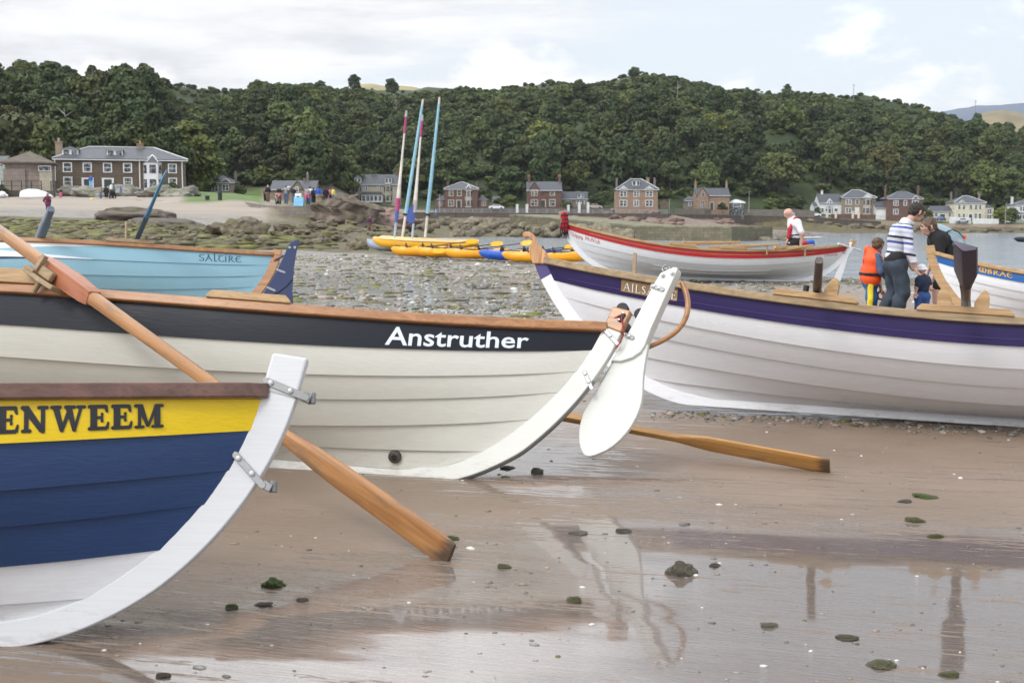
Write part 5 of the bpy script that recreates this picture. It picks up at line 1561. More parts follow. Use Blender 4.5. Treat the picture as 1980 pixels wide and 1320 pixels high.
def prop(px, py0, py1, Y, label):
    a, b = at(px, py1, Y), at(px + 2, py0, Y + .12)
    mb = MB(); mb.tube([a - Vector((0, 0, .03)), b], [(.055, .055), (.055, .055)], 4, phase=.785)
    o = mb.build('boat_prop', M_['weathered_wood'], None, bevel=.01); return tag(o, label, 'prop')


prop(1226, 489, 527, 27.15, 'short wooden post propping the red topped skiff upright')

# tartan scarf tied over the bow of the red topped skiff
tart, tnt, tb = new_mat('tartan')
ov = coords(tnt, 'Object', (1, 1, 1)); sx = nd(tnt, 'ShaderNodeSeparateXYZ', None, Vector=ov)
w1 = math_n(tnt, 'SINE', math_n(tnt, 'MULTIPLY', sx.outputs[2], 55.0)); w2 = math_n(tnt, 'SINE', math_n(tnt, 'MULTIPLY', sx.outputs[0], 70.0))
cc = mixc(tnt, smooth(tnt, w1, .5, .7), (.30, .006, .022, 1), (.05, .004, .012, 1)); cc = mixc(tnt, math_n(tnt, 'MULTIPLY', smooth(tnt, w2, .6, .8), .7), cc, (.02, .004, .01, 1))
tnt.links.new(cc, tb.inputs['Base Color']); tb.inputs['Roughness'].default_value = .9
bw = wC((-HL - .06, 0, HC.end['L'][0] + .16))
sc = empty('scarf', bw); sc.scale = (.82, .82, .82); tag(sc, 'red and black tartan scarf knotted round the bow of the red topped skiff', 'scarf')
mb = MB(); mb.ball((0.02, -.05, .02), (.10, .09, .10), 12, 8)
mb.tube([(0.02, -.04, .05), (.03, -.12, -.05), (-.02, -.15, -.22), (-.05, -.16, -.36)], [(.06, .045), (.075, .03), (.07, .025), (.085, .022)], 10)
mb.tube([(0.03, -.05, .04), (.08, -.10, -.1), (.08, -.14, -.3), (.06, -.15, -.46)], [(.06, .045), (.07, .03), (.07, .025), (.085, .022)], 10)
mb.build('cloth', tart, sc, smooth=60)
mb = MB()
for i in range(14):
    x0 = -.10 + .018 * i if i < 7 else .0 + .018 * (i - 7); z0 = -.35 if i < 7 else -.45
    mb.tube([(x0, -.15, z0), (x0 + random.uniform(-.02, .02), -.15, z0 - .08), (x0 + random.uniform(-.03, .03), -.15, z0 - .17)], [.012, .01, .006], 5)
mb.build('fringe', pmat('black_wool', (.012, .01, .012), .95, .3, 30), sc)
# ------------------------------------------------------------------ trees
def leaf_mat(name, c1, c2, c3):
    m, nt, b = new_mat(name)
    P = nt.nodes.new('ShaderNodeNewGeometry')
    oi = nt.nodes.new('ShaderNodeObjectInfo').outputs['Random']
    n1 = noise(nt, P.outputs['Position'], .35, 4, .6).outputs[0]
    n2 = noise(nt, P.outputs['Position'], 1.6, 3, .6).outputs[0]
    c = mixc(nt, smooth(nt, n1, .3, .7), c4(c1), c4(c2))
    c = mixc(nt, smooth(nt, n2, .5, .75), c, c4(c3))
    k = nd(nt, 'ShaderNodeMapRange', None, i0=oi, i1=0.0, i2=1.0, i3=.72, i4=1.25).outputs[0]
    c = mixc(nt, 1.0, c, k, 'MULTIPLY')
    r2 = math_n(nt, 'FRACT', math_n(nt, 'MULTIPLY', oi, 7.31))
    c = mixc(nt, math_n(nt, 'MULTIPLY', smooth(nt, r2, .5, 1.0), .7), c, mixc(nt, 1.0, c, (1.28, 1.08, .82, 1), 'MULTIPLY'))
    nt.links.new(c, b.inputs['Base Color'])
    b.inputs['Roughness'].default_value = .65
    b.inputs['Specular IOR Level'].default_value = .25
    MATS[name] = m
    return m


leaf_mat('foliage_dark', (.034, .052, .020), (.054, .078, .027), (.070, .093, .032))
leaf_mat('foliage_mid', (.048, .068, .026), (.074, .098, .034), (.096, .120, .042))
leaf_mat('foliage_light', (.078, .104, .032), (.112, .142, .042), (.135, .165, .050))
leaf_mat('foliage_brown', (.060, .066, .028), (.085, .090, .036), (.10, .108, .04))
pmat('bark', (.085, .07, .055), .85, .3, 2)
pmat('bark_pale', (.26, .24, .21), .8, .2, 2)


def crown_arrays(seed, n_lobe=24, per=120, size=.085, height_k=1.0, wide=1.0):
    """unit crown (radius about 1, base at z 0, top about 2): leaf clumps on many lobes, gaps between"""
    r = np.random.default_rng(seed)
    V = []
    lob = []
    for i in range(n_lobe):
        th = r.uniform(0, 6.283); hgt = r.beta(1.6, 1.3)
        prof_ = math.sin(math.pi * min(1, .16 + hgt * .84)) ** .62
        rad = prof_ * r.uniform(.45, .92) * wide
        lob.append((rad * math.cos(th), rad * math.sin(th), .18 + hgt * 1.6 * height_k, r.uniform(.17, .34)))
    lob.append((0, 0, 1.25 * height_k, .55)); lob.append((0, 0, .75 * height_k, .55))
    for cx, cy, cz, s in lob:
        n = int(per * (s / .32) ** 2)
        d = r.normal(size=(n, 3)); d /= np.linalg.norm(d, axis=1)[:, None]
        d[:, 2] = np.where(d[:, 2] < -.35, -d[:, 2], d[:, 2])
        rr = s * r.uniform(.72, 1.12, (n, 1))
        c = np.array([cx, cy, cz]) + d * rr * [1, 1, .8]
        nn = d + r.normal(size=(n, 3)) * .45; nn /= np.linalg.norm(nn, axis=1)[:, None]
        t = np.cross(nn, r.normal(size=(n, 3))); t /= np.linalg.norm(t, axis=1)[:, None] + 1e-9
        bt = np.cross(nn, t); sz = size * r.uniform(.55, 1.35, (n, 1))
        V.append(np.stack([c - t * sz - bt * sz * .7, c + t * sz * .8 - bt * sz, c + t * sz + bt * sz * .8, c - t * sz * .7 + bt * sz], 1))
    V = np.concatenate(V)
    return V.reshape(-1, 3), np.arange(len(V) * 4).reshape(-1, 4)


CROWNS = []
for i in range(9):
    V, F = crown_arrays(100 + i, n_lobe=[40, 46, 34, 42, 38, 48, 36, 32, 40][i], per=95, size=.062, height_k=[1, 1.15, .85, 1, 1.3, .9, 1.1, .8, 1][i], wide=[1, .9, 1.1, 1, .8, 1.1, .95, 1.1, 1][i])
    CROWNS.append((V, F))


def trunk_mb(seed, pale=False):
    r = random.Random(seed)
    mb = MB()
    top = (r.uniform(-.08, .08), r.uniform(-.08, .08), 1.1)
    mb.tube([(0, 0, -.5), (r.uniform(-.03, .03), 0, 0.1), (top[0] * .5, top[1] * .5, .6), top], [.075, .06, .045, .02], 7)
    for k in range(5):
        a = r.uniform(0, 6.28); z0 = r.uniform(.15, .7); L = r.uniform(.4, .8)
        p0 = Vector((top[0] * .5, top[1] * .5, z0)); p1 = p0 + Vector((math.cos(a) * L * .5, math.sin(a) * L * .5, L * .45)); p2 = p1 + Vector((math.cos(a) * L * .4, math.sin(a) * L * .4, L * .5))
        mb.tube([p0, p1, p2], [.032, .02, .008], 5)
    return mb


TREE_PROTO = {}


def tree(px, Y, r_m, kind, mat, label, group, hscale=1.0, z=None, name='tree'):
    key = (kind, mat)
    x = (px - 990) / FPX * Y
    g = hz(x, Y) if z is None else z
    if key not in TREE_PROTO:
        V, F = CROWNS[kind]
        root = empty(name, (0, 0, 0))
        np_mesh('crown', V, F, MATS[mat], root)
        trunk_mb(kind).build('trunk', MATS['bark'], root, smooth=60)
        TREE_PROTO[key] = root
        o = root
    else:
        src = TREE_PROTO[key]
        o = src.copy(); COL.objects.link(o); o.name = name
        for ch in src.children:
            c = ch.copy(); COL.objects.link(c); c.parent = o; c.name = ch.name.split('.')[0]
    o.location = (x, Y, g + r_m * .1)
    o.scale = (r_m, r_m, r_m * hscale)
    o.rotation_euler = (0, 0, random.uniform(0, 6.28))
    return tag(o, label, 'tree', group)


LAB = {'foliage_dark': 'dark green broadleaf tree of the wooded hillside', 'foliage_mid': 'mid green broadleaf tree of the wooded hillside',
       'foliage_light': 'pale yellow green broadleaf tree of the wooded hillside', 'foliage_brown': 'brownish olive broadleaf tree of the wooded hillside'}


def foot_d(px): return float(np.interp(px, [-400, 0, 200, 360, 420, 600, 780, 860, 1060, 1290, 1450, 1700, 1850, 2000, 2400], [222, 218, 220, 228, 352, 330, 402, 392, 386, 392, 425, 446, 446, 448, 455]))
def ridge_d(px): return float(np.interp(px, [-400, 0, 300, 450, 600, 760, 860, 1250, 1700, 2000, 2400], [480, 480, 490, 520, 560, 600, 620, 620, 640, 650, 650]))


rt = random.Random(4)
placed = []
def try_tree(px, Y, r_m, mats, wts, hs, mind=.62):
    x = (px - 990) / FPX * Y
    for (ax, ay, ar) in placed:
        if (ax - x) ** 2 + (ay - Y) ** 2 < (mind * (ar + r_m)) ** 2: return False
    placed.append((x, Y, r_m))
    mt = rt.choices(mats, wts)[0]
    tree(px, Y, r_m, rt.randrange(9), mt, LAB[mt], 'broadleaf trees of the wooded hillside', hs)
    return True


MT = ['foliage_dark', 'foliage_mid', 'foliage_light', 'foliage_brown']
n = 0; tries = 0
while n < 288 and tries < 9000:
    tries += 1
    px = rt.uniform(-120, 2110)
    f, rg = foot_d(px), ridge_d(px)
    t = rt.random() ** 1.35 * .64
    Y = f + 6 + (rg - f) * t
    k = 1.0 if px > 380 else .86
    r_m = rt.uniform(4.9, 8.2) * k * (1 - .8 * t)
    w = [5, 5, 3.2 * (1 - t), 1.2] if px > 380 else [8, 4, 1.2, 1.5]
    if try_tree(px, Y, r_m, MT, w, rt.uniform(.85, 1.15)): n += 1
# single trees that break the skyline
for px, dy, r_m, mt, hs in ((626, 5, 2.9, 'foliage_dark', .85), (760, -8, 3.6, 'foliage_dark', 1.15), (690, -6, 3.6, 'foliage_dark', .9), (285, 0, 3.6, 'foliage_dark', .9), (322, -4, 3.4, 'foliage_dark', .85), (190, 0, 3, 'foliage_dark', .8),
                            (1225, -6, 3.2, 'foliage_mid', .9), (1515, 4, 2.2, 'foliage_dark', 1.0), (60, 0, 3, 'foliage_dark', .8), (120, 2, 3, 'foliage_mid', .8)):
    tree(px, ridge_d(px) - 4 + dy, r_m, rt.randrange(9), mt, 'dark tree standing up from the skyline of the ridge', 'trees on the skyline of the ridge', hs)
# bare pale stems standing among the crowns
def snag(px, py, h, label):
    f, rg = foot_d(px), ridge_d(px)
    best = min((abs(660 - 0 - 0), Y) for Y in (f,))
    for Y in np.linspace(f, rg, 120):
        p = Vector(((px - 990) / FPX * Y, Y, hz((px - 990) / FPX * Y, Y)))
        fw = p.y * CP - (p.z - EYE) * SP; q = 660 - FPX * (p.y * SP + (p.z - EYE) * CP) / fw
        if q <= py: break
    r = random.Random(px)
    mb = MB(); mb.tube([(0, 0, -1), (.2, 0, h * .5), (-.1, 0, h)], [.20, .14, .05], 6)
    for k in range(6):
        z0 = h * r.uniform(.3, .85); a = r.choice((-1, 1)); mb.tube([(.1, 0, z0), (a * r.uniform(.8, 2.2), r.uniform(-.5, .5), z0 + r.uniform(1, 2.6))], [.12, .03], 5)
    o = mb.build('dead_tree', MATS['bark_pale'], None, smooth=60, loc=(p.x, p.y - 9, p.z - 1)); tag(o, label, 'tree')


snag(165, 285, 8, 'bare pale dead tree above the brown pavilion')
snag(772, 225, 9, 'bare grey dead tree behind the tips of the masts')
snag(1300, 190, 8, 'thin pale dead trunk high under the rounded hilltop')


def scrub():
    """the closed mass of bushes and small trees that fills the hillside between the trees and up to the ridge"""
    r = np.random.default_rng(21)
    protos = [crown_arrays(300 + i, 7, 46, .17, .8, 1.0) for i in range(6)]
    Vs, Fs, off, mats = [], [], 0, []
    cnt = 0
    for i in range(5600):
        px = r.uniform(-150, 2140); f, rg = foot_d(px), ridge_d(px)
        t = 1.02 * r.random() ** .8
        if .02 < r.random() and 640 < px < 900 and t > .93 and abs(px - 690) > 40: continue
        Y = f + 3 + (rg - f) * t
        rad = r.uniform(1.3, 3.3) * (1 - .5 * (t > .85)) * (1 if px > 380 else .85)
        x = (px - 990) / FPX * Y
        V, F = protos[r.integers(6)]
        a = r.uniform(0, 6.28); c, s = math.cos(a), math.sin(a)
        W_ = np.stack([(V[:, 0] * c - V[:, 1] * s) * rad * 1.25, (V[:, 0] * s + V[:, 1] * c) * rad * 1.25, V[:, 2] * rad * .8], -1)
        Vs.append((x, Y, W_)); Fs.append(F + off); off += len(V); mats.append(np.full(len(F), r.choice([0, 1, 2], p=[.5, .42, .08])))
    zs = height(np.array([v[0] for v in Vs]), np.array([v[1] for v in Vs]))
    V = np.concatenate([w + [x, y, z - .3] for (x, y, w), z in zip(Vs, zs)])
    o = np_mesh('woodland', V, np.concatenate(Fs), [MATS['foliage_dark'], MATS['foliage_mid'], MATS['foliage_light']])
    o.data.polygons.foreach_set('material_index', np.concatenate(mats).astype(np.int32))
    tag(o, 'dense scrub and undergrowth covering the hillside up to the ridge', kind='stuff')


scrub()


# ------------------------------------------------------------------ buildings
def stone_mat(name, c1, c2, scale=1.2):
    m, nt, b = new_mat(name)
    v = coords(nt, 'Object')
    vo = nd(nt, 'ShaderNodeTexBrick', {'offset': .5}, Vector=nd(nt, 'ShaderNodeMapping', None, Vector=v, Rotation=(R(90), 0, 0)).outputs[0], Scale=scale, Color1=c4(c1), Color2=c4(c2), Mortar=c4(c1, .75), i5=.02)
    n1 = noise(nt, v, .9, 6, .65).outputs[0]
    c = mixc(nt, smooth(nt, n1, .3, .75), vo.outputs[0], c4(c1, .75))
    nt.links.new(c, b.inputs['Base Color']); b.inputs['Roughness'].default_value = .85
    MATS[name] = m
    return m


stone_mat('sandstone', (.27, .215, .155), (.34, .275, .205))
stone_mat('pinkstone', (.30, .205, .145), (.36, .255, .185))
stone_mat('redstone', (.145, .080, .064), (.185, .108, .088))
stone_mat('creamstone', (.40, .36, .28), (.46, .42, .34))
stone_mat('greystone', (.20, .175, .15), (.26, .23, .20))
stone_mat('brownharl', (.118, .090, .064), (.140, .108, .078), .5)
stone_mat('harl_pink', (.25, .205, .175), (.30, .25, .215), .5)
stone_mat('cream_render', (.68, .63, .48), (.72, .67, .52), .4)
stone_mat('white_render', (.74, .75, .75), (.78, .79, .79), .4)
stone_mat('wall_stone', (.105, .085, .07), (.15, .12, .10), .8)
stone_mat('garden_wall', (.19, .17, .145), (.25, .225, .19), .8)
pmat('slate', (.078, .082, .092), .55, .22, 1.5, stretch=(1, 1, 6), rand=.12)
pmat('old_tile', (.13, .105, .082), .8, .25, 1.2, stretch=(1, 1, 5))
pmat('lead_white', (.66, .67, .68), .5, .08, 2)
pmat('trim_stone', (.42, .38, .32), .8, .12, 2)
pmat('chimney_pot', (.40, .17, .07), .7, .15, 3)
gm, gnt, gb = new_mat('window_glass')
gn = noise(gnt, coords(gnt, 'Object'), 2.2, 3, .5).outputs[0]
gnt.links.new(mixc(gnt, smooth(gnt, gn, .45, .6), (.02, .025, .03, 1), (.20, .22, .24, 1)), gb.inputs['Base Color'])
gb.inputs['Roughness'].default_value = .12
MATS['glass'] = gm
pmat('door_dark', (.03, .045, .045), .4, .1, 3)
pmat('door_white', (.7, .7, .7), .4, .1, 3)


def window(root, x, z, w, h, yf=0.0, frame='lead_white', sur=.14, bars='sash', name='window'):
    """glass set in the wall plane with a surround, frame and bars; faces -y"""
    mb = MB(); mb.box((x, yf - .02, z), (w, .06, h)); g = mb.build(name, MATS['glass'], root)
    mb = MB()
    s = sur
    for dx, dz, sx, sz in ((0, h / 2 + s / 2, w + 2 * s, s), (0, -h / 2 - s / 2, w + 2 * s, s), (-w / 2 - s / 2, 0, s, h), (w / 2 + s / 2, 0, s, h)):
        mb.box((x + dx, yf - .05, z + dz), (sx, .12, sz))
    if bars in ('sash', 'two'):
        mb.box((x, yf - .06, z + h * .02), (w, .07, .07))
    if bars == 'two':
        mb.box((x, yf - .062, z), (.16, .08, h))
    mb.build('frame', MATS[frame], g)
    return g


def house(name, px0, px1, Y, wall, depth, h, roof='hip', rh=2.5, label='', base=None, z=None, yaw=0.0, rmat='slate', over=.35, eave_white=True, gable_w=0.0, cat='house'):
    """facade towards the shore between two photo columns at distance Y; local x along the facade, -y out of it"""
    xa, xb = (px0 - 990) / FPX * Y, (px1 - 990) / FPX * Y
    w = (xb - xa) / math.cos(yaw)
    cx = (xa + xb) / 2
    g = hz(cx, Y) if z is None else z
    root = empty(name, (cx, Y, g), (0, 0, yaw))
    tag(root, label, cat)
    mb = MB()
    D = depth
    mb.box((0, D / 2, h / 2 - 1.5), (w, D, h + 3))
    if roof == 'gable':
        mb.prism([(0, 0), (D, 0), (D / 2, rh)], (-w / 2, 0, h), (0, 1, 0), (0, 0, 1), 0, .3)
        mb.prism([(0, 0), (D, 0), (D / 2, rh)], (w / 2 - .3, 0, h), (0, 1, 0), (0, 0, 1), 0, .3)
    mb.build('wall', MATS[wall], root)
    mb = MB(); o_ = over; t = .16
    if roof == 'hip':
        r = min(D / 2, w / 2) * .98
        q = (w / 2 - r) if w >= D else 0.02; qd = 0.0 if w >= D else D / 2 - r
        A = [(-w / 2 - o_, -o_, h), (w / 2 + o_, -o_, h), (w / 2 + o_, D + o_, h), (-w / 2 - o_, D + o_, h)]
        ridge = [(-q - .01, D / 2, h + rh), (q + .01, D / 2, h + rh)]
        vs = [(a[0], a[1], a[2] + dz) for dz in (0, t) for a in A] + [(p[0], p[1], p[2] + t) for p in ridge]
        mb.add(vs, [(3, 2, 1, 0), (0, 1, 5, 4), (1, 2, 6, 5), (2, 3, 7, 6), (3, 0, 4, 7), (4, 5, 9, 8), (6, 7, 8, 9), (5, 6, 9), (7, 4, 8)])
    else:
        sl = math.hypot(D / 2, rh)
        for s_ in (0, 1):
            poly = [(-o_, -o_ * rh / (D / 2)), (D / 2, rh), (D / 2, rh + t), (-o_, -o_ * rh / (D / 2) + t)]
            if s_: poly = [(D - a, b) for a, b in poly][::-1]
            mb.prism(poly, (-w / 2 - .2, 0, h + .02), (0, 1, 0), (0, 0, 1), 0, w + .4)
    ro = mb.build('roof', MATS[rmat], root)
    if eave_white:
        mb = MB(); mb.box((0, -o_ + .0, h - .06), (w + 2 * o_, .10, .14)); mb.build('gutter', MATS['lead_white'], root)
        if roof == 'hip':
            mb = MB()
            for a, b in ((A[0], ridge[0]), (A[1], ridge[1]), (ridge[0], ridge[1])):
                mb.tube([(a[0], a[1], a[2] + t + .05), (b[0], b[1], b[2] + t + .05)], .09, 5)
            mb.build('ridge_flashing', MATS['lead_white'] if eave_white == 2 else pmat('lead_grey', (.30, .31, .33), .5, .1, 2), ro)
    return root, ro, w


def chimney(ro, x, y, z0, z1, w=.9, d=.7, mat='greystone', pots=2):
    mb = MB(); mb.box((x, y, (z0 + z1) / 2), (w, d, z1 - z0)); mb.box((x, y, z1 + .06), (w + .16, d + .16, .16)); c = mb.build('chimney', MATS[mat], ro)
    return c


def pots(root_ro, x, y, z, n=2, mat='chimney_pot'):
    for i in range(n):
        mb = MB(); mb.tube([(x + (i - (n - 1) / 2) * .4, y, z), (x + (i - (n - 1) / 2) * .4, y, z + .75)], [.15, .12], 8); mb.build('chimney_pot', MATS[mat], root_ro, smooth=60)


def bay(root, x, w, z0, z1, proj=.8, mat='trim_stone', roof='slate', rows=1, gab=0.0, half=.55):
    """canted bay window over one or more storeys"""
    P = [(x - w / 2, .05), (x - w / 2 * half, -proj), (x + w / 2 * half, -proj), (x + w / 2, .05)]
    mb = MB(); mb.prism(P, (0, 0, 0), (1, 0, 0), (0, 1, 0), z0, z1); b = mb.build('bay', MATS[mat], root)
    hh = (z1 - z0) / rows
    for r_ in range(rows):
        zc = z0 + hh * (r_ + .52)
        mb = MB()
        for a, c in ((P[0], P[1]), (P[1], P[2]), (P[2], P[3])):
            d = Vector((c[0] - a[0], c[1] - a[1], 0)); L = d.length; m_ = Vector(((a[0] + c[0]) / 2, (a[1] + c[1]) / 2, zc)); an = math.atan2(d.y, d.x)
            if L > 1.6:
                for k in (-.25, .25): mb.box(m_ + d * k, (L * .36, .1, hh * .58), (0, 0, an))
            else: mb.box(m_, (L * .62, .1, hh * .58), (0, 0, an))
        mb.build('bay_glass', MATS['glass'], b)
    mb = MB(); k = len(P); top = gab or .8
    C_ = [(p[0] + (p[0] - x) * .12, p[1] - (.15 if p[1] < 0 else 0)) for p in P]
    vs = [(p[0], p[1], z1) for p in C_] + [(x, .1, z1 + top)]
    mb.add(vs, [(0, 1, 4), (1, 2, 4), (2, 3, 4), (3, 2, 1, 0)]); mb.build('bay_roof', MATS[roof], b)
    mb = MB()
    for a in C_: mb.tube([(a[0], a[1], z1 + .04), (x, .1, z1 + top + .04)], .07, 4)
    mb.build('bay_trim', MATS['lead_white'], b)
    return b


def dormer(ro, x, y, z, w=1.6, h=1.5, peak=.6, hip=True):
    mb = MB(); mb.box((x, y + 1.0, z + h / 2), (w, 2.0, h)); d = mb.build('dormer', MATS['lead_white'], ro)
    mb = MB()
    for k in (-.26, .26): mb.box((x + k * w, y - .02, z + h * .55), (w * .34, .08, h * .62))
    mb.build('pane', MATS['glass'], d)
    mb = MB(); a = w / 2 + .15; mb.add([(x - a, y - .2, z + h), (x + a, y - .2, z + h), (x + a, y + 2.2, z + h), (x - a, y + 2.2, z + h), (x, y + .3, z + h + peak), (x, y + 2.2, z + h + peak)],
                                   [(0, 1, 4), (1, 2, 5, 4), (3, 0, 4, 5), (2, 3, 5), (3, 2, 1, 0)]); mb.build('dormer_roof', MATS['slate'], d)
    return d


def gablet(root, x, y, z, w, h, mat, roofmat='slate', white=True):
    mb = MB(); mb.prism([(-w / 2, 0), (w / 2, 0), (0, h)], (x, y + 2.6, z), (1, 0, 0), (0, 0, 1), 0, 2.6); g = mb.build('gablet', MATS[mat], root)
    mb = MB()
    for s in (-1, 1): mb.tube([(x + s * (w / 2 + .2), y - .1, z - .15), (x, y - .1, z + h + .1)], .11, 5)
    mb.build('bargeboard', MATS['lead_white' if white else 'slate'], g)
    mb = MB()
    for s in (-1, 1):
        mb.add([(x + s * (w / 2 + .2), y - .05, z - .1), (x, y - .05, z + h + .08), (x, y + 2.8, z + h + .08), (x + s * (w / 2 + .2), y + 2.8, z - .1)], [(0, 1, 2, 3)])
    mb.build('gablet_roof', MATS[roofmat], g)
    return g


def door(root, x, w=1.1, h=2.1, mat='door_dark', frame='lead_white', z0=0.0):
    mb = MB(); mb.box((x, -.03, z0 + h / 2), (w, .08, h)); d = mb.build('door', MATS[mat], root)
    mb = MB(); mb.box((x, -.05, z0 + h + .12), (w + .6, .14, .24)); mb.box((x - w / 2 - .14, -.05, z0 + h / 2), (.28, .12, h)); mb.box((x + w / 2 + .14, -.05, z0 + h / 2), (.28, .12, h)); mb.build('frame', MATS[frame], d)


def pxx(px, Y, root):   # photo column to local x on the facade
    return ((px - 990) / FPX * Y - root.location.x) / math.cos(root.rotation_euler.z)


# long brown house on the left
Y = 172
zb = at(240, 369, Y).z
rt_, ro, w = house('terrace_house', 126, 356, Y, 'brownharl', 8.5, 5.2, 'hip', 2.25, 'long brown two storey house with white windows, two dormers and bay', z=zb, eave_white=2, yaw=.27)
rt_.scale = (1, 1, .81)
u = lambda px: pxx(240 + (px - 240) * .93, Y, rt_)
for px in (140, 177, 215, 253, 339): window(rt_, u(px), 3.85, .9, 1.35)
for px in (140, 253, 339): window(rt_, u(px), 1.45, .9, 1.35)
for px in (177, 215): door(rt_, u(px), 1.0, 1.9)
bay(rt_, u(301), 2.5, 0, 4.85, .9, 'lead_white', 'slate', 2, 1.25)
dormer(ro, u(145), 1.1, 5.65, 2.05, 1.35, .45); dormer(ro, u(229), 1.1, 5.65, 2.1, 1.3, .12)
chimney(ro, u(122), 3.2, 5.2, 8.2, .9, 1.2, 'sandstone'); pots(ro, u(122), 3.2, 8.2, 1, 'creamstone'); chimney(ro, u(277), 4.2, 6.4, 8.15, .9, .8, 'sandstone'); pots(ro, u(277), 4.2, 8.15, 1)
mb = MB()
for px in (117, 276, 358): mb.tube([(u(px), -.08, 0), (u(px), -.08, 5.1)], .09, 6)
mb.build('downpipe', MATS['lead_white'], rt_)
# pavilion with hipped tiled roof
Y = 160
rt_, ro, w = house('pavilion', 22, 100, Y, 'harl_pink', 6.2, 3.55, 'hip', 1.5, 'single storey pinkish pavilion with brown hipped roof beside the long brown house', z=at(60, 370, Y).z, rmat='old_tile', over=.65, eave_white=0, yaw=.25, cat='pavilion')
u = lambda px: pxx(px, Y, rt_)
mb = MB(); mb.box((u(38), -.15, 1.45), (2.6, .3, 2.7)); mb.build('shutter_panel', MATS['harl_pink'], rt_)
mb = MB(); mb.box((u(93), -.22, 1.3), (1.5, .4, 2.6)); mb.build('porch', MATS['creamstone'], rt_)
window(rt_, u(92), 2.55 + .35, 1.4, .55, -.42, bars='none', sur=.06)
# low house at the left edge behind the pavilion
rt_, ro, w = house('cottage', -70, 8, 185, 'white_render', 7, 3.0, 'gable', 1.6, 'pale cottage partly seen at the left frame edge behind the pavilion', z=at(0, 362, 185).z)
window(rt_, pxx(2, 185, rt_), 1.6, .6, 1.0)
# small bungalow on the lawn
Y = 320
rt_, ro, w = house('bungalow', 396, 456, Y, 'greystone', 7, 2.9, 'hip', 1.75, 'small grey single storey house on the green lawn', z=at(425, 375.5, Y).z)
u = lambda px: pxx(px, Y, rt_)
for px in (408, 440): window(rt_, u(px), 1.65, 1.5, 1.4, bars='two', sur=.12)
window(rt_, u(422.5), 1.55, .7, 1.6)
gablet(rt_, u(441), -.05, 2.9, 3.0, 1.0, 'greystone')
for px in (399, 454): chimney(ro, u(px), 3.4, 3, 5.3, .6, .6, 'greystone'); pots(ro, u(px), 3.4, 5.3, 1, 'greystone')
# cottage behind the crowd
Y = 255
rt_, ro, w = house('cottage', 527, 612, Y, 'sandstone', 6.5, 2.9, 'gable', 1.75, 'sandstone cottage with slate roof and front gable behind the group of people', z=at(570, 394, Y).z)
u = lambda px: pxx(px, Y, rt_)
gablet(rt_, u(578), -.4, 2.2, 3.6, 2.3, 'sandstone', white=False)
mb = MB(); mb.box((u(578), -.2, 1.1), (3.4, .45, 2.3)); mb.build('wall', MATS['sandstone'], rt_)
window(rt_, u(577.5), 2.85, .5, .75, -.42); window(rt_, u(540), 1.5, .7, 1.0)
mb = MB(); mb.box((u(560), .55, 3.4), (.7, .1, .3), (R(-28), 0, 0)); mb.build('skylight', MATS['lead_white'], ro)
chimney(ro, u(593), 3.2, 4.2, 6.0, .5, .6, 'greystone'); pots(ro, u(593), 3.2, 5.9, 1, 'creamstone'); chimney(ro, u(587), 3.2, 4.2, 5.2, .5, .5, 'greystone')
# sandstone double villa with two dormers
Y = 372
rt_, ro, w = house('villa', 681, 772, Y, 'creamstone', 9, 5.3, 'gable', 3.0, 'pale stone double house with two white dormers behind the masts', z=at(725, 391.5, Y).z)
u = lambda px: pxx(px, Y, rt_)
for px in (693, 752): bay(rt_, u(px), 2.6, 0, 5.2, .7, 'creamstone', 'slate', 2, .4); dormer(ro, u(px + .5), .4, 5.5, 2.0, 1.8, .8)
for px in (709, 735): window(rt_, u(px), 4.2, 1.0, 1.3, bars='two', sur=.1)
mb = MB(); mb.box((u(722), -.9, 1.15), (6.2, 1.8, 2.3)); pch = mb.build('porch', MATS['white_render'], rt_)
mb = MB()
for k in range(5): mb.box((u(722) - 2.4 + k * 1.2, -1.82, 1.2), (.85, .08, 1.5))
mb.build('pane', MATS['glass'], pch)
mb = MB(); mb.prism([(-3.3, 0), (3.3, 0), (2.6, .8), (-2.6, .8)], (u(722), 0, 2.3), (1, 0, 0), (0, 0, 1), 0, 2.0); mb.build('porch_roof', MATS['slate'], pch)
for px in (685, 768): chimney(ro, u(px), 4.4, 6.5, 9.6, .8, .9, 'redstone')
chimney(ro, u(722.5), 3.6, 6, 8.2, 1.3, .8, 'greystone')
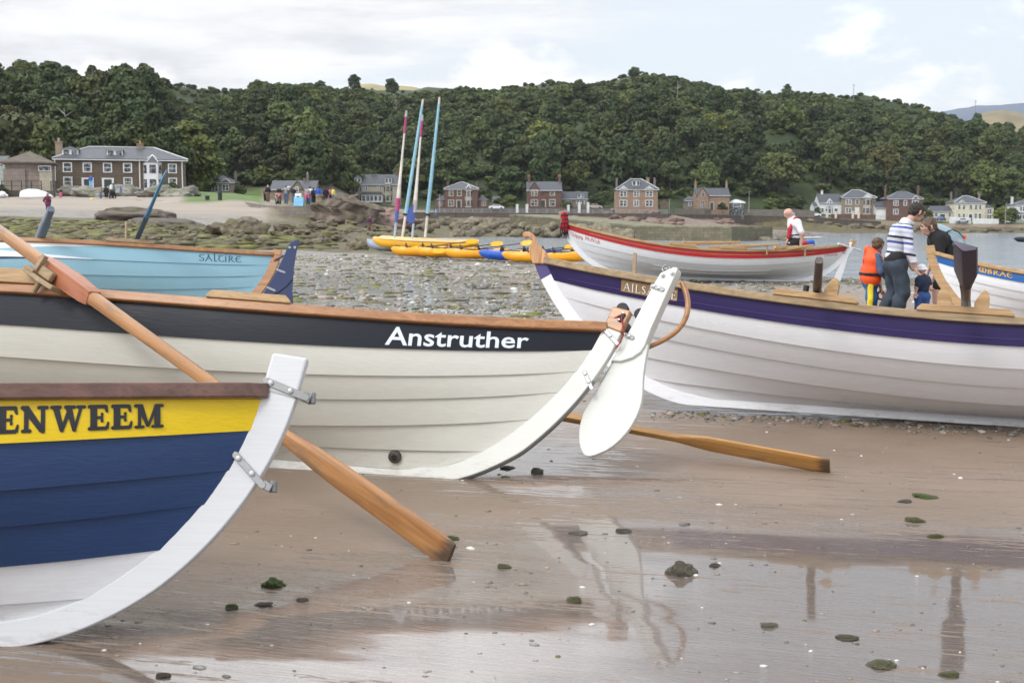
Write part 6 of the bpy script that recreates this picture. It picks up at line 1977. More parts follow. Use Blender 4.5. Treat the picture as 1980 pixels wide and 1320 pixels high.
# red sandstone villa with low wings
Y = 350
zb = at(893, 402.5, Y).z
rt_, ro, w = house('villa', 861, 924, Y, 'redstone', 8.5, 5.3, 'hip', 1.9, 'red stone two storey villa with grey hipped roof right of the tall masts', z=zb, eave_white=2)
u = lambda px: pxx(px, Y, rt_)
for px in (873, 889): window(rt_, u(px), 4.2, .9, 1.4, frame='trim_stone', sur=.22)
window(rt_, u(873), 1.4, 1.3, 1.5, frame='trim_stone', sur=.22, bars='two'); door(rt_, u(888), 1.0, 2.1, 'door_dark', 'trim_stone')
bay(rt_, u(906.5), 2.1, 0, 5.2, .7, 'trim_stone', 'slate', 2, 1.3)
for px in (865, 921): chimney(ro, u(px), 4.6, 5.6, 7.5, .6, .6, 'redstone')
for a, b in ((842, 860), (925, 945)):
    mb = MB(); mb.box(((u(a) + u(b)) / 2, 3.2, 1.0), (abs(u(b) - u(a)), 5, 2.4)); mb.build('wing_wall', MATS['redstone'], rt_)
    mb = MB(); c_ = (u(a) + u(b)) / 2; hw = abs(u(b) - u(a)) / 2 + .2; mb.add([(c_ - hw, .5, 2.2), (c_ + hw, .5, 2.2), (c_ + hw, 5.9, 2.2), (c_ - hw, 5.9, 2.2), (c_ + (-.6 if a > 900 else .9), 3.2, 3.9)], [(0, 1, 4), (1, 2, 4), (2, 3, 4), (3, 0, 4), (3, 2, 1, 0)]); mb.build('wing_roof', MATS['slate'], rt_)
    window(rt_, c_ + .1, 1.3, .9, 1.1, .69, frame='trim_stone', bars='two')
# red house with steep front gable
Y = 352
rt_, ro, w = house('villa', 1019, 1085, Y, 'redstone', 7.5, 5.0, 'gable', 2.4, 'dark red stone house with steep front gable and two chimneys', z=at(1050, 402.5, Y).z)
u = lambda px: pxx(px, Y, rt_)
gablet(rt_, u(1033), -.2, 4.2, 4.2, 3.2, 'redstone', white=False)
mb = MB(); mb.box((u(1033), -.08, 2.1), (4.0, .3, 4.3)); mb.build('wall', MATS['redstone'], rt_)
window(rt_, u(1033), 4.3, 1.5, 1.3, -.22, 'trim_stone', .2, 'two'); window(rt_, u(1033), 1.5, 1.7, 1.5, -.22, 'trim_stone', .2, 'two')
window(rt_, u(1067.5), 4.2, 1.1, 1.1, 0, 'trim_stone', .2); window(rt_, u(1067.5), 1.5, 1.3, 1.6, 0, 'trim_stone', .25); door(rt_, u(1050), 1.0, 2.2, 'door_dark', 'trim_stone')
for px in (1022.5, 1082): chimney(ro, u(px), 3.7, 5.5, 8.8, .7, .9, 'redstone'); pots(ro, u(px), 3.7, 8.8, 2)
# low grey bungalow to its right
Y = 356
rt_, ro, w = house('bungalow', 1087, 1135, Y, 'greystone', 6.5, 2.3, 'gable', 2.0, 'low slate roofed bungalow with a white dormer beside the dark red house', z=at(1110, 400.5, Y).z)
u = lambda px: pxx(px, Y, rt_)
dormer(ro, u(1122.5), .3, 2.6, 1.9, 1.1, .08)
for px, ww in ((1098, 1.6), (1120, 1.8), (1129, 1.4)): window(rt_, u(px), 1.3, ww, 1.0, bars='two', sur=.08)
# big pinkish stone house
Y = 346
rt_, ro, w = house('villa', 1191, 1270, Y, 'pinkstone', 8.5, 5.3, 'hip', 2.9, 'pinkish sandstone villa with three window bays and a white attic dormer', z=at(1230, 404, Y).z, eave_white=2)
u = lambda px: pxx(px, Y, rt_)
for px in (1204, 1229, 1253.5):
    window(rt_, u(px), 4.15, 1.7 if px != 1229 else 1.3, 1.3, 0, bars='two', sur=.16); window(rt_, u(px), 1.55, 1.8 if px != 1229 else 1.2, 1.5, 0, bars='two', sur=.16)
for px in (1204, 1253.5): gablet(rt_, u(px), -.3, 5.3, 2.3, .9, 'lead_white')
dormer(ro, u(1229), 1.2, 6.2, 2.1, 1.6, .1)
for px in (1193.5, 1267): chimney(ro, u(px), 4.4, 5.6, 8.6, .5, .8, 'greystone')
chimney(ro, u(1254), 4.6, 7, 8.7, .8, .6, 'pinkstone')
mb = MB(); mb.prism([(-1.2, 0), (1.2, 0), (1.2, 1.4), (0, 2.6), (-1.2, 1.4)], (u(1283), 2.5, 0), (1, 0, 0), (0, 0, 1), 0, 2.5); mb.build('shed', MATS['brownharl'], rt_)
# sandstone house with tall chimneys
Y = 375
rt_, ro, w = house('villa', 1343, 1408, Y, 'pinkstone', 7.0, 4.2, 'gable', 2.2, 'sandstone house with tall end chimneys, gable at left', z=at(1375, 405.5, Y).z)
u = lambda px: pxx(px, Y, rt_)
mb = MB(); mb.box((u(1355.5), -.3, 2.0), (3.6, .7, 4.2)); mb.build('wall', MATS['pinkstone'], rt_)
gablet(rt_, u(1355.5), -.66, 4.1, 3.6, 2.4, 'pinkstone', white=False)
window(rt_, u(1356), 4.5, .7, .9, -.68, 'trim_stone'); window(rt_, u(1356), 1.6, 1.0, 1.8, -.68, 'trim_stone', bars='two'); door(rt_, u(1374), .9, 2.1, 'door_dark', 'trim_stone'); window(rt_, u(1393), 1.6, 1.0, 1.5, 0, 'trim_stone')
for px in (1345.5, 1405.5): chimney(ro, u(px), 3.5, 5, 8.4, .55, .7, 'sandstone'); pots(ro, u(px), 3.5, 8.4, 1)
rt_, ro, w = house('outbuilding', 1323, 1342, 380, 'greystone', 5, 2.4, 'hip', 1.2, 'small grey outbuilding left of the sandstone house with tall chimneys', z=at(1332, 403.5, 380).z, cat='outbuilding')
window(rt_, pxx(1332, 380, rt_), 1.4, .8, .9)
rt_, ro, w = house('conservatory', 1409, 1436, 378, 'glass', 3.5, 1.9, 'hip', .9, 'glazed lean-to right of the sandstone house with tall chimneys', z=at(1422, 404.5, 378).z, cat='conservatory', rmat='lead_white')
window(rt_, 0, 1.2, 2.2, .9)
# white house joined to brown stone house
Y = 408
rt_, ro, w = house('house', 1581, 1624, Y, 'white_render', 8, 3.9, 'gable', 2.9, 'white house with slate roof joined to the brown stone villa', z=at(1600, 415.5, Y).z)
u = lambda px: pxx(px, Y, rt_)
gablet(rt_, u(1600), -.3, 3.6, 2.4, 1.6, 'white_render'); bay(rt_, u(1600), 2.4, 0, 2.4, .6, 'white_render', 'slate', 1, .4); window(rt_, u(1600), 4.0, 1.0, 1.2, -.32, bars='two'); door(rt_, u(1613), .9, 2.0); window(rt_, u(1587), 1.5, .8, 1.2)
chimney(ro, u(1591), 4, 5, 7.8, .6, .7, 'white_render'); pots(ro, u(1591), 4, 7.8, 1)
rt_, ro, w = house('cottage', 1571, 1582, 410, 'white_render', 6, 2.6, 'gable', 1.4, 'tiny white cottage at the left end of the white house', z=at(1576, 415, 410).z)
window(rt_, 0, 1.4, .6, .9)
Y = 407
rt_, ro, w = house('villa', 1625, 1689, Y, 'sandstone', 8.5, 5.6, 'hip', 2.5, 'brown stone two storey villa with hipped roof beside the white house', z=at(1657, 416, Y).z, eave_white=2)
u = lambda px: pxx(px, Y, rt_)
for z_ in (4.3, 1.5): window(rt_, u(1637), z_, 1.6, 1.4, 0, bars='two', sur=.2)
window(rt_, u(1653.5), 4.3, .9, 1.4); door(rt_, u(1653.5), .9, 2.3, 'door_white'); bay(rt_, u(1673), 2.8, 0, 5.4, .7, 'trim_stone', 'slate', 2, .3); gablet(rt_, u(1673), -.7, 5.6, 3.2, 1.3, 'lead_white')
# red house behind the man's head
Y = 402
rt_, ro, w = house('villa', 1713, 1779, Y, 'redstone', 8.5, 5.6, 'hip', 2.3, 'dark red two storey house with slate roof behind the striped man', z=at(1745, 418.5, Y).z, eave_white=1)
u = lambda px: pxx(px, Y, rt_)
for px in (1728, 1746): window(rt_, u(px), 4.3, 1.3 if px < 1740 else .8, 1.4, bars='two' if px < 1740 else 'sash', sur=.16)
window(rt_, u(1728), 1.5, 1.4, 1.4, bars='two', sur=.16); window(rt_, u(1765), 4.3, 1.8, 1.4, bars='two', sur=.16); window(rt_, u(1763), 1.5, 1.6, 1.5, bars='two', sur=.16); gablet(rt_, u(1765), -.3, 5.6, 2.0, .9, 'redstone')
for px in (1714.5, 1778): chimney(ro, u(px), 4.3, 5.6, 9.3, .55, .8, 'redstone'); pots(ro, u(px), 4.3, 9.3, 1)
rt_, ro, w = house('garage', 1690, 1712, 404, 'white_render', 6, 2.6, 'gable', 2.0, 'white garage with slate roof between the brown and the red villas', z=at(1700, 418, 404).z, cat='garage')
mb = MB(); mb.box((0, -.04, 1.05), (2.4, .08, 2.0)); mb.build('garage_door', MATS['door_white'], rt_)
# cream bungalow and cream villa
Y = 408
rt_, ro, w = house('bungalow', 1798, 1842, Y, 'cream_render', 6, 2.9, 'gable', 1.7, 'cream bungalow with grey roof left of the cream villa', z=at(1820, 426, Y).z)
u = lambda px: pxx(px, Y, rt_)
window(rt_, u(1806), 1.8, .8, 1.1); window(rt_, u(1832), 1.8, .8, 1.1); door(rt_, u(1818), 1.6, 2.0)
Y = 406
rt_, ro, w = house('villa', 1841, 1900, Y, 'cream_render', 8.5, 5.9, 'hip', 2.2, 'cream painted two storey villa with grey hipped roof and front garden wall', z=at(1870, 427.5, Y).z, eave_white=2)
u = lambda px: pxx(px, Y, rt_)
for px in (1850, 1859): window(rt_, u(px), 4.5, .7, 1.4, sur=.12); window(rt_, u(px), 1.6, .7, 1.5, sur=.12)
window(rt_, u(1872), 4.5, .8, 1.4, sur=.12); door(rt_, u(1872), 1.0, 2.2)
for px in (1882, 1890): window(rt_, u(px), 4.5, .7, 1.4, sur=.12); window(rt_, u(px), 1.6, .7, 1.5, sur=.12)
gablet(rt_, u(1854.5), -.3, 5.9, 2.0, .8, 'cream_render')
for px in (1842.5, 1897): chimney(ro, u(px), 4.3, 6, 9.4, .5, .7, 'greystone')
mb = MB(); mb.box((u(1909), 3.5, 2.2), (2.9, 6, 4.4)); mb.build('wing_wall', MATS['cream_render'], rt_)
mb = MB(); c_ = u(1909); mb.add([(c_ - 1.6, .3, 4.4), (c_ + 1.7, .3, 4.4), (c_ + 1.7, 6.7, 4.4), (c_ - 1.6, 6.7, 4.4), (c_ - 1.5, 2.5, 6.0), (c_ - 1.5, 4.5, 6.0)], [(0, 1, 4), (1, 2, 5, 4), (2, 3, 5), (3, 2, 1, 0), (3, 0, 4, 5)]); mb.build('wing_roof', MATS['slate'], rt_)
for z_ in (3.2, 1.3): window(rt_, u(1909), z_, 1.3, 1.3, .48, bars='two', sur=.1)
rt_, ro, w = house('house', 1959, 2030, 405, 'white_render', 8, 5.6, 'hip', 1.6, 'white house cut by the right frame edge', z=at(1990, 430, 405).z)
for z_ in (4.2, 1.6): bay(rt_, pxx(1973, 405, rt_), 2.0, z_ - 1, z_ + 1.2, .5, 'white_render', 'slate', 1, .2)
chimney(ro, pxx(1960.5, 405, rt_), 4, 5.6, 8.2, .6, .7, 'white_render')
rt_, ro, w = house('outbuilding', 1142, 1160, 372, 'greystone', 4, 2.2, 'gable', 1.0, 'low shed among the garden bushes left of the pinkish villa', z=at(1150, 401, 372).z, cat='outbuilding')
rt_, ro, w = house('outbuilding', 954, 966, 362, 'redstone', 4, 2.0, 'gable', 1.1, 'tiny red stone outbuilding right of the villa with low wings', z=at(960, 401.5, 362).z, cat='outbuilding')


# ------------------------------------------------------------------ walls, pier, fences, road things
def run_wall(name, pts, thick, label, mat, cat='wall', top=None, base=None, cope=None):
    """pts: (px, Y, z_base, z_top)"""
    mb = MB(); P = [((px - 990) / FPX * Y, Y, zb_, zt) for px, Y, zb_, zt in pts]
    rings = [[(x, y, a), (x, y + thick, a), (x, y + thick, b), (x, y, b)] for x, y, a, b in P]
    mb.loft(rings); root = mb.build(name, MATS[mat], None); tag(root, label, cat)
    if cope:
        mb = MB(); mb.loft([[(x, y - .12, b + .003), (x, y + thick + .12, b + .003), (x, y + thick + .12, b + .2), (x, y - .12, b + .2)] for x, y, a, b in P]); mb.build('coping', MATS[cope], root)
    return root


Z = lambda py, Y: at(990, py, Y).z
run_wall('sea_wall', [(px, Y, Z(pb, Y) - 1.5, Z(pt_, Y)) for px, Y, pb, pt_ in ((775, 334, 426, 411), (860, 335, 427, 412), (1060, 338, 428, 413), (1290, 345, 428, 414), (1450, 383, 436, 417), (1560, 388, 442, 420), (1700, 395, 445, 429))],
         .9, 'long dark stone sea wall below the far road', 'wall_stone', cope='garden_wall')
run_wall('sea_wall', [(px, Y, Z(pb, Y) - 1.5, Z(pt_, Y)) for px, Y, pb, pt_ in ((1700, 395.2, 446, 438), (1850, 395.4, 448, 438), (2040, 395.4, 449, 440), (2200, 396, 450, 441))], .8, 'low rubble wall below the green on the far right shore', 'wall_stone')
run_wall('slip_wall', [(px, Y, Z(pb, Y) - .6, Z(pt_, Y)) for px, Y, pb, pt_ in ((478, 128, 402, 391), (520, 117, 410, 397), (570, 115, 415, 399), (628, 114.5, 417, 401))], .6, 'low concrete slipway wall under the group of people', 'garden_wall')
run_wall('beach_wall', [(px, Y, Z(pb, Y) - .5, Z(pt_, Y)) for px, Y, pb, pt_ in ((190, 147, 388, 383), (300, 140, 394, 388), (380, 131, 399, 389), (478, 128, 402, 391))], .5, 'low weathered wall at the head of the dry sand', 'garden_wall')
run_wall('terrace_wall', [(px, Y, Z(pb, Y) - .5, Z(pt_, Y)) for px, Y, pb, pt_ in ((-60, 153, 384, 368), (18, 153, 384, 368), (110, 153, 384, 369))], .5, 'dark retaining wall in front of the pavilion', 'wall_stone')
run_wall('garden_wall', [(px, Y, Z(pb, Y) - .8, Z(pt_, Y)) for px, Y, pb, pt_ in ((1305, 366, 413, 403), (1360, 372, 413, 404), (1440, 392, 414, 405), (1540, 396, 417, 405), (1572, 398, 418, 408))], .5, 'grey stone garden wall along the far road', 'garden_wall')
run_wall('garden_wall', [(px, Y, Z(pb, Y) - .5, Z(pt_, Y)) for px, Y, pb, pt_ in ((1604, 398, 420, 414), (1690, 400, 421, 415))], .35, 'low reddish garden wall in front of the brown stone villa', 'redstone')
run_wall('garden_wall', [(px, Y, Z(pb, Y) - .5, Z(pt_, Y)) for px, Y, pb, pt_ in ((1832, 399, 430, 419), (1873, 399, 430, 421))], .3, 'white garden wall left of the gate of the cream villa', 'white_render')
run_wall('garden_wall', [(px, Y, Z(pb, Y) - .5, Z(pt_, Y)) for px, Y, pb, pt_ in ((1878, 399, 430, 422), (1927, 399, 430, 423))], .3, 'white garden wall right of the gate of the cream villa', 'white_render')
run_wall('garden_wall', [(px, Y, Z(pb, Y) - .8, Z(pt_, Y)) for px, Y, pb, pt_ in ((840, 347, 406, 401), (945, 348, 406, 401), (1010, 349, 406, 400), (1180, 350, 406, 402))], .4, 'dark garden wall in front of the red villas', 'wall_stone')

# pier of stone with flat top, reaching out from the far shore
def pier():
    root = empty('pier', ((1300 - 990) / FPX * 200, 200, SEA)); tag(root, 'low stone pier with a flat mossy top reaching out into the water', 'pier')
    far_l = [(985, 262, 417), (1100, 236, 427), (1230, 190, 440), (1415, 172, 442)]
    top = []
    mb = MB(); rings = []
    o = root.location
    for px, Y, py in far_l:
        a = at(px, py, Y); zt = a.z
        f = Vector((a.x, Y, zt)) - o; bk = Vector((a.x + Y * .02 + 4.5, Y + 11, zt + .05)) - o
        zb = SEA - 1.2 - o.z
        rings.append([(f.x, f.y - .35, zb), (bk.x, bk.y, zb), tuple(bk), tuple(f)])
    mb.loft(rings); mb.build('masonry', stone_mat('pier_stone', (.135, .12, .075), (.21, .185, .125), .55), root)
    mb = MB(); mb.loft([[(r[3][0], r[3][1] - .1, r[3][2] + .004), (r[2][0], r[2][1] + .1, r[2][2] + .004), (r[2][0], r[2][1] + .1, r[2][2] + .28), (r[3][0], r[3][1] - .1, r[3][2] + .28)] for r in rings])
    mb.build('deck', pmat('pier_deck', (.175, .165, .10), .85, .4, .5), root)


pier()
for i in range(44):
    t = i / 43; px = 1000 + 215 * t + random.uniform(-6, 6); Y = 250 - 66 * t - 2.5
    s = random.uniform(.7, 1.7)
    put_rock('pier_boulder', 'shore_rock', i % 5 + 1, px, Y, s * 2, s * 1.2, 'brown boulder heaped against the side of the stone pier', group='boulders heaped against the pier', z=SEA + random.uniform(0, 2.2) * (1 - t * .4), sub=3)


def rail_fence(name, px0, px1, Y0, Y1, py0, py1, h, label, mat, step=2.4, r_=.05, rails=(.95, .5), mesh=True):
    n = int(abs((px1 - px0) / FPX * Y0) / step) + 1
    pts = []
    for i in range(n + 1):
        t = i / n; Y = Y0 + (Y1 - Y0) * t; p = at(px0 + (px1 - px0) * t, py0 + (py1 - py0) * t, Y); pts.append(p)
    root = empty(name, pts[0]); tag(root, label, 'fence'); o = root.location
    for k, p in enumerate(pts):
        mb = MB(); mb.box((p - o) + Vector((0, 0, h / 2)), (r_ * 2, r_ * 2, h)); mb.build('post', MATS[mat], root)
    for q in rails:
        mb = MB(); mb.tube([(p - o) + Vector((0, 0, h * q)) for p in pts], r_ * .8, 5); mb.build('rail', MATS[mat], root)
    return root


pmat('fence_grey', (.36, .37, .39), .6, .1, 2)
pmat('rail_black', (.02, .02, .022), .5, .1, 2)
rail_fence('railings', 842, 1290, 336, 345.5, 411.5, 413.5, 1.15, 'grey promenade railings along the far sea wall', 'fence_grey', 2.6, .05, (.95, .7, .45, .2))
rail_fence('railings', 4, 80, 152.5, 152.5, 368.5, 368.5, 1.2, 'black railings in front of the pavilion', 'rail_black', 1.6, .045)
rail_fence('railings', 99, 108, 152, 152, 369, 369, 1.2, 'short black gate railing at the pavilion corner', 'rail_black', .5, .04)


def pillar(px, Y, py, h, label, mat='lead_white', w=.7, lean=0):
    p = at(px, py, Y); mb = MB(); mb.box((0, 0, h / 2 - .2), (w, w, h + .4)); mb.box((0, 0, h + .09), (w + .25, w + .25, .18)); mb.box((0, 0, h + .26), (w * .6, w * .6, .18))
    o = mb.build('gate_pillar', MATS[mat], None, loc=p); return tag(o, label, 'gate pillar', 'white gate pillars along the far road')


for px, h in ((1000, 1.7), (1019, 1.7), (1099, 1.5), (1120, 2.2), (1137, 2.2)):
    pillar(px, 347, 409, h, 'white gate pillar by the road below the dark red house')
for px in (1599, 1616, 1649, 1660): pillar(px, 397, 420, 1.6, 'cream gate pillar in front of the brown stone villa', 'cream_render', .6)['group'] = 'cream gate pillars before the brown villa'


def bush(px, Y, py, r_, mat, label, kind=3, hs=.8):
    z = at(px, py, Y).z
    o = tree(px, Y, r_, kind, mat, label, None, hs, z - r_ * .35, 'bush'); o['category'] = 'bush'
    if 'group' in o: del o['group']
    return o


for px, Y, py, r_, mat, l in ((985, 352, 402, 2.8, 'foliage_light', 'yellow green garden bush left of the dark red house'), (968, 356, 402, 2.2, 'foliage_mid', 'green garden bush behind the yellow green one'),
        (1095, 350, 402, 1.7, 'foliage_mid', 'dark garden shrub right of the dark red house'), (1150, 356, 402, 2.6, 'foliage_dark', 'dark round bush between bungalow and pinkish villa'), (1165, 366, 398, 3.4, 'foliage_mid', 'taller bush left of the pinkish villa'),
        (1395, 372, 406, 1.6, 'foliage_mid', 'small green bush in front of the sandstone house'), (1335, 385, 398, 3.0, 'foliage_mid', 'bush beside the grey outbuilding'), (1490, 402, 404, 3.2, 'foliage_light', 'pale bush behind the long grey garden wall'),
        (1512, 404, 404, 3.6, 'foliage_dark', 'dark bush behind the long grey garden wall'), (1540, 402, 405, 3.0, 'foliage_mid', 'green bush above the bald man'), (1934, 400, 428, 3.2, 'foliage_light', 'bright green bush right of the cream villa'),
        (1952, 404, 427, 2.8, 'foliage_mid', 'green bush left of the white house at the edge'), (1852, 400.5, 428, 1.2, 'foliage_light', 'little green shrub in front of the cream villa'), (660, 250, 397, 1.6, 'foliage_mid', 'green shrub left of the pale double house'),
        (466, 322, 378, 2.2, 'foliage_mid', 'bush right of the small grey house on the lawn'), (338, 166, 372, .9, 'foliage_dark', 'small palm like shrub by the corner of the long brown house'), (8, 152, 376, .9, 'foliage_mid', 'green shrub below the railings at the left edge'),
        (1788, 408, 424, 2.4, 'foliage_mid', 'bush between the red house and the cream bungalow'), (1578, 402, 413, 1.4, 'foliage_mid', 'small shrub by the tiny white cottage')):
    bush(px, Y, py, r_, mat, l, random.randrange(9))


# cars on the far road
def car(px, Y, py, mat, label, L=4.3, yaw=0.0, van=False):
    p = at(px, py, Y); root = empty('car', p, (0, 0, yaw)); tag(root, label, 'car')
    hw = .86
    prof_ = [(-L / 2, .28), (-L / 2, .72), (-L / 2 + .12, .88), (-L * .33, .95), (-L * .20, 1.38), (L * .12, 1.42), (L * .27, .98), (L * .46, .82), (L / 2, .62), (L / 2, .28)]
    mb = MB(); mb.prism(prof_, (0, hw, 0), (1, 0, 0), (0, 0, 1), 0, 2 * hw); mb.build('body', mat, root, bevel=.05)
    for s in (-1, 1):
        mb = MB(); mb.prism([(-L * .30, .99), (-L * .19, 1.30), (-.08, 1.33), (-.08, .99)], (0, s * (hw + .004), 0), (1, 0, 0), (0, 0, 1), -.01, .01); mb.prism([(.02, .99), (.02, 1.33), (L * .11, 1.33), (L * .23, .99)], (0, s * (hw + .004), 0), (1, 0, 0), (0, 0, 1), -.01, .01)
        mb.build('side_window', MATS['glass'], root)
        for xx in (-L * .31, L * .31):
            mb = MB(); mb.tube([(xx, s * (hw - .18), .31), (xx, s * (hw + .02), .31)], .31, 14); wh = mb.build('wheel', MATS['black_rubber'], root, smooth=40)
    mb = MB(); mb.prism([(0, 0), (0, 1.3), (.01, 1.3), (.01, 0)], (L * .135, -.65, 1.38), (0, 1, 0), Vector((.36, 0, -.9)).normalized(), 0, .01) if False else mb.add([(L * .135, -.7, 1.38), (L * .135, .7, 1.38), (L * .265, .78, 1.0), (L * .265, -.78, 1.0)], [(0, 1, 2, 3)]); o = mb.build('windscreen', MATS['glass'], root); o.location.x = .015; o.location.z = .01
    return root


car(1263, 349, 412, pmat('car_white', (.72, .73, .74), .25, .03, 2, coat=.6), 'white car parked on the far road below the pinkish villa')
car(1369, 380, 413.5, pmat('car_pale_blue', (.42, .55, .68), .25, .03, 2, coat=.6), 'pale blue car parked on the far road by the sandstone house')
car(1404, 384, 414, pmat('car_dark', (.03, .035, .045), .25, .03, 2, coat=.6), 'dark car right of the pale blue car')
car(1574, 399, 419, MATS['car_white'], 'white car in front of the white house')
car(1796, 400, 427, MATS['car_dark'], 'dark car beside the cream bungalow')
car(1820, 401, 427, pmat('car_blue', (.05, .09, .22), .25, .03, 2, coat=.6), 'dark blue car in front of the cream bungalow', yaw=.9)
car(1861, 397.6, 430.5, pmat('car_silver', (.42, .47, .5), .25, .03, 2, coat=.6), 'silver car at the gate of the cream villa')
car(1928, 401, 430, MATS['car_dark'], 'black car right of the cream villa')
car(1150, 352, 404, pmat('car_tan', (.45, .4, .33), .3, .03, 2, coat=.6), 'beige car among the bushes left of the pinkish villa')
car(960, 347, 405, MATS['car_white'], 'white car by the garden of the villa with low wings')
# poles on the hill and lamp posts
for px, py, h, Y, l in ((1304, 186, 8, 600, 'left pole of a pair on the hilltop'), (1311, 186, 8, 602, 'right pole of a pair on the hilltop'), (1650, 198, 9, 628, 'thin pole on the skyline right of centre'), (1885, 236, 11, 640, 'thin pole on the falling end of the ridge')):
    p = at(px, py, Y); mb = MB(); mb.tube([(0, 0, -1.5), (0, 0, h)], [.16, .12], 6); mb.box((0, 0, h - .7), (1.6, .12, .14)); tag(mb.build('telegraph_pole', MATS['bark_pale'], None, loc=p), l, 'pole')
for px, Y, py, h, l in ((1294, 350, 409, 3.4, 'round road sign pole at the end of the railings'), (1448, 392, 408, 6.0, 'lamp post on the road left of the bald man'), (1944, 392, 430, 6, 'thin lamp post near the white house at the edge'), (850, 345, 408, 4.5, 'lamp post behind the right hand mast')):
    p = at(px, py, Y); mb = MB(); mb.tube([(0, 0, -.5), (0, 0, h)], [.10, .06], 6); mb.tube([(0, 0, h), (.5, 0, h + .1)], .05, 5); o = mb.build('lamp_post', MATS['fence_grey'], None, loc=p); tag(o, l, 'lamp post')
# things on the dry sand and green
hull_pts = [(-1.6, .0), (-1.3, .28), (-.5, .42), (.6, .40), (1.4, .25), (1.7, .02)]
p = at(68, 381, 146); mb = MB(); rings = []
for xx, zz_ in [(-1.7, .05), (-1.55, .75), (-.8, .95), (.3, .9), (1.3, .6), (2.1, .12)]:
    rings.append([(xx, -.75 * min(1, zz_ * 1.6), 0), (xx, -.55 * min(1, zz_ * 1.6), zz_ * .75), (xx, 0, zz_), (xx, .55 * min(1, zz_ * 1.6), zz_ * .75), (xx, .75 * min(1, zz_ * 1.6), 0)])
mb.loft(rings); tag(mb.build('dinghy', MATS['white_paint'], None, smooth=60, loc=p), 'white dinghy lying upside down on the sand below the pavilion', 'dinghy')
p = at(4, 382, 147); mb = MB(); mb.ball((0, 0, .35), (.55, .45, .4), 12, 8); mb.tube([(.4, 0, .3), (.7, 0, .2)], [.2, .1], 8); tag(mb.build('buoy', MATS['white_paint'], None, smooth=60, loc=p), 'white buoy on the sand at the left edge', 'buoy')
p = at(178, 388.5, 140); mb = MB(); mb.ball((0, 0, .15), .17, 12, 8); tag(mb.build('ball', pmat('ball_yellow', (.75, .6, .03), .5, .05, 3), None, smooth=90, loc=p), 'small yellow ball on the dry sand', 'ball')
for px, py, h, l in ((425.5, 388, .85, 'tall dark litter bin on the lawn'), (401, 388, .5, 'low dark block on the lawn left of the litter bin')):
    p = at(px, py, 131); mb = MB(); mb.tube([(0, 0, 0), (0, 0, h), (0, 0, h + .02)], [.22, .24, .17], 12); tag(mb.build('litter_bin', MATS['rail_black'], None, loc=p), l, 'bin')
# ------------------------------------------------------------------ people
def surface_nets(f, lo, hi, h):
    lo = np.array(lo, float); n = np.ceil((np.array(hi) - lo) / h).astype(int) + 1
    ax = [lo[i] + h * np.arange(n[i]) for i in range(3)]
    G = np.stack(np.meshgrid(*ax, indexing='ij'), -1)
    D = f(G.reshape(-1, 3)).reshape(n)
    S = D < 0
    c = np.zeros(n - 1); cnt = np.zeros(n - 1)
    acc = np.zeros(tuple(n - 1) + (3,))
    corner = [(i, j, k) for i in (0, 1) for j in (0, 1) for k in (0, 1)]
    sl = lambda o: tuple(slice(o[i], n[i] - 1 + o[i]) for i in range(3))
    for a in corner:
        for b in corner:
            if sum(b) - sum(a) == 1 and all(b[i] >= a[i] for i in range(3)):
                da, db = D[sl(a)], D[sl(b)]
                m = (da < 0) != (db < 0)
                t = np.where(m, da / np.where(da - db == 0, 1, da - db), 0)
                for i in range(3):
                    acc[..., i] += np.where(m, a[i] + t * (b[i] - a[i]), 0)
                cnt += m
    act = cnt > 0
    idx = -np.ones(n - 1, int); idx[act] = np.arange(act.sum())
    cell = np.stack(np.nonzero(act), -1)
    V = lo + h * (cell + acc[act] / cnt[act][:, None])
    F = []
    for axi in range(3):
        o1, o2 = [(1, 2), (2, 0), (0, 1)][axi]
        s0 = [slice(1, n[i] - 1) for i in range(3)]; s0[axi] = slice(0, n[axi] - 1)
        s1 = list(s0); s1[axi] = slice(1, n[axi])
        A, B = S[tuple(s0)], S[tuple(s1)]
        m = A != B
        P = np.stack(np.nonzero(m), -1)
        if not len(P): continue
        base = P.copy()
        for i in range(3):
            if i != axi: base[:, i] += 1
        def cid(d1, d2):
            q = base.copy(); q[:, o1] -= d1; q[:, o2] -= d2; return idx[q[:, 0], q[:, 1], q[:, 2]]
        quad = np.stack([cid(1, 1), cid(0, 1), cid(0, 0), cid(1, 0)], -1)
        flip = ~A[m]
        quad[flip] = quad[flip][:, ::-1]
        F.append(quad)
    F = np.concatenate(F); F = F[(F >= 0).all(1)]
    return V, F


def sdf_caps(segs, k):
    def f(P):
        acc = np.zeros(len(P)); 
        for a, b, r0, r1 in segs:
            a, b = np.array(a, float), np.array(b, float); ba = b - a; pa = P - a
            t = np.clip(pa @ ba / max(ba @ ba, 1e-9), 0, 1)
            d = np.linalg.norm(pa - t[:, None] * ba, axis=1) - (r0 + (r1 - r0) * t)
            acc += np.exp(-np.clip(d / k, -40, 40))
        return -k * np.log(acc + 1e-30)
    return f


def blob(segs, k, h, clip=None, pad=.03):
    pts = np.array([p for s in segs for p in (s[0], s[1])]); rr = max(max(s[2], s[3]) for s in segs)
    f0 = sdf_caps(segs, k)
    f = (lambda P: np.maximum(f0(P), clip(P))) if clip else f0
    return surface_nets(f, pts.min(0) - rr - pad, pts.max(0) + rr + pad, h)


def skin_mat(name, c):
    m = pmat(name, c, .5, .08, 9); m.node_tree.nodes['Principled BSDF'].inputs['Subsurface Weight'].default_value = .08
    return m


skin_mat('skin', (.50, .30, .225)); skin_mat('skin_pink', (.56, .33, .26))


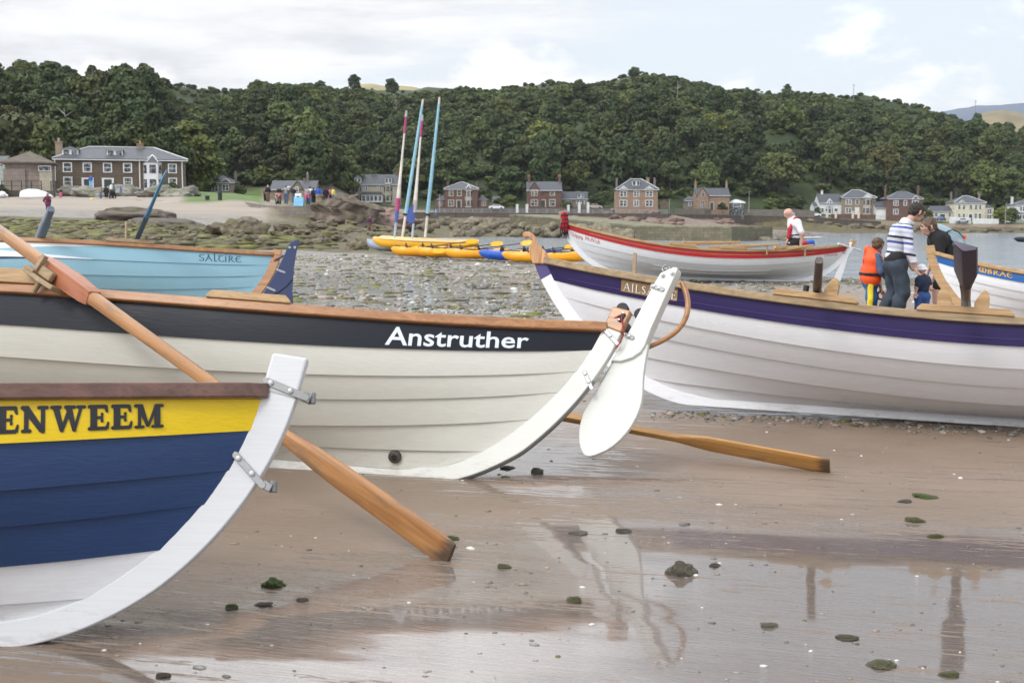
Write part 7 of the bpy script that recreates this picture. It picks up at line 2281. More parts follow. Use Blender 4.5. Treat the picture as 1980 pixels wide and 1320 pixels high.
def join_np(parts):
    V, F, o = [], [], 0
    for v, f in parts:
        V.append(v); F.append(f + o); o += len(v)
    return np.concatenate(V), np.concatenate(F)


def hand_segs(wr, ha, s=1.0, curl=.5, side=(0, 1, 0)):
    wr, ha = Vector(wr), Vector(ha); d = (ha - wr).normalized(); sd = Vector(side); sd = (sd - d * sd.dot(d)).normalized(); n = d.cross(sd)
    seg = [(wr, wr + d * .05 * s, .026 * s, .030 * s), (wr + d * .05 * s + sd * .022 * s, wr + d * .085 * s + sd * .024 * s, .017 * s, .015 * s), (wr + d * .05 * s - sd * .022 * s, wr + d * .085 * s - sd * .024 * s, .017 * s, .015 * s)]
    for i, L in enumerate((.070, .080, .076, .058)):
        b = wr + d * .088 * s + sd * (.033 - .022 * i) * s; c = b + (d + n * curl * .5).normalized() * L * .5 * s; e = c + (d * (1 - curl) + n * curl * 1.5).normalized() * L * .5 * s
        seg += [(b, c, .0095 * s, .0088 * s), (c, e, .0088 * s, .0075 * s)]
    b = wr + d * .03 * s + sd * .028 * s; c = b + (sd * .8 + d * .7 + n * .3).normalized() * .04 * s; e = c + (d + n * .4 + sd * .1).normalized() * .035 * s
    seg += [(b, c, .012 * s, .011 * s), (c, e, .011 * s, .009 * s)]
    return [(tuple(a), tuple(b), r0, r1) for a, b, r0, r1 in seg]


def ruffle(v, amp, f):
    w = np.stack([np.sin(v[:, 2] * f * 1.7 + v[:, 0] * f * 2.1 + np.sin(v[:, 1] * f)), np.sin(v[:, 2] * f * 1.3 - v[:, 1] * f * 1.9 + 1.3 * np.sin(v[:, 0] * f * 1.4)), np.sin(v[:, 0] * f * 1.9 + v[:, 1] * f * 2.3 + 2)], -1)
    return v + amp * w * (fbm(v[:, 0] * f * .6 + v[:, 1] * f * .4, v[:, 2] * f * .5, 2, 7) * 1.6)[:, None]


def person(label, loc, J, s=1.0, top=None, bottom=None, hair=None, shoes=None, fd=(1, 0, -.4), h=.014, detail=True, sleeve='long', legs='long', skin='skin', hat=None, group=None, baggy=0.0, top_len=0.0, hair_len=.02, extra=None, bald=False, kind='person'):
    """joints J in metres round the feet; s scales the thickness of the body"""
    root = empty('person', loc); tag(root, label, 'person', group)
    V3 = lambda k: np.array(J[k], float)
    fdv = np.array(fd, float); fdv /= np.linalg.norm(fdv); up = np.array((0, 0, 1.0)); up = up - fdv * (up @ fdv); up /= np.linalg.norm(up); sdv = np.cross(up, fdv)
    hd = V3('head')
    headS = [(hd + up * .02 * s - fdv * .015 * s, hd + up * .025 * s + fdv * .01 * s, .088 * s, .086 * s), (hd + fdv * .03 * s - up * .035 * s, hd + fdv * .05 * s - up * .075 * s, .058 * s, .042 * s),
             (hd - up * .04 * s - fdv * .02 * s, V3('neck'), .055 * s, .060 * s)]
    if detail:
        headS += [(hd + fdv * .085 * s + up * .012 * s, hd + fdv * .108 * s - up * .022 * s, .010 * s, .015 * s), (hd + fdv * .082 * s - up * .055 * s + sdv * .018 * s, hd + fdv * .082 * s - up * .055 * s - sdv * .018 * s, .012 * s, .012 * s),
                  (hd + fdv * .078 * s + up * .03 * s + sdv * .03 * s, hd + fdv * .078 * s + up * .03 * s - sdv * .03 * s, .014 * s, .014 * s)]
        for q in (-1, 1): headS.append((hd + sdv * q * .086 * s + up * .01 * s - fdv * .01 * s, hd + sdv * q * .088 * s - up * .03 * s - fdv * .005 * s, .016 * s, .011 * s))
    torso = [(V3('neck'), V3('chest'), .075 * s, .115 * s), (V3('shL') * .62 + V3('chest') * .38, V3('shR') * .62 + V3('chest') * .38, .10 * s, .10 * s), (V3('chest'), V3('waist'), .125 * s, .115 * s), (V3('waist'), V3('pelvis'), .115 * s, .125 * s), (V3('hipL'), V3('hipR'), .10 * s, .10 * s)]
    armU = [(V3('sh' + q), V3('el' + q), .062 * s, .046 * s) for q in 'LR']; armF = [(V3('el' + q), V3('wr' + q), .043 * s, .029 * s) for q in 'LR']
    legU = [(V3('hip' + q), V3('kn' + q), .092 * s, .062 * s) for q in 'LR']; legF = [(V3('kn' + q), V3('an' + q), .060 * s, .040 * s) for q in 'LR']
    calf = [((V3('kn' + q) * .7 + V3('an' + q) * .3) - fdv * [1, 1, 0] * .02 * s, (V3('kn' + q) * .5 + V3('an' + q) * .5) - fdv * [1, 1, 0] * .015 * s, .055 * s, .048 * s) for q in 'LR']
    feet = [(V3('an' + q) - [0, 0, .02 * s], V3('to' + q), .042 * s, .032 * s) for q in 'LR']
    main = torso + armU + armF + legU + legF + calf + feet
    parts = [blob(main, .022 * s, h), blob(headS, .012 * s, h * (.55 if detail else .8))]
    if detail:
        for q in 'LR': parts.append(blob(hand_segs(J['wr' + q], J['ha' + q], s * 1.02, .55, J.get('handside', (0, 1, 0))), .007 * s, .0058))
    else:
        parts.append(blob([(V3('wr' + q), V3('ha' + q), .03 * s, .028 * s) for q in 'LR'], .01, h))
    V, F = join_np(parts)
    np_mesh('body', V, F, MATS[skin], root, smooth=True)
    infl = lambda S_, d, d2=None: [(a, b, r0 + d, r1 + (d if d2 is None else d2)) for a, b, r0, r1 in S_]
    if bottom:
        S_ = infl(torso[3:], .02 * s + .006) + infl(legU, .018 * s + baggy, .022 * s + baggy)
        if legs == 'long': S_ += infl(legF, .022 * s + baggy, .026 * s + baggy) + infl(calf, .012 + baggy)
        elif legs == 'short': S_ = infl(torso[3:], .02 * s + .006) + [(a, a + (b - a) * .92, r0 + .02 + baggy, r1 + .035 + baggy) for a, b, r0, r1 in legU]
        zw = J['waist'][2] - .01
        v, f = blob(S_, .02 * s, h, clip=lambda P: P[:, 2] - zw); np_mesh('trousers' if legs == 'long' else 'shorts', ruffle(v, .009 * s, 17), f, MATS[bottom], root, smooth=True)
    if top:
        S_ = infl(torso[:4], .018 * s + .005) + infl(torso[4:], .012)
        if sleeve == 'long': S_ += infl(armU, .014 * s + .004) + infl(armF, .014 * s + .003, .013 * s + .003)
        elif sleeve == 'short': S_ += [(a, a + (b - a) * .8, r0 + .02 * s, r1 + .03 * s) for a, b, r0, r1 in armU]
        zc = J['pelvis'][2] + .04 - top_len
        nk = V3('neck') + up * .015
        v, f = blob(S_, .02 * s, h, clip=lambda P: np.maximum(zc - P[:, 2] - 0 * P[:, 0], np.where((np.abs(P - nk).max(1) < .14 * s) & ((P - nk) @ up > .03 * s), .02, -1)) if True else None)
        np_mesh('top', ruffle(v, .009 * s, 14), f, MATS[top], root, smooth=True)
    if hair:
        c = hd + up * .022 * s - fdv * .018 * s
        S_ = [(c - fdv * .012 * s, c + fdv * .018 * s, .099 * s, .096 * s), (c - fdv * .05 * s, c - fdv * .05 * s - up * hair_len, .085 * s, .07 * s)]
        face = hd + fdv * .045 * s
        v, f = blob(S_, .012, h * .6, clip=lambda P: np.minimum((P - face) @ fdv + .0, .045 * s - (P - hd) @ up)); np_mesh('hair', ruffle(v, .006 * s, 60), f, MATS[hair], root, smooth=True)
    if hat:
        c = hd + up * .035 * s
        v, f = blob([(c - fdv * .01, c + fdv * .01, .105 * s, .105 * s)], .01, h * .6, clip=lambda P: .0 - (P - hd) @ up); np_mesh('hat', v, f, MATS[hat], root, smooth=True)
    if shoes:
        v, f = blob(infl(feet, .014 * s), .012, h * .8); np_mesh('shoes', v, f, MATS[shoes], root, smooth=True)
    return root


def part(root, name, segs, k, h, mat, clip=None):
    v, f = blob(segs, k, h, clip); return np_mesh(name, v, f, MATS[mat], root, smooth=True)


# cloth
def stripe_mat(name, base, bands, axis=2):
    """bands: (centre height, half width, colour) in the garment's own frame"""
    m, nt, b = new_mat(name)
    sp = nd(nt, 'ShaderNodeSeparateXYZ', None, Vector=coords(nt, 'Object'))
    n1 = noise(nt, coords(nt, 'Object'), 14, 4, .6).outputs[0]
    t = math_n(nt, 'ADD', sp.outputs[axis], math_n(nt, 'MULTIPLY', math_n(nt, 'SUBTRACT', n1, .5), .012))
    t = math_n(nt, 'SUBTRACT', t, math_n(nt, 'MULTIPLY', sp.outputs[0], -.16))
    c = mixc(nt, smooth(nt, n1, .3, .7), c4(base, .93), c4(base))
    for z, w_, cc in bands:
        f = smooth(nt, math_n(nt, 'ABSOLUTE', math_n(nt, 'SUBTRACT', t, z)), w_ + .004, w_ - .002)
        c = mixc(nt, f, c, c4(cc))
    nt.links.new(c, b.inputs['Base Color']); b.inputs['Roughness'].default_value = .9
    bump(nt, b, noise(nt, coords(nt, 'Object'), 9, 5, .6).outputs[0], .6, .03)
    MATS[name] = m
    return m


NAVY, BLUE, LILAC = (.018, .025, .06), (.045, .085, .30), (.40, .42, .55)
stripe_mat('striped_jumper', (.60, .60, .66), [(1.40, .007, NAVY), (1.345, .014, BLUE), (1.275, .016, LILAC), (1.20, .016, NAVY), (1.125, .016, BLUE), (1.05, .018, LILAC), (.975, .015, NAVY)])
pmat('denim', (.032, .045, .065), .85, .35, 5, bmp=.5, bscale=14)
pmat('jeans_blue', (.045, .12, .34), .85, .3, 6, bmp=.5, bscale=18)
pmat('black_cloth', (.010, .010, .012), .85, .3, 6, bmp=.3)
pmat('orange_vest', (.80, .085, .008), .55, .1, 6, bmp=.4, bscale=12)
pmat('wetsuit_blue', (.010, .105, .24), .6, .3, 6)
pmat('wetsuit_yellow', (.75, .56, .02), .6, .1, 6)
pmat('fleece_blue', (.06, .10, .18), .9, .2, 7, bmp=.4)
pmat('navy_cloth', (.018, .03, .065), .85, .2, 7, bmp=.3)
pmat('white_cloth', (.74, .73, .78), .8, .08, 6, bmp=.4, bscale=10)
pmat('red_webbing', (.40, .012, .03), .6, .1, 8)
pmat('pack_blue', (.30, .40, .45), .75, .12, 6, bmp=.5, bscale=14)
pmat('hair_dark', (.018, .012, .009), .6, .3, 40, stretch=(1, 1, .2), bmp=.6, bscale=90)
pmat('hair_brown', (.10, .058, .030), .6, .35, 30, stretch=(1, 1, .2), bmp=.6, bscale=80)
pmat('hair_grey', (.42, .40, .37), .7, .2, 30)
m = pmat('spotted_hat', (.70, .70, .72), .85, .05, 8, wear=(.05, .06, .12), wear_amt=.42, wear_scale=30)
pmat('shoe_dark', (.03, .025, .022), .6, .2, 8)
GZ = lambda px, Y: hz((px - 990) / FPX * Y, Y)


def foot(px, Y):
    return Vector(((px - 990) / FPX * Y, Y, GZ(px, Y)))


# man in the striped jumper, head bent
L0 = foot(1738, 17.75)
J = dict(head=(.245, .02, 1.56), neck=(.10, .02, 1.415), chest=(-.01, .03, 1.20), waist=(-.045, .03, .93), pelvis=(-.06, .03, .80), shR=(.035, -.16, 1.325), elR=(.06, -.24, 1.02), wrR=(.145, -.25, .80), haR=(.18, -.24, .71),
         shL=(.02, .21, 1.32), elL=(.12, .27, 1.05), wrL=(.21, .24, .84), haL=(.25, .22, .74), hipR=(-.04, -.08, .80), hipL=(-.07, .12, .80), knR=(.03, -.11, .44), knL=(-.02, .14, .44), anR=(-.08, -.11, .07), anL=(-.20, .14, .08), toR=(.08, -.13, .03), toL=(-.06, .14, .03), handside=(.4, 1, 0))
man = person('person in a white jumper with blue stripes and dark jeans, looking down', L0, J, .97, 'striped_jumper', 'denim', 'hair_dark', 'shoe_dark', fd=(.86, .18, -.52), h=.013, baggy=.016, hair_len=.05)
part(man, 'vest', [((-.05, .03, .90), (-.055, .03, .865), .15, .15), ((-.05, -.06, .90), (-.06, .12, .88), .115, .115)], .02, .016, 'black_cloth', clip=lambda P: .845 - P[:, 2])
hdm = Vector(J['head']); fdm = Vector((.86, .18, -.52)).normalized(); sdm = Vector((0, 0, 1)).cross(fdm).normalized()
mb = MB()
for q in (-1, 1):
    c = hdm + fdm * .098 + sdm * q * .036 + Vector((0, 0, .012)); upm = fdm.cross(sdm)
    mb.tube([c + sdm * .027 * math.cos(a) + upm * .019 * math.sin(a) for a in np.linspace(0, 6.2832, 13)], .0032, 5)
    mb.tube([c + sdm * q * .027, hdm + sdm * q * .094 - fdm * .01 + Vector((0, 0, .02))], .003, 5)
mb.build('glasses', MATS['black_rubber'], man)

# child in orange lifejacket
L1 = foot(1688, 18.3)
J = dict(head=(.075, .02, 1.085), neck=(.03, .02, .965), chest=(-.01, .02, .83), waist=(-.03, .02, .64), pelvis=(-.03, .02, .55), shR=(.0, -.17, .90), elR=(.055, -.245, .70), wrR=(.16, -.20, .585), haR=(.20, -.18, .55),
         shL=(.0, .15, .90), elL=(.10, .2, .68), wrL=(.15, .12, .45), haL=(.155, .10, .38), hipR=(-.045, -.06, .54), hipL=(-.01, .10, .54), knR=(-.04, -.07, .30), knL=(.03, .10, .30), anR=(-.04, -.07, .05), anL=(.04, .1, .05), toR=(.07, -.08, .02), toL=(.14, .10, .02), handside=(.3, 1, 0))
kid = person('person, a child in an orange lifejacket and blue and yellow wetsuit trousers', L1, J, .80, 'fleece_blue', 'wetsuit_blue', 'hair_brown', 'shoe_dark', fd=(.75, .55, -.25), h=.012, baggy=.004, hair_len=.04)
c_ = lambda x, z, y=0.02: (x, y, z)
part(kid, 'lifejacket', [((-.02, -.10, .86), (.0, .13, .86), .125, .125), ((-.03, -.09, .72), (-.02, .12, .72), .125, .125), ((-.04, -.08, .60), (-.03, .11, .60), .135, .135), ((-.05, -.07, .97), (-.04, .10, .97), .06, .06), ((-.10, -.02, 1.03), (-.05, .06, .98), .045, .06), ((-.04, -.07, .95), (.06, -.05, .90), .05, .04)], .02, .013, 'orange_vest')
v, f = blob([((-.025, -.09, .655), (-.02, .12, .655), .153, .153)], .01, .012, clip=lambda P: np.abs(P[:, 2] - .655) - .022); np_mesh('belt', v, f, MATS['black_cloth'], kid, smooth=False)
v, f = blob([((-.055, -.075, .54), (-.05, -.085, .30), .105, .085), ((-.05, -.085, .30), (-.05, -.085, .08), .085, .062)], .015, .012, clip=lambda P: np.maximum(np.abs(P[:, 0] + .075) - .035, P[:, 1] + .05)); np_mesh('side_panel', v, f, MATS['wetsuit_yellow'], kid, smooth=True)
mb = MB(); mb.tube([(.155 + .055 * math.cos(a), .10, .335 + .06 * math.sin(a)) for a in np.linspace(0, 6.28, 14)], .017, 7); mb.build('floating_handle', MATS['orange_vest'], kid, smooth=60)

# woman bending with a pale blue rucksack
L2 = foot(1810, 18.4)
J = dict(head=(-.155, -.02, 1.335), neck=(-.06, .0, 1.265), chest=(.07, .02, 1.13), waist=(.19, .02, .94), pelvis=(.20, .02, .80), shR=(-.02, -.16, 1.17), elR=(-.03, -.22, .88), wrR=(-.10, -.20, .66), haR=(-.14, -.20, .58),
         shL=(.0, .19, 1.17), elL=(.02, .24, .9), wrL=(-.05, .22, .68), haL=(-.09, .2, .6), hipR=(.20, -.08, .80), hipL=(.20, .11, .80), knR=(-.02, -.09, .43), knL=(.12, .12, .44), anR=(-.02, -.09, .08), anL=(.15, .12, .08), toR=(-.15, -.1, .03), toL=(.0, .12, .03), handside=(.3, 1, 0))
wom = person('person in black bending down with a pale blue rucksack on the back', L2, J, .98, 'black_cloth', 'black_cloth', 'hair_brown', 'shoe_dark', fd=(-.80, -.2, -.60), h=.014, legs='short', skin='skin_pink', hair_len=.10)
part(wom, 'rucksack', [((.02, .02, 1.30), (.22, .02, 1.19), .085, .10), ((.09, .02, 1.20), (.27, .02, 1.06), .11, .11), ((.20, .02, 1.15), (.33, .02, 1.12), .075, .085)], .03, .014, 'pack_blue')
mb = MB(); mb.tube([(.10, -.10, 1.27), (.17, -.11, 1.30), (.27, -.11, 1.26), (.35, -.10, 1.18)], .009, 5); mb.tube([(.10, -.10, 1.27), (.15, -.12, 1.16), (.25, -.12, 1.06)], .009, 5); mb.build('rucksack_zip', MATS['navy_cloth'], wom, smooth=60)
mb = MB(); mb.tube([(.37, -.06, 1.215), (.39, -.06, 1.17)], [.022, .026], 8); mb.build('orange_toggle', MATS['orange_vest'], wom, smooth=60)

# toddler in spotted hat
L3 = foot(1784, 18.0)
J = dict(head=(-.02, -.01, .74), neck=(-.005, .0, .645), chest=(.0, .01, .55), waist=(.0, .01, .44), pelvis=(.0, .01, .365), shR=(-.07, -.05, .60), elR=(-.115, -.08, .49), wrR=(-.13, -.11, .41), haR=(-.14, -.12, .37),
         shL=(.075, .05, .60), elL=(.12, .02, .51), wrL=(.11, -.05, .45), haL=(.09, -.09, .45), hipR=(-.04, .0, .35), hipL=(.045, .02, .35), knR=(-.06, -.02, .20), knL=(.06, .0, .20), anR=(-.05, .0, .045), anL=(.10, .02, .045), toR=(-.07, -.06, .015), toL=(.10, -.05, .015), handside=(1, 0, 0))
tod = person('person, a toddler in a spotted white hat, navy top and blue jeans', L3, J, .58, 'navy_cloth', 'jeans_blue', None, 'shoe_dark', fd=(-.45, -.85, -.25), h=.011, baggy=.003, sleeve='short', hat='spotted_hat', skin='skin_pink')
hdt = Vector(J['head']); mb = MB()
for i in range(24):
    a = i * 6.2832 / 24; pass
mb.loft([[tuple(hdt + Vector((r_ * math.cos(a), r_ * math.sin(a), z_))) for a in np.linspace(0, 6.02, 22)] for r_, z_ in ((.066, .03), (.088, .005), (.09, .0), (.066, .022))]); mb.build('hat_brim', MATS['spotted_hat'], tod, smooth=60)

# bald man behind the red topped skiff
L4 = foot(1531, 30.6)
J = dict(head=(-.115, .0, 1.60), neck=(-.035, .0, 1.47), chest=(.03, .01, 1.26), waist=(.05, .01, 1.02), pelvis=(.055, .01, .90), shL=(.065, -.18, 1.38), elL=(.17, -.24, 1.10), wrL=(.165, -.22, .87), haL=(.14, -.21, .78),
         shR=(.02, .2, 1.38), elR=(.02, .25, 1.1), wrR=(-.08, .2, .92), haR=(-.12, .18, .84), hipR=(.05, .1, .88), hipL=(.06, -.1, .88), knR=(.0, .1, .48), knL=(.06, -.1, .48), anR=(.02, .1, .07), anL=(.1, -.1, .07), toR=(-.12, .1, .03), toL=(-.05, -.1, .03), handside=(.4, 1, 0))
bald = person('person, a bald man in a white polo shirt with a slim red lifejacket', L4, J, 1.05, 'white_cloth', 'black_cloth', None, 'shoe_dark', fd=(-.88, -.1, -.42), h=.016, sleeve='short', skin='skin_pink', top_len=.08)
v, f = blob([((.0, -.0, 1.46), (.04, -.1, 1.45), .07, .06), ((.0, -.11, 1.42), (-.10, -.12, 1.22), .045, .05), ((-.10, -.12, 1.22), (-.12, -.11, 1.02), .05, .055), ((.03, -.14, 1.44), (.09, -.17, 1.36), .04, .035)], .012, .014); np_mesh('lifejacket', v, f, MATS['red_webbing'], bald, smooth=True)
mb = MB(); mb.tube([(-.11, -.13, 1.06), (.03, -.17, 1.08), (.12, -.12, 1.08)], [(.03, .012)] * 3, 6); mb.build('belt', MATS['black_cloth'], bald)
mb = MB(); mb.tube([(.085, -.235, 1.37), (.13, -.27, 1.25), (.17, -.29, 1.16)], [(.016, .008)] * 3, 6); mb.build('sleeve_stripe', MATS['red_webbing'], bald)
v, f = blob([(np.array(J['head']) + [.03, 0, .02], np.array(J['head']) + [.06, 0, -.02], .083, .07)], .01, .012, clip=lambda P: np.maximum(P[:, 2] - 1.62, 1.53 - P[:, 2])); np_mesh('hair', v + [.022, 0, 0], f, MATS['hair_grey'], bald, smooth=True)

# people far along the beach
PAL = dict(maroon=(.12, .018, .04), royal=(.03, .09, .42), yellow=(.75, .72, .14), black=(.014, .014, .016), grey=(.28, .28, .30), white=(.66, .66, .66), pink=(.60, .12, .25), denim2=(.10, .15, .24), khaki=(.28, .22, .16), red=(.45, .03, .03), teal=(.05, .18, .22), purple=(.12, .03, .10), lblue=(.20, .45, .65), brown=(.16, .10, .07))
for k, c in PAL.items(): pmat('cloth_' + k, c, .85, .15, 4)


def standing(px, py, Y, hgt, label, top, bottom, hair='hair_dark', turn=0.0, arms=0, legs='long', stride=.0, group=None, lean=0.0, hat=None):
    k = hgt / 1.75; c, s_ = math.cos(turn), math.sin(turn)
    def P(x, y, z): return ((x * c - y * s_) * k, (x * s_ + y * c) * k, z * k)
    J = dict(head=P(.02 + lean, 0, 1.62), neck=P(lean * .8, 0, 1.48), chest=P(lean * .5, 0, 1.28), waist=P(0, 0, 1.05), pelvis=P(0, 0, .93))
    for q, sg in (('L', 1), ('R', -1)):
        J['sh' + q] = P(lean * .6, .18 * sg, 1.40)
        if arms == 0: a = [(-.02, .25, 1.13), (.04, .25, .90), (.06, .25, .81)]
        elif arms == 1: a = [(.08, .25, 1.16), (.25, .15, 1.12), (.32, .10, 1.13)]
        elif arms == 3 and sg > 0: a = [(.2, .3, 1.33), (.42, .34, 1.36), (.5, .34, 1.37)]
        elif arms == 3: a = [(-.2, .3, 1.30), (-.36, .34, 1.3), (-.44, .34, 1.3)]
        else: a = [(-.12, .28, 1.15), (.0, .2, .98), (.05, .16, .96)]
        for nm, t in zip(('el', 'wr', 'ha'), a): J[nm + q] = P(t[0] + lean * .4, t[1] * sg, t[2])
        st = stride * sg
        J['hip' + q] = P(0, .09 * sg, .92); J['kn' + q] = P(.03 + st * .5, .10 * sg, .50); J['an' + q] = P(st, .10 * sg, .08); J['to' + q] = P(.14 + st, .11 * sg, .03)
    p = at(px, py, Y)
    o = person(label, p, J, k, top, bottom, hair, 'shoe_dark', fd=(c, s_, -.1), h=.04, detail=False, legs=legs, sleeve='long', group=group, hat=hat, baggy=.01)
    return o


standing(93.5, 417.5, 88, 1.64, 'person in maroon jacket and purple trousers walking on the dry sand', 'cloth_maroon', 'cloth_purple', 'hair_grey', 1.4, 2, stride=.10)
standing(118, 382.5, 147, 1.1, 'person, a small child in black before the dark retaining wall', 'cloth_black', 'cloth_pink', turn=-1.3)
standing(176, 365.5, 158, 1.75, 'person in royal blue top and red cap standing on the rock bank', 'cloth_royal', 'cloth_lblue', turn=-1.5, arms=1, hat='cloth_red')
standing(195, 383.5, 146, 1.35, 'person in pale top left of the walkers by the rock bank', 'cloth_khaki', 'cloth_denim2', 'hair_brown', -1.2)
standing(206, 390, 143, 1.85, 'person in black top and shorts with bare legs by the rock bank', 'cloth_black', 'cloth_black', turn=1.8, legs='short')
standing(215.5, 384, 146, 1.85, 'person in a white top walking by the rock bank', 'cloth_white', 'cloth_black', turn=.4, stride=.22)
standing(220, 384, 147.5, 1.8, 'person in teal walking behind the one in white', 'cloth_teal', 'cloth_black', turn=.3, stride=.22)
standing(234, 378.5, 152, 1.15, 'person, a child in royal blue right of the walkers', 'cloth_royal', 'cloth_denim2', 'hair_brown', .8)
standing(-1, 383, 148, 1.75, 'person in dark red cut by the left frame edge', 'cloth_maroon', 'cloth_black', turn=0)
standing(513, 389.5, 122, 1.3, 'person at the far left of the group on the slipway, in brown', 'cloth_brown', 'cloth_black', turn=-1.4)
standing(518.5, 391, 121, 1.65, 'person in black beside the one in brown on the slipway', 'cloth_black', 'cloth_brown', 'hair_grey', -1.2)
standing(553.5, 394, 119, 1.75, 'person in light grey holding one arm out on the slipway', 'cloth_grey', 'cloth_denim2', 'hair_brown', 1.57, 3)
standing(568, 392.5, 119, 1.5, 'person in a dark jacket bending forward on the slipway', 'cloth_black', 'cloth_denim2', turn=-1.3, arms=1, lean=.12)
standing(595, 396.5, 117, 1.65, 'person with a pink jacket tied at the waist', 'cloth_grey', 'cloth_denim2', 'hair_brown', -1.2, 1)
standing(600, 396.5, 118, 1.75, 'person in cream behind the one with the pink jacket', 'cloth_white', 'cloth_denim2', turn=1.2)
standing(606.5, 397, 116.5, 1.65, 'person in black with red shoes right of the pink jacket', 'cloth_black', 'cloth_black', turn=2.2)
standing(616, 398, 116, 1.85, 'person in a royal blue jacket seen from behind', 'cloth_royal', 'cloth_khaki', 'hair_brown', 1.57)
standing(630, 397, 119, 1.75, 'person in black and white behind the dark outcrop', 'cloth_black', 'cloth_black', turn=1.8)
standing(639, 397, 119.5, 1.7, 'person in pink leaning to the one in yellow', 'cloth_pink', 'cloth_black', 'hair_brown', .2, 1)
standing(645, 397, 118.5, 1.7, 'person in a bright yellow top at the right end of the group', 'cloth_yellow', 'cloth_denim2', 'hair_brown', 2.8)
standing(843, 420, 260, 1.7, 'person in bright blue on the rocks by the right hand mast', 'cloth_lblue', 'cloth_denim2', turn=-1.2)
standing(714, 448, 100, 1.25, 'person in dark purple crouched among the rocks left of the dinghies', 'cloth_purple', 'cloth_brown', turn=-1.0, lean=.1)
standing(1475, 462, 196, 1.2, 'person in blue sitting on the green kayak off the pier', 'cloth_lblue', 'cloth_black', turn=.3, arms=1)
# pink jacket tied round a waist
p = at(595, 396.5, 116.9); mb = MB(); mb.tube([(-.22, -.05, .98), (0, -.2, .95), (.24, -.05, .98)], [.07, .1, .07], 8); mb.tube([(-.1, -.18, .95), (-.12, -.2, .6)], [.12, .09], 7); mb.tube([(.1, -.18, .95), (.14, -.2, .62)], [.1, .08], 7)
tag(mb.build('jacket', MATS['cloth_pink'], None, smooth=60, loc=p), 'pink jacket knotted round a waist in the group on the slipway', 'jacket')


# red motorbike with rider
def motorbike():
    p = at(538, 395, 118.5); root = empty('motorbike', p, (0, 0, -1.15)); tag(root, 'red motorbike parked on the slipway among the people', 'motorbike')
    for xx in (-.68, .70):
        mb = MB(); mb.tube([(xx + .30 * math.cos(a), 0, .32 + .30 * math.sin(a)) for a in np.linspace(0, 6.2832, 19)], .055, 7); wh = mb.build('wheel', MATS['black_rubber'], root, smooth=60)
        mb = MB(); mb.tube([(xx, -.04, .32), (xx, .04, .32)], .12, 10)
        for a in np.linspace(0, 2.6, 5): mb.tube([(xx + .27 * math.cos(a), 0, .32 + .27 * math.sin(a)), (xx - .27 * math.cos(a), 0, .32 - .27 * math.sin(a))], .012, 4)
        mb.build('hub', MATS['dull_steel'], wh)
    mb = MB(); mb.tube([(-.35, 0, .80), (.0, 0, .86), (.35, 0, .92)], [.12, .2, .12], 10, sq=.8); mb.tube([(.4, 0, .9), (.72, 0, .62)], [.2, .15], 8); mb.tube([(-.3, 0, .82), (-.85, 0, .85)], [.14, .06], 8); mb.build('fairing', pmat('bike_red', (.40, .015, .015), .25, .1, 4, coat=.5), root, smooth=60)
    mb = MB(); mb.box((0, 0, .5), (.5, .3, .4)); mb.build('engine', MATS['dull_steel'], root, bevel=.03)
    mb = MB(); mb.tube([(.7, -.06, .32), (.45, -.06, 1.05)], .03, 6); mb.tube([(.7, .06, .32), (.45, .06, 1.05)], .03, 6); mb.tube([(.42, -.36, 1.08), (.45, 0, 1.05), (.42, .36, 1.08)], .02, 6); mb.build('fork', MATS['dull_steel'], root)
    mb = MB(); mb.ball((.72, 0, .88), (.08, .12, .1), 10, 6); mb.build('headlight', MATS['bright_steel'], root, smooth=60)
    mb = MB(); mb.tube([(-.1, 0, .95), (-.55, 0, .95)], [(.14, .05), (.12, .05)], 8); mb.build('saddle', MATS['black_rubber'], root, smooth=60)


motorbike()
standing(540, 394.5, 118.7, 1.65, 'person in black astride the red motorbike', 'cloth_black', 'cloth_black', turn=-1.2, arms=1)
for px, py, Y, w_, h_, mt, l in ((578, 399, 115.9, .9, .85, 'cloth_lblue', 'bright blue board standing at the edge of the slipway wall'), (577, 391, 117.5, .6, .85, 'cloth_white', 'small white sign behind the blue board on the slipway')):
    p = at(px, py, Y); mb = MB()
    for s in (-1, 1): mb.box((0, s * .16, h_ / 2), (w_, .03, h_), (s * .3, 0, 0))
    root = mb.build('a_board', MATS[mt], None, bevel=.01, loc=p); tag(root, l, 'sign')
    if mt == 'cloth_lblue':
        mb = MB(); mb.prism([(-.16, .2), (.16, .2), (0, .62)], (0, -.30, 0), (1, 0, 0), Vector((0, .3, .95)).normalized(), .0, .006); mb.build('symbol', MATS['white_cloth'], root)
    else:
        mb = MB(); mb.box((0, -.18, .42), (.3, .02, .3), (-.3, 0, 0)); mb.build('symbol', MATS['letter_navy'], root)

# ------------------------------------------------------------------ dinghies and kayaks
pmat('plastic_yellow', (.78, .40, .018), .35, .08, 3)
pmat('plastic_orange', (.85, .36, .008), .35, .10, 3)
pmat('plastic_cream', (.72, .52, .24), .4, .06, 3)
pmat('plastic_blue', (.012, .085, .44), .35, .1, 3)
pmat('plastic_grey', (.36, .42, .52), .4, .1, 3)
pmat('paddle_yellow', (.85, .42, .01), .35, .06, 3)
pmat('sail_white', (.60, .57, .52), .75, .12, 3, bmp=.5, bscale=5)
pmat('sail_pink', (.40, .055, .17), .7, .1, 3); pmat('sail_blue', (.06, .10, .34), .7, .1, 3); pmat('mast_blue', (.25, .46, .57), .45, .08, 3); pmat('sail_grey', (.40, .37, .38), .75, .1, 3)
pmat('green_plastic', (.08, .40, .08), .4, .1, 3)


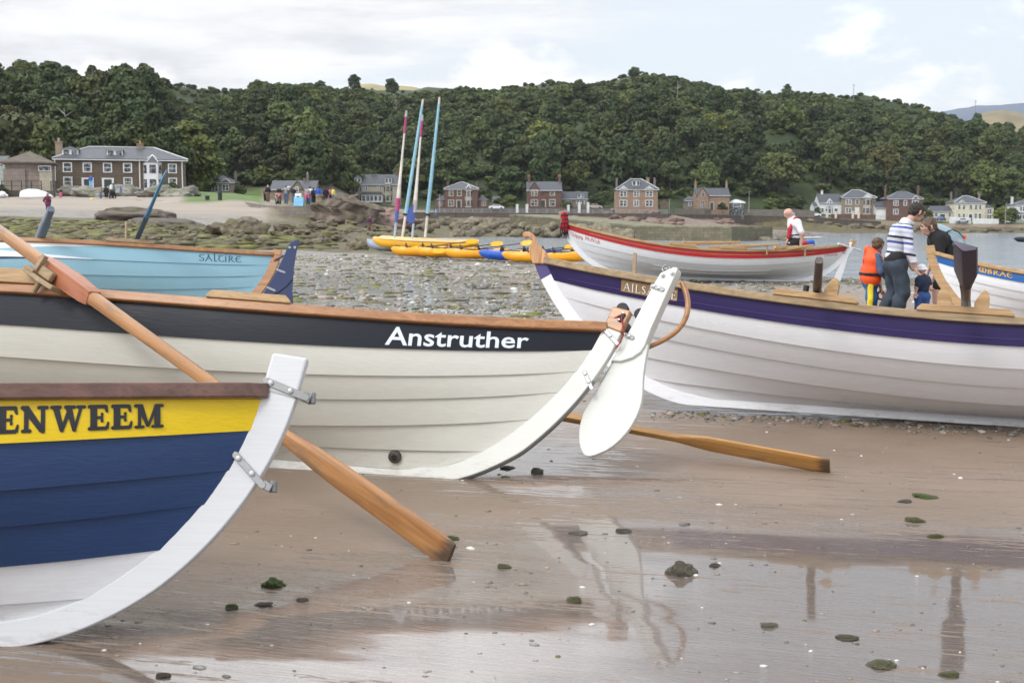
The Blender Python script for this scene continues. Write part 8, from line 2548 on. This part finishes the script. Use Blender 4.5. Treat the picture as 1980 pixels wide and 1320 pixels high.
def shell(secs, n=12, flat_top=.5):
    """secs: (x, half beam, z bottom, z sheer)"""
    rings = []
    for x, b, z0, z1 in secs:
        ring = []
        for q in range(n):
            a = 2 * math.pi * q / n; cy, sy = math.cos(a), math.sin(a)
            zc = (z0 + z1) / 2; hz_ = (z1 - z0) / 2
            ring.append((x, b * math.copysign(abs(cy) ** .75, cy), zc + hz_ * math.copysign(abs(sy) ** (.8 if sy < 0 else flat_top), sy)))
        rings.append(ring)
    return rings


def kayak(px0, px1, py, Y, mat, label, yaw=0.0, group='kayaks on the shingle', paddles=(), beam=.36, flip=False, green=False, lift=0.0):
    L = abs(px1 - px0) / FPX * Y / math.cos(yaw); cx = ((px0 + px1) / 2 - 990) / FPX * Y
    z = at(990, py, Y).z
    root = empty('kayak', (cx, Y, z), (0, 0, yaw)); tag(root, label, 'kayak', group)
    h = L / 2
    secs = [(-h, .03, .26, .30), (-h * .93, .10, .13, .36), (-h * .75, .24, .03, .37), (-h * .4, beam, .0, .33), (0, beam * 1.05, .0, .31), (h * .4, beam, .0, .33), (h * .75, .24, .03, .37), (h * .93, .10, .13, .36), (h, .03, .26, .30)]
    mb = MB(); mb.loft(shell(secs)); mb.build('hull', MATS[mat], root, smooth=50)
    for x in (-h * .22, h * .32):
        mb = MB(); mb.ball((x, 0, .325), (.36, .23, .035), 14, 5); mb.build('seat_well', MATS['black_rubber'], root, smooth=60)
        mb = MB(); mb.tube([(x - .30, -.2, .33), (x - .34, 0, .43), (x - .30, .2, .33)], [(.03, .09)] * 3, 6); mb.build('backrest', MATS['black_rubber'], root, smooth=60)
    for x in (-h * .8, h * .8, 0):
        mb = MB(); mb.tube([(x - .10, -.16, .37), (x, -.16, .41), (x + .10, -.16, .37)], .014, 5); mb.build('carry_handle', MATS['black_rubber'], root, smooth=60)
    return root


def paddle(px, py, Y, ang, label, pitch=.3):
    root = empty('paddle', at(px, py, Y), (0, -pitch, ang)); tag(root, label, 'paddle', 'yellow bladed paddles on the kayaks')
    mb = MB(); mb.tube([(-.85, 0, 0), (.85, 0, 0)], .016, 8); mb.build('shaft', MATS['black_rubber'], root, smooth=60)
    for s in (-1, 1):
        mb = MB(); poly = [(.80, -.03), (.92, -.10), (1.12, -.105), (1.28, -.05), (1.28, .04), (1.12, .095), (.92, .09), (.80, .03)]
        mb.prism([(a * s, b) for a, b in poly][::s], (0, 0, 0), (1, 0, 0), (0, .5, .86), -.006, .006); mb.build('blade', MATS['paddle_yellow'], root, bevel=.004)


kayak(757, 875, 495, 47, 'plastic_orange', 'orange kayak lying nearest the yellow dinghies, furthest left in the row', .10)
kayak(800, 935, 497, 45.5, 'plastic_orange', 'orange kayak second from the left in the row, behind the paddles', .08)
kayak(860, 985, 500, 44.2, 'plastic_orange', 'orange kayak left of the blue kayak', .06)
kayak(925, 1085, 503.5, 42.6, 'plastic_blue', 'blue kayak between the orange ones', -.25)
kayak(970, 1150, 507, 41.0, 'plastic_orange', 'orange kayak in front of the blue one beside the carved bow head', .02, beam=.40)
kayak(990, 1190, 503, 43.4, 'plastic_orange', 'orange kayak behind the carved bow head', .0)
for px, py, Y, a, l in ((858, 473, 46, .25, 'paddle with raised yellow blades on the second orange kayak'), (905, 478, 45, .12, 'paddle lying along the orange kayak left of the blue one'), (965, 476, 43.8, -.35, 'black shafted paddle propped on the blue kayak'), (1045, 484, 42, .1, 'paddle behind the carved bow head'), (1075, 484, 41.6, .3, 'paddle next to the hanging scarf')):
    paddle(px, py, Y, a, l, .12)


def sailing_dinghy(px0, px1, py, Y, label, masts, hull='plastic_yellow', deck='plastic_cream', yaw=.12):
    L = abs(px1 - px0) / FPX * Y; cx = ((px0 + px1) / 2 - 990) / FPX * Y; z = at(990, py, Y).z
    root = empty('sailing_dinghy', (cx, Y, z), (0, 0, yaw)); tag(root, label, 'dinghy')
    h = L / 2
    secs = [(-h, .05, .42, .50), (-h * .94, .22, .24, .52), (-h * .8, .42, .10, .50), (-h * .4, .66, .02, .44), (0, .72, .0, .40), (h * .5, .70, .0, .37), (h * .92, .62, .04, .34), (h, .58, .10, .33)]
    mb = MB(); mb.loft(shell(secs, 14, .4)); mb.build('hull', MATS[hull], root, smooth=50)
    mb = MB(); mb.loft([[(x, -b * .99, z1 - .05), (x, -b * .9, z1 + .02), (x, b * .9, z1 + .02), (x, b * .99, z1 - .05)] for x, b, z0, z1 in secs]); mb.build('deck', MATS[deck], root, smooth=40)
    mb = MB(); mb.box((h * .35, 0, .405), (h * .9, .62, .01)); mb.build('cockpit', MATS['plastic_grey'], root)
    for (bx, by, tx, ty, kind, lab) in masts:
        M_i = (Matrix.Translation(root.location) @ root.rotation_euler.to_matrix().to_4x4()).inverted()
        b_ = M_i @ at(bx, by, Y); t_ = M_i @ at(tx, ty, Y + .2)
        f = lambda s: b_ + (t_ - b_) * s
        if kind == 'blue':
            mb = MB(); mb.tube([f(0), f(.16)], .055, 8); m0 = mb.build('mast', MATS['sail_white'], root, smooth=60)
            mb = MB(); mb.tube([f(.16), f(.55), f(.95)], [.08, .068, .05], 10); mb.build('mast_sleeve', MATS['mast_blue'], m0, smooth=60)
            mb = MB(); mb.tube([f(.95), f(1)], [.045, .04], 8); mb.build('mast_tip', MATS['sail_white'], m0, smooth=60)
            mb = MB(); mb.tube([f(.155), f(.17)], .125, 8); mb.build('strap', MATS['black_rubber'], m0)
        else:
            mb = MB(); mb.tube([f(0), f(.12)], .05, 8); m0 = mb.build('mast', MATS['plastic_grey'], root, smooth=60)
            mb = MB(); mb.tube([f(.30), f(.45), f(.66), f(.82)], [.115, .085, .06, .05], 9, sq=.7); mb.build('furled_sail', MATS['sail_white'], m0, smooth=60)
            mb = MB(); mb.tube([f(.82), f(.95)], [.05, .045], 8); mb.build('sail_band', MATS['sail_pink'], m0, smooth=60)
            mb = MB(); mb.tube([f(.95), f(1)], [.06, .04], 8); mb.build('mast_tip', MATS['sail_grey'], m0, smooth=60)
            c1, c2 = ('sail_pink', 'sail_blue') if kind == 'pink' else ('sail_grey', 'sail_blue')
            mb = MB(); mb.tube([f(.21), f(.31)], [(.10, .08), (.12, .09)], 9); mb.build('sail_foot', MATS[c1], m0, smooth=60)
            if kind == 'pink': mb = MB(); mb.tube([f(.12), f(.21)], [(.09, .07), (.10, .08)], 9)
            else:
                mb = MB(); mb.prism([(-.02, 0), (-.30, .10), (-.22, .55), (.03, .8), (.06, .1)], f(.12), (1, 0, 0), (0, 0, 1), -.05, .05)
            mb.build('sail_corner', MATS[c2], m0, smooth=60)
    return root


sailing_dinghy(722, 905, 483, 50.5, 'yellow sailing dinghy with pale deck and furled sails on its masts, nearer one', [(763, 459, 786, 214, 'pink', ''), (797, 461, 817, 222, 'bluefoot', '')])
sailing_dinghy(735, 925, 480, 52.5, 'yellow sailing dinghy behind the nearer one, carrying the two light blue masts', [(778, 458, 818, 192, 'blue', ''), (822, 459, 850, 188, 'blue', '')], yaw=.06)
sailing_dinghy(710, 800, 486, 53.5, 'grey upturned looking dinghy hull at the left end of the yellow dinghies', [], 'plastic_grey', 'plastic_grey', .3)
kayak(1478, 1520, 463, 195, 'green_plastic', 'green kayak among the rocks off the pier', .1, None, beam=.5)
kayak(1535, 1590, 461.5, 200, 'white_paint', 'white boat hull on the water right of the bald man', .05, None, beam=.5)
for px, py, Y, mt, l in ((1556, 476, 40, 'red_webbing', 'red buoy floating right of the bald man'), (1566, 475, 40, 'plastic_blue', 'blue buoy floating right of the red one')):
    p = at(px, py, Y); mb = MB(); mb.tube([(-.14, 0, 0), (-.1, 0, .1), (.1, 0, .1), (.14, 0, 0)], [.03, .09, .09, .03], 10); tag(mb.build('buoy', MATS[mt], None, smooth=60, loc=p), l, 'buoy')
# distant oared boat at the right frame edge
p = at(1984, 470, 60); mb = MB(); mb.loft(shell([(-.6, .02, .2, .24), (-.4, .2, .05, .3), (.6, .4, 0, .3), (1.6, .4, 0, .3)])); tag(mb.build('rowing_boat', MATS['black_paint'], None, smooth=50, loc=p), 'dark boat on the water at the right frame edge', 'rowing boat')
# ------------------------------------------------------------------ air between here and the hill
def haze():
    mb = MB(); mb.box((0, 960, 78), (6000, 2100, 164))
    m = bpy.data.materials.new('haze'); m.use_nodes = True; nt = m.node_tree
    for n in list(nt.nodes):
        if n.type == 'BSDF_PRINCIPLED': nt.nodes.remove(n)
    v = nd(nt, 'ShaderNodeVolumePrincipled', None, Color=(.82, .88, .95, 1), Density=.00007, Anisotropy=.2)
    nt.links.new(v.outputs[0], [n for n in nt.nodes if n.type == 'OUTPUT_MATERIAL'][0].inputs['Volume'])
    tag(mb.build('haze', m), 'thin haze in the air', kind='stuff')


haze()
SC.cycles.volume_bounces = 0
